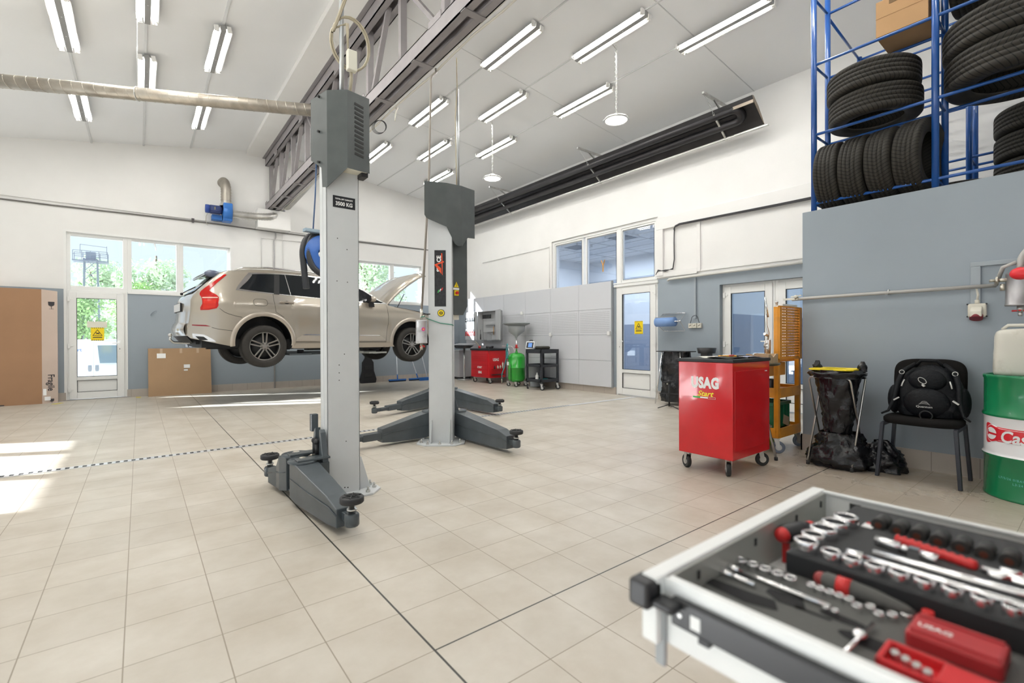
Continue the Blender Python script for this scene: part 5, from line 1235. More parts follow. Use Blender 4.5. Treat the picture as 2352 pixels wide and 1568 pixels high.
# wooden tray on a steel stool behind the cabinet
WOOD = mat('plywood', (.50,.36,.22), .6, var=.15, vscale=9)
st = thing('work_stool', 'round-topped steel stool standing between the red cabinet and the orange trolley', 'stool', (3.88,.60,0))
MB().lathe([(0,0),(.185,0),(.20,.008),(.205,.022),(.20,.026),(.19,.012),(0,.010)], (0,0,.885), n=40).build('top', mat('stool_olive',(.16,.15,.11),.3,metal=.6), st)
mb = MB()
for (a, b) in (((.05,.0),(.10,-.06)),((-.08,.08),(-.1,.18))): pass
for k, an in enumerate((.35, 2.45, 4.5)):
    q = MB().tube([(cos(an)*.05, sin(an)*.05, .885), (cos(an)*.07, sin(an)*.07, .5), (cos(an)*.20, sin(an)*.20, .012)], .012, 8); q.build('leg', STEEL, st)
    MB().cyl((cos(an)*.20,sin(an)*.20,0),(cos(an)*.198,sin(an)*.198,.03),.016,n=10).build('foot_cap', RUBBER, st)
MB().torus((0,0,.30),.125,.008).build('foot_ring', STEEL, st)
tr = thing('wooden_tray', 'small open plywood tray resting on the round stool', 'tray', (3.86,.54,.9115), radians(8))
MB().bb(-.15,.15,-.10,.10,0,.008).build('base', WOOD, tr)
for a in ((-.15,.15,-.10,-.09),(-.15,.15,.09,.10)): MB().prism([(a[0],.008),(a[1],.008),(a[1],.085),(a[1]-.06,.085),(0,.055),(a[0]+.06,.085),(a[0],.085)], a[2], a[3], 'xz').build('side', WOOD, tr, bev=.002)
for x in (-.15,.142): MB().bb(x,x+.008,-.09,.09,.008,.085).build('side', WOOD, tr)
# ---- orange pegboard trolley
OR = mat('orange_enamel', (.74,.30,.018), .35, var=.12, vscale=7, dirt=(.25,.12,.03), dscale=12, damt=.35)
OT = thing('pegboard_trolley', 'orange steel workshop trolley with a tall perforated back panel by the block corner', 'trolley', (4.4,.80,0))
ox0, ox1, oy0, oy1 = 4.12, 4.62, .50, 1.02
for (x, y) in ((ox0,oy0),(ox1,oy0),(ox0,oy1),(ox1,oy1)):
    MB().bb(x,x+.045,y,y+.045,.15,(1.46 if y==oy0 else .93)).build('upright', OR, OT, bev=.004, world=True)
for z in (.22,.62,): 
    MB().bb(ox0,ox1+.045,oy0,oy1+.045,z-.012,z).bb(ox0+.03,ox1+.02,oy0-.004,oy0+.004,z-.07,z+.03).bb(ox0-.004,ox0+.004,oy0+.03,oy1,z-.07,z+.03).bb(ox1+.041,ox1+.049,oy0,oy1,z-.07,z+.03).bb(ox0,ox1,oy1+.04,oy1+.048,z-.07,z+.03).build('shelf', OR, OT, bev=.003, world=True)
MB().bb(ox0-.06,ox1+.05,oy0+.05,oy1+.06,.905,.93).build('top_shelf', OR, OT, bev=.003, world=True)
MB().bb(ox0+.02,ox1-.08,oy0+.10,oy1,.76,.895).build('drawer', mat('orange_drawer', (.82,.38,.03), .35), OT, bev=.006, world=True)
# perforated sheet with real slots
mb = MB(); zx0, zx1, zz0, zz1 = ox0+.05, ox1+.0, .945, 1.455; nx_, nz = 14, 18; px_ = (zx1-zx0)/nx_; pz_ = (zz1-zz0)/nz
for i in range(nz):
    z = zz0+i*pz_; mb.bb(zx0,zx1,oy0-.001,oy0+.001,z,z+pz_*.62)
    for j in range(nx_+1):
        x = zx0+j*px_; mb.bb(max(zx0,x-px_*.24),min(zx1,x+px_*.24),oy0-.001,oy0+.001,z+pz_*.62,z+pz_)
mb.bb(ox0-.0,ox0+.05,oy0-.014,oy0-.002,.93,1.465).bb(zx1-.01,ox1+.045,oy0-.014,oy0-.002,.93,1.465).bb(ox0,ox1+.045,oy0-.010,oy0+.002,1.455,1.47).bb(ox0,ox1+.045,oy0-.010,oy0+.002,.93,.947)
mb.build('perforated_panel', OR, OT, world=True)
BLUW = mat('caster_blue_grey', (.22,.26,.33), .5)
for (x, y, r) in ((ox0+.02,oy0+.03,.6),(ox1+.02,oy0+.03,.9),(ox0+.02,oy1,1.5),(ox1+.02,oy1,2.0)): caster(OT, x, y, r, r=.06, h=.15, wm=BLUW)
GC = mat('crate_green', (.01,.14,.06), .4)
g = thing('green_crate', 'dark green plastic crate on the bottom shelf of the orange trolley', 'crate', (4.37,.77,.222))
mb = MB()
for (w0, w1, z0, z1) in ((.17,.20,0,.25),): pass
mb.prism([(-.16,0),(.16,0),(.19,.27),(-.19,.27)], -.20,-.192,'xz').prism([(-.16,0),(.16,0),(.19,.27),(-.19,.27)], .192,.20,'xz'); mb.bb(-.165,.165,-.2,.2,0,.01)
for s in (-1,1): mb.quad((s*.16,-.2,0),(s*.16,.2,0),(s*.19,.2,.27),(s*.19,-.2,.27))
mb.build('shell', GC, g); MB().bb(-.205,.205,-.212,-.195,.235,.27).bb(-.205,.205,.195,.212,.235,.27).bb(-.205,-.188,-.212,.212,.235,.27).bb(.188,.205,-.212,.212,.235,.27).build('rim', GC, g, bev=.004)
mb = MB()
for k in range(5): mb.bb(-.15+.075*k-.005,-.15+.075*k+.005,-.215,-.20,.02,.235)
mb.build('ribs', GC, g)
MB().quad((-.02,-.218,.05),(.13,-.218,.0),(.13,-.218,.10),(.0,-.218,.14)).build('torn_label', mat('label_tan',(.42,.33,.22),.8), g, solid=.001)
single(MB().lathe([(0,0),(.12,0),(.17,.09),(.175,.09),(.125,-.0)], (4.50,.85,.003), n=32), 'basin', mat('lime_plastic',(.35,.75,.05),.4), 'lime green basin on the floor under the orange trolley', 'basin', solid=.003)
def sack(mb, c, rx, ry, h, seed, n=40, k=22, amp=.03, top=.25, prof=None):
    """crumpled plastic bag body"""
    def f(u, v):
        a_ = 2*pi*u; pr = interp(prof, v) if prof else (sin(pi*min(1, v*.9+.1))**.5)
        p = Vector((cos(a_)*rx*pr, sin(a_)*ry*pr, h*v)); q = Vector((cos(a_)*2.2, sin(a_)*2.2, v*4+seed))
        d = noise.noise(q)*amp + abs(noise.noise(q*2.7+Vector((3,1,0))))*amp*.8 + .35*amp*abs(noise.noise(Vector((a_*3,0,v*2+seed))))
        return Vector(c)+p+Vector((cos(a_)*d, sin(a_)*d, noise.noise(q*1.7)*amp*.5*(1 if 0<v<1 else 0)))
    return mb.grid(f, n, k)
BAG = mat('bin_bag_black', (.008,.008,.010), .26, spec=.5, coat=.15, bump=.9, bscale=26)
o = MB(); sack(o, (4.42,.86,.66), .15,.13,.24, 4.0, amp=.03, prof=[(0,.8),(.5,1),(.8,.6),(1,.05)])
single(o, 'black_bundle', BAG, 'black plastic bundle on the middle shelf of the orange trolley', 'bundle')
single(MB().bb(4.17,4.30,.58,.80,.622,.73), 'control_case', mat('case_dark',(.03,.03,.035),.5), 'dark equipment case at the left of the trolley middle shelf', 'case', bev=.01)
mb = MB().torus((4.16,.575,.66),.028,.005,ax=(0,1,0)).cyl((4.16,.575,.66),(4.16,.565,.66),.02)
# hand tools hanging on the back of the panel, seen left of it
def hang(nm, lb, cat, m, fn): mb = MB(); fn(mb); return single(mb, nm, m, lb, cat, 'hand tools on the orange trolley')
hang('grease_gun','long steel grease gun lever sticking up left of the orange panel','tool',STEEL,lambda b: b.tube([(4.13,.62,1.40),(4.09,.60,1.28),(4.14,.60,1.20),(4.12,.60,1.12)],.010,8).cyl((4.13,.60,1.13),(4.13,.60,.97),.022,n=12))
hang('hose_nozzle','chrome nozzle with a dark grip left of the orange panel','tool',CHROME,lambda b: b.tube([(4.06,.60,1.56),(4.10,.60,1.44),(4.13,.60,1.36)],.008,8).cyl((4.05,.60,1.19),(4.12,.60,1.17),.012,n=10))
hang('clamp','small steel clamp on the left edge of the orange panel','tool',STEEL,lambda b: b.tube([(4.12,.60,1.06),(4.04,.60,1.06),(4.04,.60,1.09),(4.12,.60,1.09)],.005,6).cyl((4.06,.6,1.0),(4.06,.6,1.12),.006,n=8))
single(MB().cyl((4.16,.53,1.475),(4.16,.53,1.50),.010,n=14).cyl((4.16,.53,1.50),(4.15,.53,1.515),.015,n=14), 'socket_bit', STEEL, 'steel socket standing on the top left corner of the orange panel', 'socket')
single(MB().bb(4.2,4.55,.49,.505,1.4725,1.49), 'ruler', mat('pale_strip',(.75,.76,.72),.4), 'pale strip lying along the top edge of the orange panel', 'ruler')
# ---- bag stand with yellow lid
bsx, bsy = 4.07, -.02
B1 = thing('bag_stand', 'chrome waste bag stand with a yellow lid against the blue-grey block', 'waste bag stand', (bsx,bsy,0))
def bend(pts, r=.05, k=5):
    out = [Vector(pts[0])]
    for i in range(1, len(pts)-1):
        p, a, b_ = Vector(pts[i]), Vector(pts[i-1]), Vector(pts[i+1]); u = (a-p).normalized()*r; w = (b_-p).normalized()*r
        for j in range(k+1): f = j/k; out.append((p+u)*(1-f)**2+p*2*f*(1-f)+(p+w)*f*f)
    out.append(Vector(pts[-1])); return out
MB().tube(bend([(3.93,.17,.03),(4.24,.15,.82),(4.24,-.19,.82),(3.92,-.17,.03)]), .009, 8).build('frame', STEEL, B1, world=True)
MB().tube(bend([(4.26,.15,.03),(3.92,.16,.80),(3.92,-.16,.80),(4.26,-.17,.03)]), .009, 8).build('frame', STEEL, B1, world=True)
for p in ((3.93,.17),(3.92,-.17),(4.26,.15),(4.26,-.17)): MB().cyl((p[0],p[1],0),(p[0],p[1],.035),.014,n=10).build('foot_cap', RUBBER, B1, world=True)
mb = MB(); oct_ = [(.13,-.17),(.17,-.13),(.17,.13),(.13,.17),(-.13,.17),(-.17,.13),(-.17,-.13),(-.13,-.17)]; k = 32
inn = [(cos(2*pi*i/k)*.085, sin(2*pi*i/k)*.085) for i in range(k)]
V2, _, F2_, *_ = delaunay_2d_cdt([Vector(p) for p in oct_]+[Vector(p) for p in inn], [(i,(i+1)%8) for i in range(8)]+[(8+i,8+(i+1)%k) for i in range(k)], [], 1, 1e-6)
def inhole(f): c = sum((V2[i] for i in f), Vector((0,0)))/len(f); return c.length < .08
mb._add([(v.x,v.y,0) for v in V2], [tuple(f) for f in F2_ if not inhole(f)])
for v in mb.v: v += Vector((4.06,-.01,.868))
mb.build('lid', YELLOW, B1, solid=.012, world=True)
mb = MB(); sack(mb, (4.08,-.02,.30), .155,.155,.52, 7.3, n=56, k=26, amp=.030, prof=[(0,.55),(.3,.72),(.7,.92),(1,1.05)])
single(mb, 'waste_bag', BAG, 'black waste bag hanging in the yellow-lidded stand', 'waste bag')
mb = MB(); sack(mb, (4.07,-.02,.79), .19,.20,.075, 2.3, n=56, k=6, amp=.03, prof=[(0,.95),(.5,1.06),(1,.93)]); 
for y in (.15,-.20): sack(mb, (4.10,y,.85), .035,.03,.09, 5+y, n=16, k=6, amp=.02, prof=[(0,1),(.6,.8),(1,.2)])
mb.build('bag_cuff', BAG, B1, world=True)
mb = MB(); sack(mb, (4.10,-.03,.003), .21,.235,.30, 3.1, n=60, k=20, amp=.045, prof=[(0,.9),(.15,1.05),(.55,.85),(1,.55)])
single(mb, 'waste_bag', BAG, 'full black waste bag slumped on the floor under the yellow-lidded stand', 'waste bag')
mb = MB(); sack(mb, (4.24,-.30,.003), .17,.17,.25, 9.1, n=50, k=18, amp=.045, prof=[(0,.95),(.3,.95),(.7,.6),(1,.1)])
single(mb, 'waste_bag', BAG, 'smaller black waste bag on the floor between the stand and the chair', 'waste bag')
# ---- chair with backpack
CH = thing('visitor_chair', 'black padded visitor chair against the blue-grey block', 'chair', (4.18,-.60,0))
FAB = mat('black_fabric', (.010,.009,.0085), .9, bump=.5, bscale=350, spec=.2); FRM = mat('frame_black', (.02,.022,.03), .35)
def oval(mb, w, z): pass
for (y0, y1) in ((-.34,-.30),(-.84,-.80)):
    s = 1 if y0 > -.6 else -1
    for (xa, xb) in ((3.97,4.00),(4.38,4.36)):
        ya = y0 if s > 0 else y1
        MB().bar((xa,(-.335 if s>0 else -.845),0),(xb,(-.365 if s>0 else -.815),.44),.024,.04,up=(1,0,0)).build('leg', FRM, CH, bev=.003, world=True)
    yy_ = -.365 if s > 0 else -.815
    MB().bar((3.99,yy_,.435),(4.37,yy_,.435),.024,.03).build('side_rail', FRM, CH, bev=.003, world=True)
    MB().tube([(4.37,yy_+(-.03 if s>0 else .03),.44),(4.41,yy_+(-.05 if s>0 else .05),.56),(4.43,yy_+(-.05 if s>0 else .05),.75)],.012,8).build('back_support', FRM, CH, world=True)
mb = MB(); R0 = [(1.0,0),(1,.5)]
def seatf(u, v):
    a_ = 2*pi*u; ca, sa = cos(a_), sin(a_); e = .62; x = abs(ca)**e*(1 if ca>0 else -1)*.225; y = abs(sa)**e*(1 if sa>0 else -1)*.245
    pr = [(0,0),(0,.8),(.0,.96),(.012,1.0),(.035,1.0),(.05,.95),(.058,.75),(.06,0)]
    i = min(int(v*7), 6); f = v*7-i; z = pr[i][0]+(pr[i+1][0]-pr[i][0])*f; r_ = pr[i][1]+(pr[i+1][1]-pr[i][1])*f
    return (4.16+x*r_, -.595+y*r_, .45+z-.012*(1-r_))
mb.grid(seatf, 48, 7).build('seat', FAB, CH, world=True)
def backf(u, v):
    a_ = 2*pi*u; ca, sa = cos(a_), sin(a_); e = .5; y = abs(ca)**e*(1 if ca>0 else -1)*.235; z = abs(sa)**e*(1 if sa>0 else -1)*.175
    pr = [(-.02,0),(-.02,.9),(-.008,1.0),(.012,1),(.022,.92),(.024,0)]; i = min(int(v*5), 4); f = v*5-i; d = pr[i][0]+(pr[i+1][0]-pr[i][0])*f; r_ = pr[i][1]+(pr[i+1][1]-pr[i][1])*f
    zz = .79+z*r_; return (4.41+d-.35*(y*r_)**2+.12*(zz-.79), -.59+y*r_, zz)
MB().grid(backf, 44, 5).build('backrest', FAB, CH, world=True)
# backpack
BP = thing('backpack', 'black backpack with small silver pulls, sitting on the visitor chair', 'backpack', (4.22,-.62,.51))
NY = mat('nylon_black', (.006,.007,.009), .6, bump=.5, bscale=45, var=.4, vscale=6, spec=.25)
SILV = mat('silver_pull', (.55,.55,.53), .4)
def bpf(u, v):
    a_ = 2*pi*u; w = interp([(0,.90),(.08,1.0),(.35,1.02),(.6,.92),(.8,.74),(.92,.5),(1,.04)], v); d = interp([(0,.85),(.15,1.05),(.5,.95),(.85,.6),(1,.05)], v)
    ca, sa = cos(a_), sin(a_); e = .7; y = abs(ca)**e*(1 if ca>0 else -1)*.215*w; x = abs(sa)**e*(1 if sa>0 else -1)*.12*d
    q = Vector((cos(a_)*1.7, sin(a_)*1.7, v*3)); n_ = noise.noise(q)*.018+noise.noise(q*3)*.007
    z = .41*v
    return (4.21+x+.07*v+n_*sin(a_), -.62+y+n_*cos(a_), .513+z)
MB().grid(bpf, 60, 36).build('main_bag', NY, BP, world=True)
def pk(cx_, cy_, cz, rx, ry, rz_, nm, m=NY, n=20): b = MB().sph((cx_,cy_,cz),1,n,(rx,ry,rz_)); return b.build(nm, m, BP, world=True)
pk(4.115,-.62,.62,.055,.15,.12,'front_pocket'); pk(4.15,-.62,.80,.045,.12,.09,'top_pocket')
pk(4.20,-.40,.63,.07,.045,.12,'side_pocket'); pk(4.20,-.83,.63,.07,.045,.12,'side_pocket')
MB().tube([(4.28,-.52,.90),(4.27,-.56,.955),(4.27,-.66,.955),(4.28,-.71,.90)], .012, 8).build('grab_handle', NY, BP, world=True)
for s in (-1,1):
    MB().tube([(4.24,-.62+s*.09,.93),(4.20,-.62+s*.16,.87),(4.15,-.62+s*.19,.76),(4.10,-.62+s*.20,.64),(4.06,-.62+s*.23,.54),(4.03,-.62+s*.27,.515)], [.014,.02,.02,.016,.010,.007], 8).build('strap', NY, BP, world=True)
    MB().tube([(4.135,-.62+s*.14,.80),(4.12,-.62+s*.15,.77),(4.115,-.62+s*.155,.745)], .005, 6).build('zip_pull', SILV, BP, world=True)
    MB().bar((4.085,-.62+s*.165,.655),(4.08,-.62+s*.20,.63),.018,.010).build('buckle', SILV, BP, world=True)
    MB().torus((4.17,-.62+s*.165,.86),.016,.003,ax=(1,.2,0),n=16,k=5).build('zip_ring', SILV, BP, world=True)
MB().torus((4.098,-.60,.80),.030,.0028,ax=(1,0,.1),n=28,k=5,sc=(1,.62)).build('logo_ring', SILV, BP, world=True)
MB().torus((4.06,-.63,.525),.038,.005,ax=(1,0,.2),n=28,k=6).build('loop', RUBBER, BP, world=True)
FB_ = lambda y, z, x=4.054: frame3((x,y,z), (0,-1,0), (0,0,1), Vector((-1,0,0)))
text_mb('Quantum', .022, FB_(-.62,.595), .001, .0002, xs=1.2).build('lettering', SILV, BP, world=True)
mb = MB()
for k in range(4): mb.tube([(4.058,-.62+(.035-.006*k)*cos(th_), .61+.007*k+.009*sin(th_)) for th_ in [pi*i/10 for i in range(11)]], .0011, 4)
mb.build('logo_arcs', SILV, BP, world=True)
MB().bar((4.098,-.60,.77),(4.096,-.615,.755),.02,.012).build('logo_tag', SILV, BP, world=True)
# ---- barrel, canister
BG = mat('drum_green', (.008,.20,.075), .25, coat=.5); BW = mat('drum_white', (.78,.79,.80), .25, coat=.5)
bcx, bcy, br_ = 4.17, -1.235, .29
D = thing('oil_drum', 'green and white oil drum with a red logo band in the right corner', 'drum', (bcx,bcy,0))
def drum(z0, z1, nm, m, hoop=True):
    pr = []; n = 14
    for i in range(n+1):
        z = z0+(z1-z0)*i/n; pr.append((br_, z))
    MB().lathe(pr, n=64).build(nm, m, D)
pr = [(0,.012),(.27,.012),(br_+.004,0),(br_+.006,.008),(br_+.004,.018),(br_,.03),(br_,.285),(br_+.010,.295),(br_+.010,.305)]
MB().lathe(pr, n=72).build('lower_shell', BG, D)
MB().lathe([(br_+.010,.305),(br_+.004,.315),(br_,.325),(br_,.565),(br_+.006,.578)], n=72).build('middle_shell', BW, D)
MB().lathe([(br_+.006,.578),(br_+.010,.585),(br_+.010,.595),(br_,.61),(br_,.845),(br_+.005,.855),(br_+.006,.87),(br_+.002,.878),(br_-.008,.872),(br_-.010,.858),(0,.858)], n=72).build('upper_shell', BG, D)
LRED = mat('label_red', (.66,.02,.035), .3, coat=.4)
def bend_on(mb, a_c, z_c, rr):
    """wrap flat mesh (x right, y up) round the drum, seen from outside"""
    for v in mb.v:
        a_ = a_c + v.x/br_; h = rr+v.z; v.x, v.y, v.z = cos(a_)*h, sin(a_)*h, z_c+v.y
    return mb
ac = pi-radians(-8)   # facing -X
mb = MB(); rr_ = lambda w, h, r, k=5: [(sx_*(w/2-r)+r*cos(q_), sy_*(h/2-r)+r*sin(q_)) for (sx_, sy_, q0_) in ((1,1,0),(-1,1,pi/2),(-1,-1,pi),(1,-1,1.5*pi)) for q_ in [q0_+pi/2*i/k for i in range(k+1)]]
def label(w, h, r, off, m, nm, cx_=0, cy_=0):
    pts = [Vector((p[0]+cx_, p[1]+cy_)) for p in rr_(w, h, r)]; nb = len(pts)
    x = cx_-w/2+.01
    while x < cx_+w/2-.01:
        for yy2 in (-h/3, 0, h/3): pts.append(Vector((x, cy_+yy2)))
        x += .02
    V, _, F, *_ = delaunay_2d_cdt(pts, [(i,(i+1)%nb) for i in range(nb)], [], 1, 1e-6)
    b = MB(); b._add([(v.x, v.y, 0) for v in V], [tuple(f) for f in F]); return bend_on(b, LA, LZ, br_+off).build(nm, m, D)
LA, LZ = pi-.30, .455
label(.46,.145,.02,.0025,LRED,'label'); label(.44,.125,.05,.0034,BW,'label_outline'); label(.432,.117,.047,.0043,LRED,'label_field')
lb = text_mb('Castrol', .115, Matrix.Translation((.045,-.012,0)), .0008, .0028, shear=.18, xs=.86); bend_on(lb, LA, LZ, br_+.0062).build('lettering', BW, D)
def strips(fn, x0, x1, off, m, nm, n=14):
    b = MB(); vs = []
    for i in range(n+1):
        x = x0+(x1-x0)*i/n; lo, hi = fn(x); vs += [(x, lo, 0), (x, hi, 0)]
    b._add(vs, [(2*i, 2*i+2, 2*i+3, 2*i+1) for i in range(n)]); bend_on(b, LA, LZ, br_+off).build(nm, m, D)
circ = lambda x: (-sqrt(max(0, .043**2-(x+.172)**2)), sqrt(max(0, .043**2-(x+.172)**2)))
strips(circ, -.215, -.129, .0055, BW, 'logo_disc', 24)
strips(lambda x: (-.008-.05*(x+.172), .006-.05*(x+.172)), -.205, -.128, .0066, LRED, 'logo_stroke'); strips(lambda x: (-.016, .024), -.205, -.196, .0066, LRED, 'logo_stroke')
lb = text_mb('L7/5/26 0/BAW UTBS22 GET', .022, Matrix.Translation((0,0,0)), .0005, .0, xs=1.0, spacing=1.15); bend_on(lb, LA+.12, .155, br_+.001).build('stencil', mat('ink_cyan', (.10,.50,.42), .5), D)
lb = text_mb('L3:24          SE40', .022, Matrix.Translation((0,0,0)), .0005, .0, spacing=1.15); bend_on(lb, LA+.2, .125, br_+.001).build('stencil', mat('ink_cyan'), D)
JC = thing('jerrycan', 'dirty translucent white canister standing on the green drum', 'canister', (4.20,-1.17,.8585), radians(6))
JM = mat('canister_plastic', (.62,.60,.53), .35, dirt=(.30,.26,.19), dscale=5, damt=.75, trans=.0)
def jf(u, v):
    a_ = 2*pi*u; ca, sa = cos(a_), sin(a_); e = .42; r_ = interp([(0,.0),(.02,.9),(.06,1.0),(.3,1.0),(.85,.95),(.93,.88),(.97,.7),(1,.0)], v); z = interp([(0,0),(.02,.0),(.06,.02),(.85,.30),(.93,.335),(.97,.35),(1,.352)], v)
    q = Vector((ca*2, sa*2, v*4)); d = 1+.02*noise.noise(q)
    return (abs(ca)**e*(1 if ca>0 else -1)*.12*r_*d, abs(sa)**e*(1 if sa>0 else -1)*.18*r_*d, z)
MB().grid(jf, 48, 24).build('body', JM, JC)
MB().cyl((0,-.07,.35),(0,-.07,.385),.028,n=18).build('cap', JM, JC, bev=.003); MB().tube([(0,-.02,.345),(0,0,.375),(0,.10,.375),(0,.13,.345)],.012,8).build('handle', JM, JC)
# ---- compressed air filter, pipes and sockets on the block
PIPE = mat('pipe_painted', (.46,.45,.43), .45, metal=.2)
P3 = lambda x, y, X=4.47: atX(x, y, X)
run('pipe', bend([(4.45,.50,1.545),(4.45,.30,1.55),(4.45,-.98,1.555)],.03), .016, PIPE, 'pale air pipe running level across the blue-grey block', 'pipe')
single(MB().bar((4.44,.58,1.55),(4.44,.44,1.55),.02,.02).cyl((4.44,.45,1.55),(4.44,.47,1.58),.02,n=10).bar((4.42,.50,1.57),(4.42,.40,1.58),.012,.012), 'pipe_valve', BOLT, 'small valve at the left end of the air pipe on the block corner', 'valve')
single(MB().torus((4.46,-.30,1.556),.022,.006,ax=(0,1,0)).bar((4.46,-.30,1.55),(4.5,-.30,1.55),.012,.012), 'pipe_clip', ZINC, 'pipe clip holding the air pipe near its middle', 'clip')
q = atX(2300,700,4.28); fy = -1.12
AF = thing('air_filter', 'dented grey metal air filter vessel with a red valve hanging over the canister', 'air filter', (4.33,fy,1.38))
MB().lathe([(0,0),(.075,0),(.083,.004),(.083,.012),(.079,.015),(.078,.235),(.08,.24),(.075,.25),(0,.25)], n=32).build('vessel', mat('vessel_metal',(.42,.41,.42),.4,metal=.75,var=.25,dirt=(.2,.14,.09),dscale=8,damt=.5), AF)
MB().tube(bend([(0,0,.25),(0,0,.36),(.0,-.05,.44),(.0,-.25,.47)],.04), .020, 10).build('inlet_pipe', PIPE, AF)
MB().tube([(.10,.14,.175),(0,.09,.30),(.0,.02,.33)], .014, 8).build('branch_pipe', PIPE, AF)
MB().cyl((-.03,.06,.20),(-.03,.12,.20),.014,n=12).cyl((-.03,.11,.20),(-.03,.125,.20),.03,n=16).cyl((-.03,.13,.20),(-.03,.16,.20),.012,n=10).cyl((-.03,.09,.17),(-.03,.09,.12),.014,n=10).build('side_port', BOLT, AF)
MB().cyl((0,0,-.045),(0,0,.0),.018,n=14).cyl((0,0,-.075),(0,0,-.045),.012,n=12).build('drain_valve', ZINC, AF)
MB().bar((0,.045,-.035),(0,-.045,-.035),.016,.012).bar((-.03,0,-.033),(.03,0,-.033),.016,.012).build('valve_handle', REDP, AF, bev=.004)
single(MB().sph((4.24,-1.13,1.615),.052,16,(1,1.15,.9)).cyl((4.24,-1.15,1.61),(4.30,-1.35,1.58),.03,n=14), 'red_knob', mat('knob_red',(.75,.03,.04),.3), 'glossy red rounded knob at the right frame edge over the air filter', 'ball')  # red rounded knob of unclear use
TRK = mat('trunking_grey', (.33,.37,.40), .5)
run('cable_trunking', [(4.49,-.86,1.46),(4.49,-.86,1.70)], .001, TRK, 'x','trunking') if False else None
single(MB().bb(4.475,4.5,-.89,-.83,1.42,1.72).bb(4.475,4.5,-2.2,-.83,1.72,1.755), 'cable_trunking', TRK, 'grey angled cable trunking above the red socket on the block', 'trunking', bev=.003)
SO = thing('industrial_socket', 'cream industrial socket with a dark red flap on the blue-grey block', 'socket', (4.5,-.87,1.29))
CRM = mat('socket_cream', (.68,.65,.56), .4)
MB().bb(-.045,0,-.055,.055,.02,.13).build('housing', CRM, SO, bev=.012); MB().prism([(-.045,.11),(-.10,.07),(-.10,.02),(-.045,.02)], -.035,.035,'xz').build('spout', CRM, SO, bev=.008)
MB().cyl((-.075,0,.005),(-.060,0,.035),.04,n=24).build('flap', mat('flap_dark_red',(.22,.02,.03),.35), SO); MB().cyl((-.02,0,.13),(-.02,0,.16),.016,n=14).tube([(-.02,0,.15),(-.022,-.005,.20),(-.018,.005,.26)],.009,8).build('cable_gland', CRM, SO)
for (y, z) in ((-.055,.025),(.055,.025),(-.055,.125),(.055,.125)): MB().cyl((-.03,y,z),(-.04,y,z),.007,n=8).build('screw', BLACKP, SO)
# ---- things on the right wall between the doors
PR = thing('paper_roll_holder', 'chrome wall bracket holding a blue paper roll beside the office door', 'paper roll holder', (6.9,3.45,1.45))
mb = MB().tube(bend([(-.0,.28,.17),(-.0,-.22,.17),(-.18,-.20,.0),(-.18,-.20,.0)],.03),.007,8)
MB().tube(bend([(-.02,.22,.16),(-.02,-.26,.16),(-.20,-.24,.02),(-.02,-.24,-.16),(-.02,.20,-.16),(-.20,.28,.0),(-.02,.22,.16)],.03), .008, 8).build('bracket', CHROME, PR)
MB().cyl((-.20,.29,.01),(-.20,-.26,.01),.010,n=10).build('axle', CHROME, PR); MB().bb(-.24,-.13,-.14,.26,.085,.092).build('tear_bar', ZINC, PR)
single(MB().lathe([(.02,-.18),(.085,-.18),(.085,.20),(.02,.20),(.02,-.18)], (6.70,3.49,1.455), (0,1,0), n=40), 'paper_roll', mat('blue_paper',(.22,.36,.66),.9), 'blue paper roll on the chrome wall holder', 'paper roll')
sy = [3.10, 3.02, 2.93]
for k, y in enumerate(sy):
    s_ = thing('wall_socket', ['left one of the three cream sockets beside the paper roll','middle one of the three cream sockets beside the paper roll','right one of the three cream sockets beside the paper roll'][k], 'socket', (6.9,y,1.335), group='cream sockets beside the paper roll')
    MB().bb(-.05,0,-.037,.037,0,.085).build('box', CRM, s_, bev=.006); MB().bar((-.052,.015,.035),(-.052,-.018,.055),.008,.01).build('flap_slot', mat('slot_dark',(.15,.13,.1),.5), s_)
run('socket_cables', bend([(6.86,3.10,1.42),(6.85,3.06,1.54),(6.87,3.01,1.56)],.03), .005, CABD, 'black cable arching from the left cream socket to the trunking')
run('socket_cables', bend([(6.86,2.93,1.42),(6.85,2.96,1.54),(6.87,3.01,1.56)],.03), .005, CABD, 'black cable arching from the right cream socket to the trunking')
single(MB().bb(6.865,6.9,3.0,3.035,1.50,2.23), 'cable_trunking', TRK, 'slim grey trunking dropping to the three cream sockets', 'trunking', bev=.002)
# far bag stand with tripod
FBS = thing('bag_stand', 'black-topped waste bag stand beside the office door', 'waste bag stand', (6.45,3.12,0))
MB().bb(-.16,.16,-.28,.30,.92,.935).build('lid', BLACKP, FBS, bev=.004)
for y in (-.24,.26): MB().tube([(-.15,y*.7,.92),(-.24,y,.02)],.010,8).build('leg', CHROME, FBS); MB().tube([(.15,y*.7,.92),(.18,y,.02)],.010,8).build('leg', CHROME, FBS)
mb = MB(); sack(mb, (6.47,3.12,.06), .17,.27,.86, 1.2, n=60, k=30, amp=.05, prof=[(0,.95),(.3,1.02),(.7,.95),(1,.85)])
single(mb, 'waste_bag', BAG, 'shiny black waste bag in the stand beside the office door', 'waste bag')
TP = thing('tripod', 'small black tripod stand on the floor in front of the far waste bag', 'tripod', (6.02,2.98,0))
for k in range(3):
    a_ = .4+k*2.1; MB().tube([(0,0,.06),(cos(a_)*.19,sin(a_)*.19,.006)],.008,6).build('leg', BLACKP, TP)
MB().cyl((0,0,.03),(0,0,.42),.014,n=10).build('pole', BLACKP, TP); MB().bar((-.05,.16,.24),(.05,-.20,.24),.012,.012).build('crossbar', BLACKP, TP)
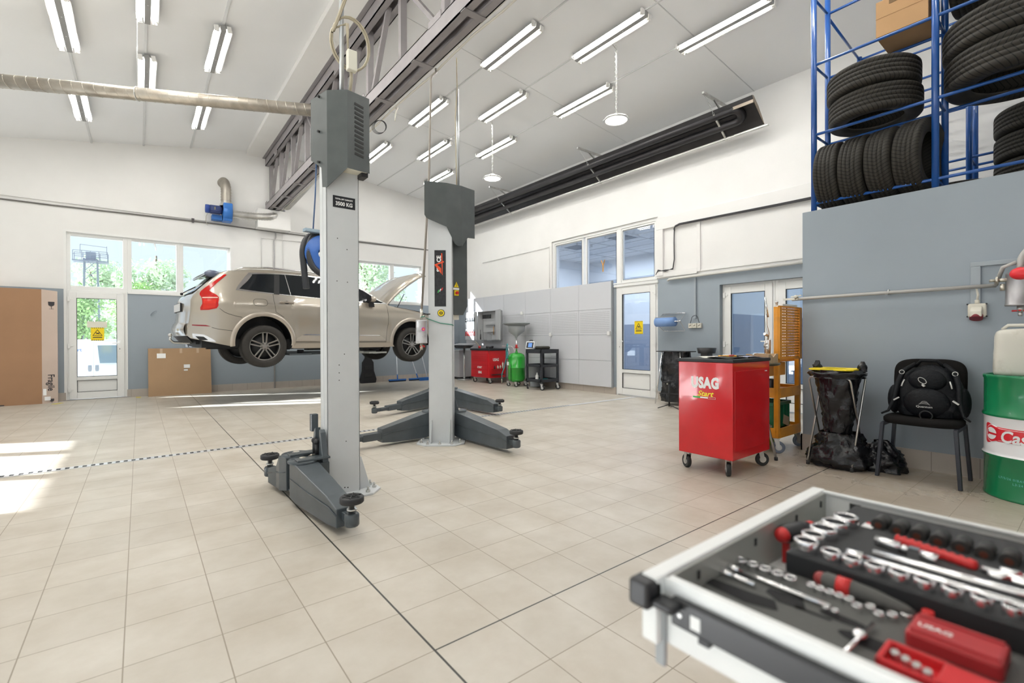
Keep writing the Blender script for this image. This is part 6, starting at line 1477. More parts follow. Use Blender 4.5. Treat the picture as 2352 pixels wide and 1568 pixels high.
MB().sph((0,0,.44),.035,10).bar((-.05,.08,.43),(.03,-.10,.46),.025,.02).sph((.02,-.08,.36),.03,10).build('head', BLACKP, TP); MB().sph((-.02,.02,.40),.015,8).build('clamp_knob', BOLT, TP)
# black object behind cabinet on far right of the sockets
single(MB().lathe([(.13,.0),(.15,.09),(.155,.09),(.135,0)], (6.62,2.66,.90), n=24).bb(6.54,6.70,2.60,2.72,0,.9), 'bin', BLACKP, 'black bin rim peeking over the left rear edge of the red cabinet', 'bin')
# ================================================================= TYRE RACK ON THE BLOCK
RB = mat('rack_blue', (.015,.085,.32), .30, coat=.3, var=.1, vscale=8)
TYM = mat('tyre_tread', (.045,.042,.036), .62, spec=.35); nt = TYM.node_tree; b = nt.nodes['Principled BSDF']
t_ = nt.nodes.new('ShaderNodeTexCoord'); s_ = nt.nodes.new('ShaderNodeSeparateXYZ'); nt.links.new(t_.outputs['Object'], s_.inputs[0])
ang = nmath(nt, 'ARCTAN2', s_.outputs['X'], s_.outputs['Y'])
w_ = nmath(nt, 'FRACT', nmath(nt, 'ADD', nmath(nt, 'MULTIPLY', ang, 64/(2*pi)), nmath(nt, 'MULTIPLY', nmath(nt, 'ABSOLUTE', s_.outputs['Z']), 14)))
gq = nmath(nt, 'LESS_THAN', w_, .18)
rad = nmath(nt, 'SQRT', nmath(nt, 'ADD', nmath(nt, 'MULTIPLY', s_.outputs['X'], s_.outputs['X']), nmath(nt, 'MULTIPLY', s_.outputs['Y'], s_.outputs['Y'])))
onT = nmath(nt, 'MULTIPLY', gq, nmath(nt, 'GREATER_THAN', rad, .305))
bp = nt.nodes.new('ShaderNodeBump'); bp.inputs['Strength'].default_value = .9; bp.inputs['Distance'].default_value = .006; bp.invert = True
nt.links.new(onT, bp.inputs['Height']); nt.links.new(bp.outputs[0], b.inputs['Normal'])
nz_ = nt.nodes.new('ShaderNodeTexNoise'); nz_.inputs['Scale'].default_value = 9; nt.links.new(t_.outputs['Object'], nz_.inputs['Vector'])
m0 = nt.nodes.new('ShaderNodeMixRGB'); nt.links.new(nz_.outputs['Fac'], m0.inputs[0]); m0.inputs[1].default_value = (.016,.015,.013,1); m0.inputs[2].default_value = (.045,.039,.031,1)
m1 = nt.nodes.new('ShaderNodeMixRGB'); nt.links.new(onT, m1.inputs[0]); nt.links.new(m0.outputs[0], m1.inputs[1]); m1.inputs[2].default_value = (.006,.006,.005,1); nt.links.new(m1.outputs[0], b.inputs['Base Color'])
CHK = mat('chalk_yellow', (.62,.66,.10), .8); CHW = mat('chalk_white', (.7,.7,.65), .8)
TYC = {}
def tyre_mesh(R, w, r_in=None):
    r_in = r_in or R*.62; h = w/2; prof = [(r_in, -h*.72), (r_in+.006, -h*.86), (R*.76, -h*1.0), (R*.90, -h*.99), (R*.965, -h*.90), (R*.992, -h*.78)]
    gs = [-.5, -.17, .17, .5]
    for g_ in gs: prof += [(R, h*(g_-.055)), (R-.008, h*(g_-.04)), (R-.008, h*(g_+.04)), (R, h*(g_+.055))]
    prof += [(R*.992, h*.78), (R*.965, h*.90), (R*.90, h*.99), (R*.76, h*1.0), (r_in+.006, h*.86), (r_in, h*.72)]
    inner = [(r_in+.01, h*.6), (R*.80, h*.86), (R*.93, h*.7), (R*.955, 0), (R*.93, -h*.7), (R*.80, -h*.86), (r_in+.01, -h*.6), (r_in, -h*.72)]
    return MB().lathe(prof+inner, n=72)
def tyre(c, ax, R, w, label, group, marks=None):
    key = (R, w)
    B = Vector(ax).normalized().to_track_quat('Z', 'Y').to_matrix().to_4x4()
    if key not in TYC: o = tyre_mesh(R, w).build('tyre', TYM); TYC[key] = o
    else: o = TYC[key].copy(); COL.objects.link(o)
    o.matrix_basis = Matrix.Translation(Vector(c)) @ B
    tag(o, label, 'tyre', group)
    if marks:
        for (cm, lines) in marks:
            mb = MB()
            for ln in lines:
                P = []
                for i in range(len(ln)-1):
                    for j in range(5): a_ = ln[i][0]+(ln[i+1][0]-ln[i][0])*j/5; h_ = ln[i][1]+(ln[i+1][1]-ln[i][1])*j/5; P.append((cos(a_)*(R+.001), sin(a_)*(R+.001), h_))
                mb.tube(P, .0022, 4)
            mb.build('chalk_mark', cm, o)
    return o
def rod(mb, a, b, r=.014): mb.cyl(a, b, r, n=12)
LV = (2.515, 3.21, 3.917, 4.60)
RK = thing('tyre_rack', 'blue tubular tyre rack standing on top of the blue-grey block', 'rack', (4.75,-.6,ZB))
ys_ = (.335,-.60,-1.55)
for X in (4.56,4.94):
    for y in ys_: q = MB(); q.cyl((X,y,ZB),(X,y,5.08 if X < 4.7 else 5.04),.026,n=18); q.build('post', RB, RK, world=True)
    for z in LV:
        q = MB(); rod(q, (X,ys_[0],z), (X,ys_[-1],z)); q.build('rail', RB, RK, world=True)
for y in ys_:
    for z in LV: q = MB(); rod(q, (4.56,y,z), (4.94,y,z), .012); q.build('cross_rail', RB, RK, world=True)
RK2 = thing('tyre_rack', 'second blue tyre rack behind, near the right wall', 'rack', (6.2,-.3,ZB))
yb_ = (.36, atX(2226,400,6.06).y, -1.6)
for X in (6.06,6.42):
    for y in yb_: q = MB(); q.cyl((X,y,ZB),(X,y,4.56),.026,n=18); q.build('post', RB, RK2, world=True)
    for z in (2.72,3.05,3.72,4.05,4.53): q = MB(); rod(q, (X,yb_[0],z), (X,yb_[-1],z), .013); q.build('rail', RB, RK2, world=True)
for y in yb_:
    for z in (3.05,4.53): q = MB(); rod(q, (6.06,y,z), (6.42,y,z), .012); q.build('cross_rail', RB, RK2, world=True)
q = MB(); rod(q, (4.94,.335,4.57), (6.06,.36,4.53), .013); q.build('tie_rail', RB, RK, world=True)
R1 = .335
mk = [(CHK, [[(-2.75,-.06),(-2.75,.05)], [(-2.75,-.03),(-2.62,-.01),(-2.60,.04),(-2.68,.05),(-2.75,.0)], [(-2.6,.0),(-2.5,.05)], [(-2.42,-.05),(-2.42,.05),(-2.34,.05),(-2.30,.0),(-2.36,-.04)], [(-2.47,.0),(-2.33,.02)]])]
for k in range(4):
    y = .205-.222*k; lean = .05 if k == 3 else .02*(k % 2)
    tyre((4.74, y, ZB+R1+.016+.0*k), (.0+.05*k, 1, lean), R1, .205, ['leftmost of the four standing tyres at the foot of the rack','second from left of the four standing tyres at the foot of the rack','standing tyre with yellow chalk marks, third at the foot of the rack','rightmost of the four standing tyres, by the rack post'][k], 'standing tyres at the foot of the rack', mk if k == 2 else None)
wl = [(CHW, [[(-2.62,.0),(-2.60,.03)],[(-2.62,-.05),(-2.61,-.02)],[(-2.60,.05),(-2.57,.07),(-2.59,.08)]]), (CHK, [[(-2.3+.12*i,-.03),(-2.25+.12*i,.04),(-2.2+.12*i,-.02)] for i in range(6)])]
tyre((4.76,-.115,3.225+.125), (0,0,1), .368, .235, 'lower of the two large tyres lying flat in the left rack bay', 'tyres lying flat in the rack', wl)
tyre((4.745,-.105,3.225+.365), (.02,0,1), .368, .235, 'upper of the two large tyres lying flat in the left rack bay', 'tyres lying flat in the rack', [(CHW, [[(-2.72,-.04),(-2.70,.0)],[(-2.71,.02),(-2.68,.05)]])])
tyre((4.80,-1.075,3.225+.145), (0,0,1), .455, .27, 'lower of the two wide tyres lying flat in the right rack bay', 'tyres lying flat in the rack', [(CHK, [[(-2.6+.1*i,-.05),(-2.55+.1*i,.06)] for i in range(5)])])
tyre((4.79,-1.065,3.225+.42), (0,0,1), .455, .27, 'upper of the two wide tyres lying flat in the right rack bay', 'tyres lying flat in the rack', [(CHK, [[(-2.5+.14*i,-.04),(-2.43+.14*i,.04)] for i in range(4)])])
tyre((4.80,-.80,3.95+R1), (0,1,.05), R1, .23, 'standing tyre on the top shelf right of the cardboard box', 'tyres on the top shelf of the rack')
tyre((4.80,-1.08,3.95+R1), (0,1,-.02), R1, .23, 'standing tyre on the top shelf at the right frame edge', 'tyres on the top shelf of the rack')
for k in range(3): tyre((5.75,-1.16,2.55+.24*k+.14), (.02*k,0,1), .335, .225, ['lowest tyre of the stack seen behind the right rack bay','middle tyre of the stack seen behind the right rack bay','top tyre of the stack seen behind the right rack bay'][k], 'tyres stacked behind the rack')
tyre((5.62,-.58,ZB+.12), (0,0,1), .33, .2, 'single tyre lying on the block behind the middle rack post', None)
bxx = thing('cardboard_box', 'brown cardboard box on the upper level of the blue rack', 'box', (4.76,-.34,3.933))
ya, yb2 = atX(2012,80,4.56).y, -.555
BCARD = mat('cardboard_box_brown', (.42,.25,.12), .8, var=.06, vscale=4)
MB().bb(4.555,5.0,yb2,ya,3.933,4.26).build('body', BCARD, bxx, bev=.004, world=True); MB().bb(4.553,4.557,-.40,-.28,4.20,4.262).build('hand_hole', mat('card_dark',(.16,.10,.05),.9), bxx, bev=.002, world=True)
MB().bb(4.5535,4.556,yb2,ya,4.10,4.104).build('crease', mat('card_crease',(.30,.17,.08),.9), bxx, world=True)
single(MB().bb(6.84,6.88,-1.6,.41,2.86,2.9), 'cable_tray', mat('tray_dark',(.12,.12,.13),.5), 'dark cable lines on the right wall seen through the rack', 'cable')
# ================================================================= MIDDLE DISTANCE
# grey wall panels
PG = mat('panel_grey', (.60,.61,.64), .38); PP = mat('panel_perforated', (.60,.61,.64), .38); nt = PP.node_tree; b = nt.nodes['Principled BSDF']
t_ = nt.nodes.new('ShaderNodeTexCoord'); s_ = nt.nodes.new('ShaderNodeSeparateXYZ'); nt.links.new(t_.outputs['Object'], s_.inputs[0])
def cell(o, per): f = nmath(nt, 'FRACT', nmath(nt, 'DIVIDE', nmath(nt, 'ADD', o, 30*per), per)); return nmath(nt, 'LESS_THAN', nmath(nt, 'ABSOLUTE', nmath(nt, 'SUBTRACT', f, .5)), .15)
h_ = nmath(nt, 'MULTIPLY', cell(s_.outputs['Y'], .038), cell(s_.outputs['Z'], .038))
inn = nmath(nt, 'MULTIPLY', nmath(nt, 'GREATER_THAN', s_.outputs['Z'], .035), nmath(nt, 'LESS_THAN', s_.outputs['Z'], .505))
inn = nmath(nt, 'MULTIPLY', inn, nmath(nt, 'LESS_THAN', nmath(nt, 'ABSOLUTE', s_.outputs['Y']), .42))
h_ = nmath(nt, 'MULTIPLY', h_, inn)
m0 = nt.nodes.new('ShaderNodeMixRGB'); nt.links.new(h_, m0.inputs[0]); m0.inputs[1].default_value = (.60,.61,.64,1); m0.inputs[2].default_value = (.10,.11,.12,1); nt.links.new(m0.outputs[0], b.inputs['Base Color'])
PW = thing('panel_wall', 'wall of light grey metal panels with a perforated row, left of the office door', 'wall panelling', (6.86,7.6,.14))
rows = (.14,.69,1.24,1.78,2.35); pitch = .922
for c in range(6):
    for r in range(4):
        if c == 5 and r != 3 and False: continue
        y0 = 4.88+pitch*c; z0, z1 = rows[r], rows[r+1]
        pb = MB().bb(-.025,.025,-pitch/2+.002,pitch/2-.002,.002,z1-z0-.002)
        o = pb.build('perforated_panel' if r == 2 else 'panel', PP if r == 2 else PG, PW, bev=.003); o.location = (0, y0+pitch/2-7.6, z0-.14)
MB().bb(6.83,6.895,4.865,4.88,.13,2.36).build('edge_trim', mat('edge_grey',(.36,.38,.40),.4), PW, bev=.002, world=True)
for k, (x, y, lb) in enumerate(((1265,768,'small white socket box at the lower edge of the perforated panels, left one'),(1399,765,'small white socket box at the right end of the perforated panels'),(1199,719,'small white box at the top left of the perforated panels'))):
    q = atX(x, y, 6.82); single(MB().bb(6.79,6.833,q.y-.035,q.y+.035,q.z-.04,q.z+.04), 'wall_socket', PVC, lb, 'socket', 'small white boxes on the grey panels', bev=.006)
# open wall cabinet with tools
CAB = mat('cabinet_grey', (.44,.45,.46), .4); CBI = mat('cabinet_inner', (.52,.53,.54), .45)
KX = 6.63
TC = thing('wall_tool_cabinet', 'grey wall cabinet with both doors open showing hand tools', 'tool cabinet', (6.83,9.0,1.13))
ky0, ky1, kz0, kz1 = 8.62, 9.50, 1.13, 1.93
MB().bb(6.815,6.83,ky0,ky1,kz0,kz1).bb(KX,6.82,ky0,ky0+.012,kz0,kz1).bb(KX,6.82,ky1-.012,ky1,kz0,kz1).bb(KX,6.82,ky0,ky1,kz0,kz0+.012).bb(KX,6.82,ky0,ky1,kz1-.012,kz1).build('carcass', CAB, TC, world=True)
MB().bb(6.808,6.814,ky0+.02,ky1-.02,kz0+.02,kz1-.02).build('back_panel', CBI, TC, world=True)
for z in (1.36,1.56): MB().bb(6.74,6.81,ky0+.02,ky1-.2,z-.005,z+.005).build('tool_rail', CAB, TC, world=True)
MB().bar((KX-.01,ky0-.005,(kz0+kz1)/2),(KX-.17,ky0-.405,(kz0+kz1)/2),.022,kz1-kz0).build('door', CAB, TC, bev=.004, world=True)
MB().bar((KX-.028,ky0-.010,(kz0+kz1)/2),(KX-.182,ky0-.395,(kz0+kz1)/2),.006,kz1-kz0-.04).build('door_lining', CBI, TC, world=True)
MB().bb(KX-.03,KX-.008,ky1+.01,ky1+.60,kz0,kz1).build('door', CAB, TC, bev=.004, world=True)
HOLEY = CBI
MB().bb(KX-.036,KX-.030,ky1+.03,ky1+.58,kz0+.02,kz1-.02).build('door_lining', CBI, TC, world=True)
for z in (1.42,1.70): MB().bb(KX-.06,KX-.036,ky1+.05,ky1+.57,z-.006,z+.006).build('tool_rail', CAB, TC, world=True)
random.seed(11)
first_ = {}
def htool(kind, x, y, z, lb, group):
    """one hanging hand tool; z is where it hangs"""
    if kind not in first_:
        t = thing(kind, lb, kind.replace('_', ' '), (x,y,z), group=group)
        if kind == 'screwdriver': MB().cyl((0,0,-.02),(0,0,.09),.014,r2=.011,n=10).build('handle', BLACKP, t); MB().cyl((0,0,-.20),(0,0,-.02),.004,n=6).build('blade', STEEL, t)
        elif kind == 'pliers': MB().tube([(0,-.015,-.15),(0,-.022,-.09),(0,-.004,-.02)],.008,6).tube([(0,.015,-.15),(0,.022,-.09),(0,.004,-.02)],.008,6).build('handle', REDP, t); MB().prism([(-.014,-.025),(.014,-.025),(.004,.05),(-.004,.05)],-.004,.004,'yz').build('jaw', STEEL, t)
        elif kind == 'spanner': MB().bar((0,0,-.18),(0,0,0),.005,.012).torus((0,0,.008),.011,.004,ax=(1,0,0),n=12,k=5).prism([(-.013,-.18),(.013,-.18),(.010,-.205),(-.010,-.205)],-.003,.003,'yz').build('shank', CHROME, t)
        elif kind == 'hammer': MB().cyl((0,0,-.22),(0,0,0),.010,n=8).build('handle', mat('hammer_wood',(.55,.28,.08),.5), t); MB().bar((0,-.045,.01),(0,.045,.01),.022,.024).build('head', STEEL, t, bev=.003)
        elif kind == 'hex_key': MB().tube([(0,0,-.09),(0,0,0),(0,.015,.008),(0,.03,.008)],.003,6).build('rod', STEEL, t)
        else: MB().bar((0,0,-.06),(0,0,.05),.02,.022).build('body', BLACKP, t, bev=.003)
        first_[kind] = t; return t
    return dup(first_[kind], (x,y,z), 0, lb, group)
for k in range(6): htool('screwdriver', KX-.06, ky1+.08+.09*k, 1.68, 'screwdriver hanging in the row on the left door of the tool cabinet', 'screwdrivers on the cabinet door')
for k in range(6): htool('pliers', KX-.062, ky1+.08+.088*k, 1.40, 'pliers hanging on the left door of the tool cabinet below the screwdrivers', 'pliers on the cabinet door')
for k in range(9): htool('hex_key', KX-.055, ky1+.06+.056*k, 1.86, 'small key hanging in the top row of the left cabinet door', 'keys in the top row of the cabinet door')
for k in range(8): htool('spanner', 6.76, ky1-.10-.055*k, 1.345-.010*k, 'spanner hanging in the fanned row at the bottom of the tool cabinet', 'spanners in the tool cabinet')
for k in range(7): htool('black_socket', 6.76, ky1-.08-.06*k, 1.79, 'black socket in the top row inside the tool cabinet', 'black sockets in the tool cabinet')
htool('hammer', 6.72, 8.86, 1.50, 'wooden-handled hammer inside the tool cabinet', 'hammers in the tool cabinet'); htool('hammer', 6.72, 8.76, 1.48, 'second hammer nearer the right door of the tool cabinet', 'hammers in the tool cabinet')
single(MB().cyl((KX-.04,9.30,1.145),(KX-.04,9.30,1.30),.020,r2=.012,n=10).cyl((KX-.04,9.30,1.30),(KX-.04,9.30,1.42),.006,n=8), 'spray_nozzle', BLACKP, 'tall dark air nozzle standing at the lower edge of the tool cabinet', 'nozzle')
# shiny folded tray stand behind the small red cabinet
WS = thing('tray_stand', 'white slatted tray stand left of the small red tool cabinet', 'stand', (6.42,9.85,0))
for k in range(4): MB().bar((6.25+.08*k,9.45,1.0+.012*k),(6.25+.08*k,10.25,1.0+.012*k),.07,.012).build('slat', mat('slat_white',(.72,.73,.75),.3,metal=.3), WS, bev=.003, world=True)
MB().prism([(9.5,.985),(10.2,.985),(10.0,.90),(9.7,.90)],6.22,6.50,'yz').build('underframe', BLACKP, WS, world=True); MB().cyl((6.4,9.85,0.02),(6.4,9.85,.92),.03,n=14).build('column', STEEL, WS, world=True); MB().cyl((6.4,9.85,0),(6.4,9.85,.03),.2,n=24).build('base', STEEL, WS, world=True)
GM = thing('grey_cabinet', 'plain grey machine cabinet half hidden behind the middle lift column', 'cabinet', (6.6,10.35,0))
MB().bb(6.4,6.82,10.12,10.7,.06,.80).build('body', mat('machine_grey',(.48,.48,.50),.4), GM, bev=.01, world=True); MB().bb(6.39,6.82,10.11,10.71,.80,.84).build('lid', mat('machine_grey'), GM, bev=.008, world=True); MB().bb(6.44,6.80,10.15,10.66,0,.06).build('plinth', BLACKP, GM, world=True)
# small red tool cabinet
sx0, sx1, sy0, sy1, sz0, sz1 = 6.22, 6.76, 8.38, 9.22, .15, .86
SR = thing('tool_trolley', 'small red drawer trolley with black top near the back corner', 'tool trolley', ((sx0+sx1)/2,(sy0+sy1)/2,0))
MB().bb(sx0,sx1,sy0,sy1,sz0,sz1).build('body', RED, SR, bev=.006, world=True); MB().bb(sx0-.02,sx1+.01,sy0-.02,sy1+.02,sz1,sz1+.05).build('top', mat('mat_black'), SR, bev=.008, world=True)
zs = [.22,.37,.48,.585,.645,.705,.765,.83]
DH = mat('drawer_handle', (.16,.16,.19), .3, metal=.5)
for i in range(7):
    dd = MB().bb(sx0-.012,sx0,sy0+.05,sy1-.05,zs[i]+.004,zs[i+1]-.004).build('drawer', RED, SR, bev=.003, world=True)
    MB().bb(sx0-.030,sx0-.010,sy0+.055,sy1-.055,zs[i+1]-.022,zs[i+1]-.008).build('handle', DH, dd, bev=.003)
FR_ = lambda y, z: frame3((sx0-.0135, y, z), (0,-1,0), (0,0,1), Vector((-1,0,0)))
text_mb('USAG', .085, FR_(8.78,.285), .001, .003, spacing=.92, xs=.8).build('lettering', INKW, SR, world=True)
text_mb('START', .07, FR_(8.80,.415), .001, .002, shear=.3).build('lettering', INKW, SR, world=True)
text_mb('USAG', .10, frame3((6.44,sy0-.0015,.62),(1,0,0),(0,0,1),Vector((0,-1,0))), .001, .003, spacing=.92, xs=.8).build('lettering', INKW, SR, world=True)
MB().bb(6.28,6.68,sy0-.05,sy0,.225,.235).bb(6.28,6.68,sy0-.052,sy0-.048,.225,.25).build('side_shelf', BLACKP, SR, world=True)
for (x, y) in ((sx0+.06,sy0+.07),(sx1-.06,sy0+.07),(sx0+.06,sy1-.07),(sx1-.06,sy1-.07)): caster(SR, x, y, 1.2+x*3, r=.055, h=.15)
for k, (x, h, m_) in enumerate(((6.38,.05,BLACKP),(6.48,.055,CRM),(6.56,.06,CRM),(6.64,.14,CRM))):
    single(MB().cyl((x,sy0-.03,.39),(x,sy0-.03,.39+h),.022,n=12).cyl((x,sy0-.03,.39+h),(x,sy0-.03,.39+h+.03),.010,n=8), 'spray_can' if k==3 else 'fitting', m_, ['black fitting on the side ledge of the small red trolley','left cream fitting on the side ledge of the small red trolley','right cream fitting on the side ledge of the small red trolley','tall cream bottle at the end of the side ledge of the small red trolley'][k], 'bottle' if k==3 else 'fitting')
MB().bb(6.30,6.70,sy0-.055,sy0,.38,.39).build('side_ledge', RED, SR, world=True)
single(MB().bar((6.40,8.55,.93),(6.55,8.68,.95),.05,.05).cyl((6.45,8.6,.93),(6.35,8.70,.95),.03,n=10).tube([(6.3,8.5,.93),(6.22,8.40,.925),(6.215,8.37,.8)],.006,6), 'impact_tool', BLACKP, 'black power tool lying on the small red trolley', 'tool')
single(MB().cyl((6.35,9.0,.912),(6.35,9.0,.975),.035,n=14), 'red_cap', REDP, 'small red cap on the small red trolley', 'lamp')  # plain red cap, gives no light
single(MB().tube([(6.35,9.0,.95),(6.33,9.05,1.02),(6.30,9.13,1.10)],.010,8), 'air_hose_end', CABG, 'brownish hose end rising beside the red cap on the small trolley', 'hose')
# green oil drainer
GO = thing('oil_drainer', 'bright green waste oil drainer tank with grey funnel', 'oil drainer', (6.42,7.50,0))
GG = mat('tank_green', (.02,.36,.03), .22, coat=.6)
MB().lathe([(0,.10),(.12,.105),(.19,.14),(.215,.20),(.217,.45),(.220,.452),(.220,.462),(.217,.464),(.215,.70),(.19,.77),(.12,.815),(.0,.83)], n=40).build('tank', GG, GO)
MB().cyl((.0,0,.82),(0,0,1.20),.020,n=14).build('mast', CHROME, GO); MB().bar((0,.07,.95),(0,-.07,.95),.02,.016).cyl((0,.0,.93),(0,0,1.02),.028,n=12).build('valve', REDP, GO)
MB().cyl((-.08,-.10,.80),(-.08,-.10,.86),.03,n=14).build('filler_cap', GG, GO, bev=.003)
MB().lathe([(.02,1.18),(.035,1.22),(.20,1.34),(.215,1.46),(.215,1.475),(.205,1.475),(.19,1.35),(.02,1.24)], n=36).build('funnel', mat('funnel_grey',(.38,.40,.41),.4), GO)
MB().lathe([(.20,1.475),(.30,1.515),(.335,1.53),(.335,1.55),(.325,1.55),(.20,1.50)], n=40).build('funnel_tray', mat('funnel_rim',(.28,.30,.31),.45), GO)
MB().tube(bend([(-.05,.16,.74),(-.05,.30,.98),(-.10,.44,.98),(-.10,.44,.98)],.05),.012,8).tube(bend([(.10,.12,.74),(.10,.28,.98),(-.10,.44,.98)],.05),.012,8).build('push_handle', CHROME, GO)
TEAL = mat('hose_teal', (.05,.30,.32), .4)
MB().tube([(-.12+.15*cos(a_)*.6-.08, .12+.15*cos(a_), .68+.13*sin(a_)+.01*i) for i, a_ in enumerate([2*pi*k/18 for k in range(30)])]+[(-.26,.16,.45),(-.27,.24,.30),(-.25,.27,.18)], .012, 8).build('drain_hose', TEAL, GO)
MB().cyl((-.25,.27,.05),(-.25,.27,.18),.013,n=10).build('nozzle', BOLT, GO); MB().bb(-.22,-.19,.03,.11,.52,.60).build('sticker', INKW, GO)
MB().tube([(-.215,-.05,.14),(-.222,-.05,.55)],.006,6).build('level_gauge', BLACKP, GO)
for (x, y) in ((-.16,.15),(-.16,-.15),(.16,-.12),(.16,.15)): caster(GO, x, y, 1.0, r=.045, h=.125, world=False)
# black utility cart
UC = thing('utility_cart', 'black three-shelf utility cart beside the green oil drainer', 'cart', (6.46,6.62,0))
CB = mat('cart_black', (.03,.033,.04), .45)
ux0, ux1, uy0, uy1 = 6.18, 6.72, 6.32, 6.86
for z, d in ((.18,.07),(.52,.06),(.83,.09)):
    MB().bb(ux0,ux1,uy0,uy1,z,z+.012).bb(ux0,ux1,uy0,uy0+.015,z,z+d).bb(ux0,ux1,uy1-.015,uy1,z,z+d).bb(ux0,ux0+.015,uy0,uy1,z,z+d).bb(ux1-.015,ux1,uy0,uy1,z,z+d).build('shelf', CB, UC, bev=.003, world=True)
for (x, y) in ((ux0,uy0),(ux1-.045,uy0),(ux0,uy1-.045),(ux1-.045,uy1-.045)): MB().bb(x,x+.045,y,y+.045,.15,.90).build('upright', CB, UC, bev=.005, world=True)
MB().tube(bend([(6.30,uy1,.88),(6.30,uy1+.12,.84),(6.62,uy1+.12,.84),(6.62,uy1,.88)],.03),.014,8).build('push_handle', CB, UC, world=True)
for (x, y, r) in ((ux0+.03,uy0+.03,.5),(ux1-.03,uy0+.03,.9),(ux0+.03,uy1-.03,2.2),(ux1-.03,uy1-.03,2.6)): caster(UC, x, y, r, r=.055, h=.15, wm=RUBBER, fm=mat('fork_grey',(.5,.5,.5),.4))
TD = thing('diagnostic_device', 'white diagnostic device with a blue screen leaning on the black cart', 'device', (6.30,6.80,.9225), radians(25))
MB().prism([(-.10,0),(.08,0),(.05,.16),(-.04,.18)],-.11,.11,'xz').build('housing', mat('device_white',(.78,.79,.80),.35), TD, bev=.012); MB().quad((-.098,-.085,.03),(-.098,.085,.03),(-.052,.085,.155),(-.052,-.085,.155)).build('screen_frame', BLACKP, TD, solid=.004)
MB().quad((-.098,-.055,.045),(-.098,.04,.045),(-.062,.04,.14),(-.062,-.055,.14)).build('screen', mat('screen_blue',(.08,.16,.35),.2,emit=(.12,.25,.55),estr=.6), TD, solid=.003); MB().tube([(0,-.04,.175),(0,-.03,.20),(0,.03,.20),(0,.04,.175)],.010,8).build('carry_handle', BLACKP, TD)
single(MB().bb(6.22,6.50,6.36,6.60,.9225,.99), 'tool_bag', mat('bag_dark',(.035,.034,.028),.85), 'dark soft tool bag on top of the black cart', 'bag', bev=.03) 
single(MB().grid(lambda u,v:(6.24+.26*u,6.60+.14*v,.925+.025*sin(5*u+3*v)**2),10,6), 'work_glove', mat('glove_blue_grey',(.10,.12,.17),.9), 'crumpled grey-blue glove beside the tool bag on the black cart', 'glove', solid=.006)
single(MB().bb(6.66,6.80,6.45,6.80,1.0,1.06), 'panel_box', PVC, 'white wall box just above the black cart', 'box') if False else None
single(MB().lathe([(0,0),(.035,0),(.038,.01),(.038,.12),(.012,.16),(.012,.19),(0,.19)], (6.28,6.58,.195), n=16), 'bottle', mat('bottle_white',(.72,.72,.70),.4), 'white bottle on the bottom shelf of the black cart', 'bottle')
mb = MB()
for k in range(4): mb.torus((6.42,6.52,.20+.012*k), .13-.008*k, .007, n=30, k=6)
single(mb, 'coiled_hose', TEAL, 'teal hose coiled on the bottom shelf of the black cart', 'hose')
single(MB().prism([(7.12,0),(7.42,0),(7.46,.52),(7.08,.52)],6.66,6.82,'yz').prism([(7.07,.52),(7.47,.52),(7.47,.56),(7.07,.56)],6.65,6.825,'yz') if False else MB().lathe([(.13,.02),(.165,.50),(.175,.50),(.175,.53),(.15,.53),(.12,.03),(0,.02)], (6.62,7.02,0), n=28), 'waste_bin', mat('bin_grey',(.33,.35,.38),.45), 'tapered grey waste bin behind the black cart', 'bin')
# squeegees and brooms against the back wall
BB_ = mat('brush_blue', (.02,.12,.40), .5)
def broom(i, bot_, top_, w, lb):
    b0 = atY(bot_[0], bot_[1], 10.60); b0 = Vector((b0.x, 10.60, .06)); t0 = atY(top_[0], top_[1], 10.84); d = (t0-b0).normalized()
    t = thing('floor_squeegee', lb, 'squeegee', tuple(Vector((b0.x,b0.y,0))), group='blue squeegees leaning on the back wall')
    k = (10.84-b0.y)/max(.01, d.y) if abs(d.y) > .01 else 1.4; e = b0+d*min(1.45, k) 
    MB().cyl(b0+d*.10, e, .012, n=10).build('handle', mat('handle_white',(.62,.66,.70),.4), t, world=True); MB().cyl(b0, b0+d*.14, .016, n=10).build('socket', BB_, t, world=True)
    MB().bb(b0.x-w/2, b0.x+w/2, b0.y-.03, b0.y+.03, .03, .07).build('head', BB_, t, bev=.006, world=True); MB().bb(b0.x-w/2, b0.x+w/2, b0.y-.006, b0.y+.006, 0, .03).build('blade', RUBBER, t, world=True)
broom(0, (913,862), (911,817), .50, 'leftmost blue squeegee below the front wheel, white handle upright')
broom(1, (960,862), (937,800), .55, 'blue squeegee with its handle leaning left, below the front wheel')
b0 = thing('broom', 'wide blue broom nearest the middle column on the back wall', 'broom', (5.62,10.45,0))
MB().cyl((5.56,10.48,.08),(5.40,10.86,1.40),.012,n=10).build('handle', mat('handle_white'), b0, world=True); MB().bb(5.30,5.86,10.42,10.49,.05,.09).build('head', BB_, b0, bev=.006, world=True); MB().bb(5.31,5.85,10.43,10.48,0,.05).build('bristles', BB_, b0, world=True)
CRP = thing('creeper_board', 'black moulded mechanic creeper standing upright against the back wall behind the near column', 'creeper', (3.92,10.72,0))
MB().prism([(-.20,.0),(.22,.0),(.24,.10),(.17,.32),(.16,.55),(.09,.66),(.08,.74),(.05,.80),(-.03,.80),(-.07,.74),(-.08,.66),(-.15,.55),(-.16,.32),(-.22,.10)],-.03,.03,'xz').build('board', BLACKP, CRP, bev=.015)
for z in (.16,.36): MB().bb(-.10,.11,-.045,-.025,z,z+.10).build('raised_pad', RUBBER, CRP, bev=.012)
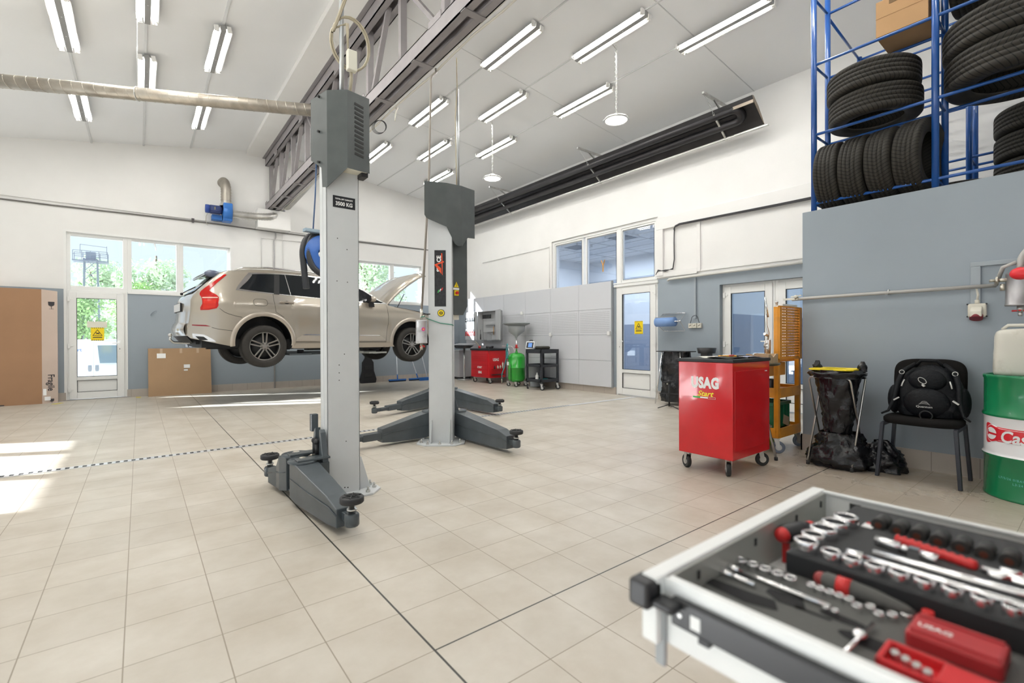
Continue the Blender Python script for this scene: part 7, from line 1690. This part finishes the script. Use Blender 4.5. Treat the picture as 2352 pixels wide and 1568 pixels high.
# cardboard
FG = mat('cardboard_brown', (.36,.205,.115), .85, var=.05, vscale=3, bump=.03, bscale=150); FGL = mat('cardboard_pale', (.56,.45,.38), .85, var=.04, vscale=3)
fa = atZ(97,927); fb = atZ(133,924); fx = fa.x
BFC = thing('tall_cardboard_carton', 'tall brown carton marked Fragile, leaning at the far left before the back door', 'carton', (fx-.7,fa.y,0))
zt_ = zpx((fx, fa.y), 660)
MB().bb(fx-1.5,fx,fa.y,fa.y+.06,0,zt_).build('front_panel', FG, BFC, bev=.003, world=True)
sd = (fb-fa); sd = Vector((fb.x, fb.y, 0)); 
mb = MB(); mb._add([(fa.x,fa.y,0),(sd.x,sd.y,0),(sd.x,sd.y,zt_-.02),(fa.x,fa.y,zt_),(fa.x,fa.y+.06,0),(sd.x,sd.y+.05,0),(sd.x,sd.y+.05,zt_-.02),(fa.x,fa.y+.06,zt_)], [(0,1,2,3),(4,7,6,5),(0,4,5,1),(3,2,6,7),(1,5,6,2),(0,3,7,4)]); mb.build('side_panel', FGL, BFC, world=True)
sdir = Vector((sd.x-fa.x, sd.y-fa.y, 0)).normalized(); snrm = Vector((sdir.y,-sdir.x,0)); slen = (Vector((sd.x,sd.y,0))-Vector((fa.x,fa.y,0))).length
INKB = mat('print_dark', (.045,.04,.045), .7)
text_mb('Fragile', .165, frame3((fx-.62,fa.y-.002,.36),(0,0,-1),(1,0,0),Vector((0,-1,0))), .001, .003, xs=.85).build('lettering', INKB, BFC, world=True)
ps = Vector((fa.x,fa.y,0))+sdir*slen*.56+snrm*.003
text_mb('Fragile', .13, frame3((ps.x,ps.y,.38),(0,0,-1),sdir,snrm), .001, .002, xs=.9).build('lettering', INKB, BFC, world=True)
def goblet(o, xd, n_, s): 
    mb = MB(); mb.tf = frame3(o, (0,0,-1), xd, n_)
    mb._add([(-.0*s,-.05*s,0),(.0,.05*s,0),(-.07*s,.045*s,0),(-.09*s,.02*s,0),(-.09*s,-.02*s,0),(-.07*s,-.045*s,0)], [(0,1,2,3,4,5)]); 
    mb.box((-.12*s,0,0),(.06*s,.008*s,.001)).box((-.15*s,0,0),(.006*s,.07*s,.001)); return mb
goblet((fx-.52,fa.y-.003,.02),(1,0,0),Vector((0,-1,0)),-.8).build('glass_symbol', INKB, BFC, world=True)
ps = Vector((fa.x,fa.y,0))+sdir*slen*.62+snrm*.004
goblet((ps.x,ps.y,zt_-.22),sdir,snrm,-.9).build('glass_symbol', INKB, BFC, world=True); goblet((ps.x,ps.y,.08),sdir,snrm,-.6).build('glass_symbol', INKB, BFC, world=True)
ps = Vector((fa.x,fa.y,0))+sdir*slen*.15+snrm*.004
MB().box((ps.x,ps.y,.21),(.05,.004,.12)).box((ps.x+.04,ps.y,.09),(.08,.004,.07)).build('sticker', INKW, BFC, world=True)
cx0 = atY(340,800,10.78).x; cx1 = atY(484,800,10.80).x
FC = thing('flat_carton', 'flat brown carton leaning on the back wall under the high windows', 'carton', ((cx0+cx1)/2,10.8,0))
mb = MB(); zt2 = .985
mb._add([(cx0,10.66,0),(cx1,10.68,0),(cx1,10.84,zt2),(cx0,10.83,zt2),(cx0,10.715,0),(cx1,10.735,0),(cx1,10.87,zt2),(cx0,10.87,zt2)], [(0,1,2,3),(4,7,6,5),(0,4,5,1),(3,2,6,7),(1,5,6,2),(0,3,7,4)])
mb.build('box', mat('cardboard_tan',(.40,.26,.15),.85,var=.05,vscale=3), FC, world=True)
fcy = lambda z: 10.66+.17*z/zt2
for (x, z, w, h) in ((cx0+.22,.83,.15,.10),(cx0+.66,.60,.11,.075),(cx0+.64,.52,.07,.03)):
    mb = MB(); mb.box((x,fcy(z)-.003,z),(w,.003,h),rotm(rx=-.17)); mb.build('sticker', INKW, FC, world=True)
for x in (.22,.56,.86): 
    mb = MB(); mb.box((cx0+x,fcy(.94)-.003,.93),(.045,.003,.10),rotm(rx=-.17)); mb.build('tape_tab', mat('tape_clear',(.52,.38,.26),.3), FC, world=True)
q = atZ(318,913); single(MB().bb(q.x-.04,q.x+.04,q.y-.02,q.y+.15,0,.004), 'tape_piece', mat('tape_yellow',(.70,.60,.12),.6), 'yellow tape mark on the floor left of the flat carton', 'tape', group=None)
q = atZ(132,927); single(MB().box((q.x,q.y,.004),(.16,.07,.006),rotm(rz=.9)), 'tape_piece', mat('tape_yellow'), 'yellow strip on the floor at the foot of the tall carton', 'tape')
# door notices
def notice(axis, c, s, lb, sun_):
    t = thing('warning_notice', lb, 'notice', c); YN = mat('notice_yellow',(.90,.66,.01),.5)
    if axis == 'x': M_ = frame3((0,0,0),(1,0,0),(0,0,1),Vector((0,-1,0)))
    else: M_ = frame3((0,0,0),(0,-1,0),(0,0,1),Vector((-1,0,0)))
    def P(fn, nm, m): b = MB(); b.tf = M_; fn(b); b.build(nm, m, t)
    P(lambda b: b.box((0,0,0),(.20*s,.26*s,.002)), 'sheet', YN)
    P(lambda b: [b._add([(x-.012,.13*s*e,.002),(x+.0,.13*s*e,.002),(x+.012,.13*s*e-.018*e,.002),(x,.13*s*e-.018*e,.002)],[(0,1,2,3)]) for e in (-1,1) for x in [(-.08+.032*k)*s for k in range(6)]], 'hazard_stripes', INKB)
    P(lambda b: b.bar((-.07*s,-.03*s,.003),(0,.085*s,.003),.008*s,.002,up=(0,0,1)).bar((.07*s,-.03*s,.003),(0,.085*s,.003),.008*s,.002,up=(0,0,1)).bar((-.07*s,-.03*s,.003),(.07*s,-.03*s,.003),.008*s,.002,up=(0,0,1)), 'triangle', INKB)
    P(lambda b: b.bar((-.02*s,.0,.003),(.03*s,.03*s,.003),.012*s,.002).bar((-.025*s,.035*s,.003),(.03*s,-.005*s,.003),.01*s,.002), 'symbol', INKB)
    P(lambda b: b.box((0,-.065*s,.002),(.14*s,.018*s,.001)), 'caption', INKB)
    return t
q = atY(224,767,YG-.045); notice('x', tuple(q), 1.0, 'yellow triangle warning notice on the glass of the back door', 1)
q2 = atY(223,745,YG-.044); single(MB().box(q2,(.30,.003,.12)), 'notice', mat('notice_cream',(.72,.70,.60),.6), 'cream notice stuck above the yellow one on the back door', 'notice')
q = atX(1467,752,XG-.075); notice('y', tuple(q), 1.0, 'yellow triangle warning notice on the glass of the office door', 1)
q = atX(1385,610,XG-.02); mb = MB().bar((q.x,q.y+.05,q.z+.12),(q.x,q.y,q.z),.02,.006).bar((q.x,q.y-.05,q.z+.12),(q.x,q.y,q.z),.02,.006).bar((q.x,q.y,q.z+.01),(q.x,q.y,q.z-.13),.022,.006)
single(mb, 'orange_strap', mat('strap_orange',(.80,.36,.03),.5), 'orange Y-shaped strap hanging in the middle office window pane', 'strap')
# ---------------------------------------------------------------- hanging service lines
ha = atX(1003,137,1.80); hb = atY(985,420,3.05); hc = atY(968,722,3.05)
AL = thing('air_filter_drop', 'hanging air line ending in a dented grey filter vessel, tied to the middle column', 'air line', tuple(hc))
MB().tube(bend([(1.80,ha.y+.02,4.20),(ha.x,ha.y,ha.z-.15),tuple(atY(990,175,3.08)),tuple(hb),tuple(hc)],.06),.013,8).build('pipe', mat('pipe_brown_grey',(.27,.24,.21),.45), AL, world=True)
MB().lathe([(0,0),(.06,0),(.065,.006),(.062,.012),(.060,.23),(.063,.24),(.058,.25),(0,.25)], (hc.x-.0,hc.y,hc.z-.31), n=28).build('vessel', mat('vessel_pale',(.55,.55,.56),.4,metal=.6,dirt=(.12,.1,.09),dscale=9,damt=.8), AL, world=True)
MB().cyl((hc.x,hc.y,hc.z-.06),(hc.x,hc.y,hc.z+.06),.016,n=12).cyl((hc.x+.0,hc.y,hc.z-.02),(hc.x+.06,hc.y-.02,hc.z-.02),.012,n=10).cyl((hc.x,hc.y,hc.z-.38),(hc.x,hc.y,hc.z-.31),.015,n=10).build('fitting', BOLT, AL, world=True)
MB().box((hc.x+.01,hc.y,hc.z-.345),(.055,.02,.014)).box((hc.x+.01,hc.y,hc.z-.335),(.02,.05,.012)).build('red_valve', REDP, AL, bev=.003, world=True)
vc = Vector((hc.x-.012,hc.y-.062,hc.z-.16)); MB().cyl(vc, vc+Vector((.0,-.004,0)), .020, n=20).build('pink_sticker', mat('pink',(.75,.05,.35),.5), AL, world=True); MB().cyl(vc+Vector((0,-.004,0)), vc+Vector((.0,-.006,0)), .009, n=16).build('sticker_centre', YELLOW, AL, world=True)
MB().bar((hc.x+.02,hc.y,hc.z+.005),(hc.x+.09,hc.y-.03,hc.z+.005),.03,.012).build('lever', BLACKP, AL, bev=.004, world=True)
e1 = M2 @ Vector((-sgn*.14,-.12,0)); e2 = M2 @ Vector((sgn*.135,-.115,0)); zr1 = zpx(tuple(e1)[:2], 733); zr2 = zpx(tuple(e2)[:2], 745)
run('rope', [(hc.x-.02,hc.y-.02,hc.z-.03),(hc.x+.02,hc.y-.03,hc.z-.02),(e1.x,e1.y,zr1+.01),((e1.x+e2.x)/2,(e1.y+e2.y)/2-.0,(zr1+zr2)/2-.01),(e2.x,e2.y,zr2),(e2.x+.02,e2.y+.02,zr2-.01)], .005, mat('rope_green',(.08,.28,.20),.7), 'green cord tied from the hanging filter across the middle column', 'rope')
# exhaust hose reel
rc = atX(745,585,1.64); HRZ = 4.15
HR = thing('hose_reel', 'blue exhaust hose reel with black corrugated hose, half hidden by the near column', 'hose reel', tuple(rc))
MB().lathe([(.10,-.14),(.30,-.14),(.31,-.13),(.31,-.12),(.14,-.11),(.14,.11),(.31,.12),(.31,.13),(.30,.14),(.10,.14)], tuple(rc), (.25,.97,0), n=40).build('drum', BLUEP, HR, world=True)
bxm = MB().bar(rc+Vector((-.35,-.1,.36)), rc+Vector((.35,-.02,.36)), .12,.05); bxm.bar(rc+Vector((0,-.14,.34)), rc+Vector((0,-.14,0)), .06,.02); bxm.build('frame', mat('reel_grey_blue',(.25,.33,.40),.4), HR, world=True)
CH_ = mat('hose_black', (.025,.027,.032), .45)
pts = []
for k in range(14): a_ = pi*.55+pi*1.0*k/13; pts.append(rc+Vector((cos(a_)*.34*.97, -.02-cos(a_)*.34*.25, sin(a_)*.34)))
flex('hose', [rc+Vector((.0,0,.34)), rc+Vector((-.24,.05,.28)), rc+Vector((-.34,.02,.05)), rc+Vector((-.33,.0,-.25)), rc+Vector((-.30,-.02,-.60))], .050, CH_, '', '', n=16, pitch=.024, amp=.006, parent=HR)
flex('hose', [rc+Vector((-.02,0,.32)), rc+Vector((-.20,.0,.26)), rc+Vector((-.27,-.03,.02)), rc+Vector((-.20,-.08,-.25)), rc+Vector((.05,-.1,-.40)), rc+Vector((.3,-.1,-.42))], .050, CH_, '', '', n=16, pitch=.024, amp=.006, parent=HR)
MB().cyl(rc+Vector((.02,0,.37)), (rc.x+.02, rc.y, 4.2), .012, n=8).build('hanger_rod', STEEL, HR, world=True)
tb = atX(727,372,1.50); run('cable', [(1.50,tb.y,4.19), tuple(atX(724,450,1.48)), tuple(atX(719,530,1.46)), tuple(rc+Vector((-.30,-.05,.36)))], .012, mat('cable_navy',(.03,.07,.16),.5), 'dark blue cable dropping from the truss to the hose reel')
# ================================================================= FOREGROUND DRAWER
DW = mat('drawer_white', (.80,.81,.80), .35, metal=.0); DI = mat('drawer_inner', (.42,.43,.40), .35, metal=.3)
DC = thing('drawer_cabinet', 'tool cabinet with its grey top drawer pulled out full of sockets, right foreground', 'tool cabinet', (.06,-1.9,0))
dx0, dx1, dy0, dy1, dzb, dzt = -.250, .368, -1.60, -1.140, .715, .800
MB().bb(dx0-.04,dx1+.04,-2.10,-1.60,.14,.70).bb(dx0-.04,dx0-.005,-2.10,-1.60,.70,.93).bb(dx1+.005,dx1+.04,-2.10,-1.60,.70,.93).bb(dx0-.04,dx1+.04,-2.10,-2.08,.70,.93).bb(dx0-.04,dx1+.04,-2.10,-1.60,.90,.93).build('body', RED, DC, bev=.006, world=True)
for (x, y) in ((dx0+.02,-1.66),(dx1-.02,-1.66),(dx0+.02,-2.04),(dx1-.02,-2.04)): caster(DC, x, y, .5, r=.05, h=.14)
dr = MB(); dr.bb(dx0,dx1,dy0,dy1,dzb,dzb+.003)
dr.bb(dx0,dx0+.004,dy0,dy1,dzb-.012,dzt-.003).bb(dx1-.004,dx1,dy0,dy1,dzb,dzt-.003).bb(dx0-.002,dx0+.010,dy0,dy1-.006,dzt-.006,dzt).bb(dx1-.010,dx1+.001,dy0,dy1,dzt-.006,dzt)
dro = dr.build('drawer', DW, DC, bev=.0015, world=True)
MB().bb(dx0-.02,dx1+.006,dy1,dy1+.026,dzb-.01,dzt+.001).build('drawer_front', DW, DC, bev=.003, world=True)
MB().bb(dx0+.005,dx1-.005,dy1-.004,dy1-.001,dzb+.003,dzt-.004).build('front_lining', DI, DC, world=True)
for x in (-.17,.02,.20,.33): MB().bb(x,x+.006,dy1-.006,dy1-.003,.770,.783).build('slot', BLK, DC, world=True)
MB().bb(.29,.32,-1.40,-1.385,.0,.01).build('slot', BLK, DC, world=True) if False else None
cp = MB(); cp.bb(dx0-.042,dx0-.004,dy1+.0,dy1+.034,dzt-.040,dzt-.002).bb(dx0-.036,dx0-.006,dy1-.035,dy1+.0,dzt-.034,dzt-.022)
cp.build('handle_end_cap', BLACKP, DC, bev=.008, bseg=3, world=True)
MB().bb(dx0-.008,dx0+.0,dy1-.005,dy1+.012,dzb-.045,dzt-.04).build('front_lug', mat('lug_grey',(.35,.37,.38),.4), DC, bev=.003, world=True)
MB().bb(dx0-.012,dx0-.001,dy0-.1,dy1-.018,dzt-.058,dzt-.020).build('slide_rail', mat('rail_black',(.02,.02,.022),.4), DC, bev=.002, world=True)
MB().bb(dx0-.013,dx0-.011,dy1-.062,dy1-.048,dzt-.050,dzt-.032).build('rail_window', DW, DC, world=True); MB().cyl((dx0-.0115,dy1-.032,dzt-.040),(dx0-.0135,dy1-.032,dzt-.040),.003,n=10).build('rail_rivet', STEEL, DC, world=True)
MB().bb(dx0-.014,dx0-.001,dy1-.075,dy1-.060,dzt-.064,dzt-.056).build('rail_clip', BLACKP, DC, world=True)
MB().bb(dx1-.007,dx1-.0045,-1.21,-1.19,.765,.785).build('slot', BLK, DC, world=True)
FOAM = mat('foam_grey', (.095,.095,.09), .75, bump=.2, bscale=300); FOAM2 = mat('foam_black', (.022,.023,.025), .6)
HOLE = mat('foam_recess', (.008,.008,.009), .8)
# low tray on the left
T1 = thing('tool_tray', 'low dark grey tool insert on the camera side of the drawer', 'tool tray', (-.12,-1.36,dzb+.003))
t1z = .757; MB().bb(dx0+.006,-.006,-1.585,-1.143,dzb+.003,t1z).build('insert', FOAM, T1, bev=.002, world=True)
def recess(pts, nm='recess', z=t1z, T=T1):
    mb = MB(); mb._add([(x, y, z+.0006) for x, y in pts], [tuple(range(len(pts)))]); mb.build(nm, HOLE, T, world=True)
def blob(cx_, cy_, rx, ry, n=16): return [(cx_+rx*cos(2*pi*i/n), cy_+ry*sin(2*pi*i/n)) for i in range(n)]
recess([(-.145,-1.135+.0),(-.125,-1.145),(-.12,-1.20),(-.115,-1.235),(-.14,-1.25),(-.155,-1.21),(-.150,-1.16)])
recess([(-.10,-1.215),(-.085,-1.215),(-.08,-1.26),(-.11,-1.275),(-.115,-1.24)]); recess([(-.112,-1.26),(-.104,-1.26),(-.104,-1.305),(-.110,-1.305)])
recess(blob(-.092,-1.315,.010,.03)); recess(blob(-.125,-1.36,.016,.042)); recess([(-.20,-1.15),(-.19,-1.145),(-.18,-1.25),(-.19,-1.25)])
# raised tray on the right
T2 = thing('tool_tray', 'raised black tool insert on the far side of the drawer', 'tool tray', (.18,-1.38,dzb+.003))
t2z = .786; MB().bb(.002,dx1-.012,-1.585,-1.203,dzb+.003,t2z).build('insert', FOAM2, T2, bev=.002, world=True)
MB().bb(.008,dx1-.018,-1.58,-1.209,t2z-.001,t2z+.0008).build('tray_face', mat('foam_dark',(.035,.036,.038),.7), T2, world=True)
MB().bb(.225,.250,-1.265,-1.248,t2z+.0008,t2z+.0016).build('tray_label', INKW, T2, world=True); MB().bb(.247,.256,-1.262,-1.250,t2z+.001,t2z+.002).build('label_corner', REDP, T2, world=True)
SPR = {}
def socket(x, y, z, r, h, label, group, m=CHROME, nm='socket'):
    key = (round(r,4), round(h,4), m.name)
    if key not in SPR:
        mb = MB().lathe([(0,0),(r*.92,0),(r,.002),(r,h-.002),(r*.95,h),(r*.78,h),(r*.74,h-.002)], n=24); mb.mi = 1; mb.lathe([(r*.74,h-.002),(r*.72,h-.014),(0,h-.015)], n=12); o = mb.build(nm, [m, mat('socket_bore_shade',(.10,.10,.11),.35,metal=.8)]); SPR[key] = o  # bore coloured dark to stand for shade inside the socket
    else: o = SPR[key].copy(); COL.objects.link(o)
    o.matrix_basis = Matrix.Translation((x, y, z)); tag(o, label, 'socket', group); return o
for i, (x, y, r) in enumerate(((.030,-1.225,.0185),(.068,-1.222,.0180),(.112,-1.223,.0215),(.160,-1.226,.0215),(.207,-1.229,.0200))):
    socket(x, y, t2z-.004, r, .024, ['first large chrome ring socket at the tray corner','second large chrome ring socket, beside the tray corner','third large chrome ring socket along the drawer front','fourth large chrome ring socket along the drawer front','last large chrome ring socket, nearest the white and red tray label'][i], 'large chrome sockets along the drawer front')
for i in range(11):
    socket(.026, -1.262-.0290*i, t2z-.006, .0142-.0004*i, .022, 'chrome socket in the long row on the near edge of the raised insert', 'chrome sockets on the near edge of the raised insert')
IMP = mat('impact_black', (.03,.029,.027), .5)
for i in range(9):
    y = -1.272-.0285*i; x = .235-.003*i
    if 'imp' not in SPR:
        o = MB().cyl((0,0,.010),(.045,0,.010),.0115,n=20).cyl((.045,0,.010),(.0455,0,.010),.008,n=16).build('impact_socket', IMP); SPR['imp'] = o
        MB().cyl((-.001,0,.010),(.0,0,.010),.0055,n=14).build('orange_insert', mat('orange_insert',(.09,.025,.012),.5), o)
    else:
        o0 = SPR['imp']; o = o0.copy(); COL.objects.link(o)
        for c in kids(o0): d = c.copy(); COL.objects.link(d); d.parent = o
    o.matrix_basis = Matrix.Translation((x, y, t2z-.003)); tag(o, 'dark impact socket lying in the row on the far side of the raised insert', 'socket', 'dark impact sockets in the raised insert')
RATCH = thing('ratchet', 'ratchet with a ribbed red grip in the raised insert', 'ratchet', (.17,-1.35,t2z)); z_ = t2z+.006
g = MB()
for k in range(10): pass
ga, gb = Vector((.190,-1.308,z_)), Vector((.160,-1.415,z_)); d = gb-ga
g.tube([ga+d*(i/40) for i in range(41)], [.004 if i in (0,40) else .0085+.0007*sin(i*1.6) for i in range(41)], 12); g.build('grip', REDP, RATCH, world=True)
for k in range(9): p = ga+d*(.08+.1*k)+Vector((0,0,.0082)); MB().cyl(p, p+Vector((0,0,.0012)), .0028, n=10).build('grip_hole', BLACKP, RATCH, world=True)
MB().tube([(.156,-1.42,z_),(.150,-1.52,z_)], .005, 8).build('shank', CHROME, RATCH, world=True)
def lathe_bar(nm, lb, cat, a, b, r, m=CHROME, ends=True, grp=None):
    a, b = Vector(a), Vector(b); d = (b-a); L = d.length; mb = MB(); mb.cyl(a, b, r, n=16)
    if ends: u = d/L; mb.cyl(a-u*.002, a+u*.020, r*1.35, n=16).cyl(a+u*.022, a+u*.03, r*.8, n=12)
    return single(mb, nm, m, lb, cat, grp)
lathe_bar('extension_bar', 'longest chrome extension bar next to the chrome socket row', 'extension bar', (.064,-1.275,t2z+.004), (.060,-1.57,t2z+.004), .0062)
lathe_bar('extension_bar', 'second long chrome bar, between the longest bar and the red grip', 'extension bar', (.096,-1.300,t2z+.004), (.106,-1.57,t2z+.004), .0070, ends=False)
lathe_bar('extension_bar', 'short chrome bar at the right frame edge in the raised insert', 'extension bar', (.172,-1.44,t2z+.004), (.172,-1.56,t2z+.004), .0058)
lathe_bar('extension_bar', 'short chrome bar just nearer than the one at the right frame edge', 'extension bar', (.145,-1.43,t2z+.004), (.142,-1.56,t2z+.004), .0052)
single(MB().cyl((.152,-1.290,t2z+.008),(.146,-1.325,t2z+.008),.0085,n=16).sph((.145,-1.330,t2z+.008),.007,10).box((.142,-1.343,t2z+.008),(.014,.014,.014)).cyl((.139,-1.353,t2z+.008),(.134,-1.375,t2z+.008),.0085,n=14), 'universal_joint', CHROME, 'chrome universal joint beside the red ratchet grip', 'universal joint')
SDR = thing('screwdriver', 'thick black screwdriver with a red end lying behind the drawer front', 'screwdriver', (.15,-1.165,.76)); a, b = Vector((.105,-1.158,.772)), Vector((.185,-1.175,.774)); u = (b-a).normalized()
MB().tube([a, a+u*.006, a+u*.05, a+u*.075], [.013,.0165,.0155,.010], 16).build('handle', BLACKP, SDR, world=True); MB().sph(a-u*.001, .0145, 14).build('end_cap', REDP, SDR, world=True); MB().tube([b-u*.006, b+u*.006], [.0105,.0095], 14).build('collar', REDP, SDR, world=True); MB().cyl(b, b+u*.10, .003, n=8).build('blade', STEEL, SDR, world=True)
MB().bb(.108,.116,-1.166,-1.155,.719,.757).build('guard', REDP, SDR, world=True)
# low tray content
for i in range(5): socket(-.042, -1.150-.0195*i, t1z-.004, .0090, .014, 'small chrome socket in the short row at the drawer front end of the low insert', 'small chrome sockets near the drawer front')
lathe_bar('extension_bar', 'long thin chrome bar lying across the low insert', 'extension bar', (-.074,-1.142,t1z+.004), (-.079,-1.295,t1z+.004), .0040)
lathe_bar('extension_bar', 'short chrome bar next to the long thin one in the low insert', 'extension bar', (-.098,-1.142,t1z+.004), (-.101,-1.200,t1z+.004), .0045)
random.seed(8)
for i in range(9): socket(-.039-.012*(i%2)*(i>3), -1.256-.0125*i, t1z-.004, .0066, .013, 'tiny chrome socket in the cluster beside the grey screwdriver grip', 'tiny chrome sockets in the low insert')
for i in range(2): socket(-.088, -1.292-.011*i, t1z-.002, .0045, .010, 'tiny chrome bit adaptor beside the dark recess', 'tiny chrome adaptors in the low insert')
GS = thing('screwdriver', 'fat grey screwdriver handle with a red band in the low insert', 'screwdriver', (-.01,-1.33,t1z)); 
MB().tube([(-.016,-1.262,t1z+.012),(-.016,-1.268,t1z+.012),(-.015,-1.30,t1z+.012),(-.015,-1.33,t1z+.011),(-.016,-1.365,t1z+.009),(-.018,-1.375,t1z+.008)], [.008,.0125,.0125,.0115,.0075,.005], 16).build('handle', FOAM, GS, world=True)
MB().sph((-.016,-1.262,t1z+.012),.0105,12).build('end_cap', mat('cap_dull_red',(.30,.04,.04),.4), GS, world=True); MB().cyl((-.0155,-1.284,t1z+.012),(-.0155,-1.302,t1z+.012),.0130,n=18).build('band', REDP, GS, world=True)
TH = thing('t_handle', 'small chrome sliding T-bar in the low insert', 't-bar', (-.127,-1.342,t1z)); MB().cyl((-.082,-1.346,t1z+.006),(-.185,-1.342,t1z+.006),.0028,n=10).build('bar', CHROME, TH, world=True); MB().sph((-.127,-1.343,t1z+.007),.0085,14,(1.2,1,.8)).build('hub', CHROME, TH, world=True)
socket(-.022,-1.388+.02,t1z-.003,.0075,.012,'single chrome socket by the red case knob','single chrome socket by the red case')
RCM = mat('case_red', (.42,.03,.035), .4)
RC = thing('bit_case', 'closed red bit case with raised ribs in the low insert', 'bit case', (-.062,-1.42,t1z))
MB().bb(-.093,-.032,-1.468,-1.380,t1z-.004,t1z+.020).build('case', RCM, RC, bev=.005, world=True)
for x in (-.085,-.040): MB().bb(x-.003,x+.003,-1.464,-1.384,t1z+.0195,t1z+.0225).build('rib', RCM, RC, bev=.001, world=True)
MB().cyl((-.010,-1.388,t1z),(-.010,-1.388,t1z+.016),.0065,n=14).build('knob', REDP, RC, world=True)
text_mb('USAG', .013, frame3((-.066,-1.405,t1z+.0204),(0,-1,0),(1,0,0),Vector((0,0,1))), .0004, .0003).build('lettering', INKW, RC, world=True)
RC2 = thing('bit_case', 'open bright red bit holder at the bottom edge of the picture', 'bit case', (-.16,-1.42,t1z))
R2M = mat('case_bright_red', (.60,.025,.03), .35)
MB().bb(-.182,-.128,-1.47,-1.372,t1z-.004,t1z+.006).bb(-.182,-.176,-1.47,-1.372,t1z,t1z+.018).bb(-.134,-.128,-1.47,-1.372,t1z,t1z+.018).bb(-.182,-.128,-1.378,-1.372,t1z,t1z+.018).bb(-.182,-.128,-1.47,-1.425,t1z,t1z+.018).build('holder', R2M, RC2, bev=.002, world=True)
for k in range(4): MB().cyl((-.145-.004*k,-1.384-.0105*k,t1z+.004),(-.150-.004*k,-1.384-.0105*k,t1z+.016),.0045,n=6,smooth=False).build('bit', STEEL, RC2, world=True)
lathe_bar('ratchet_small', 'small ratchet with a red switch along the near wall of the drawer', 'ratchet', (-.215,-1.20,t1z+.004), (-.213,-1.30,t1z+.004), .006) 
socket(-.213,-1.325,t1z-.002,.013,.014,'round chrome ratchet head by the near wall of the drawer','ratchet head near the wall')
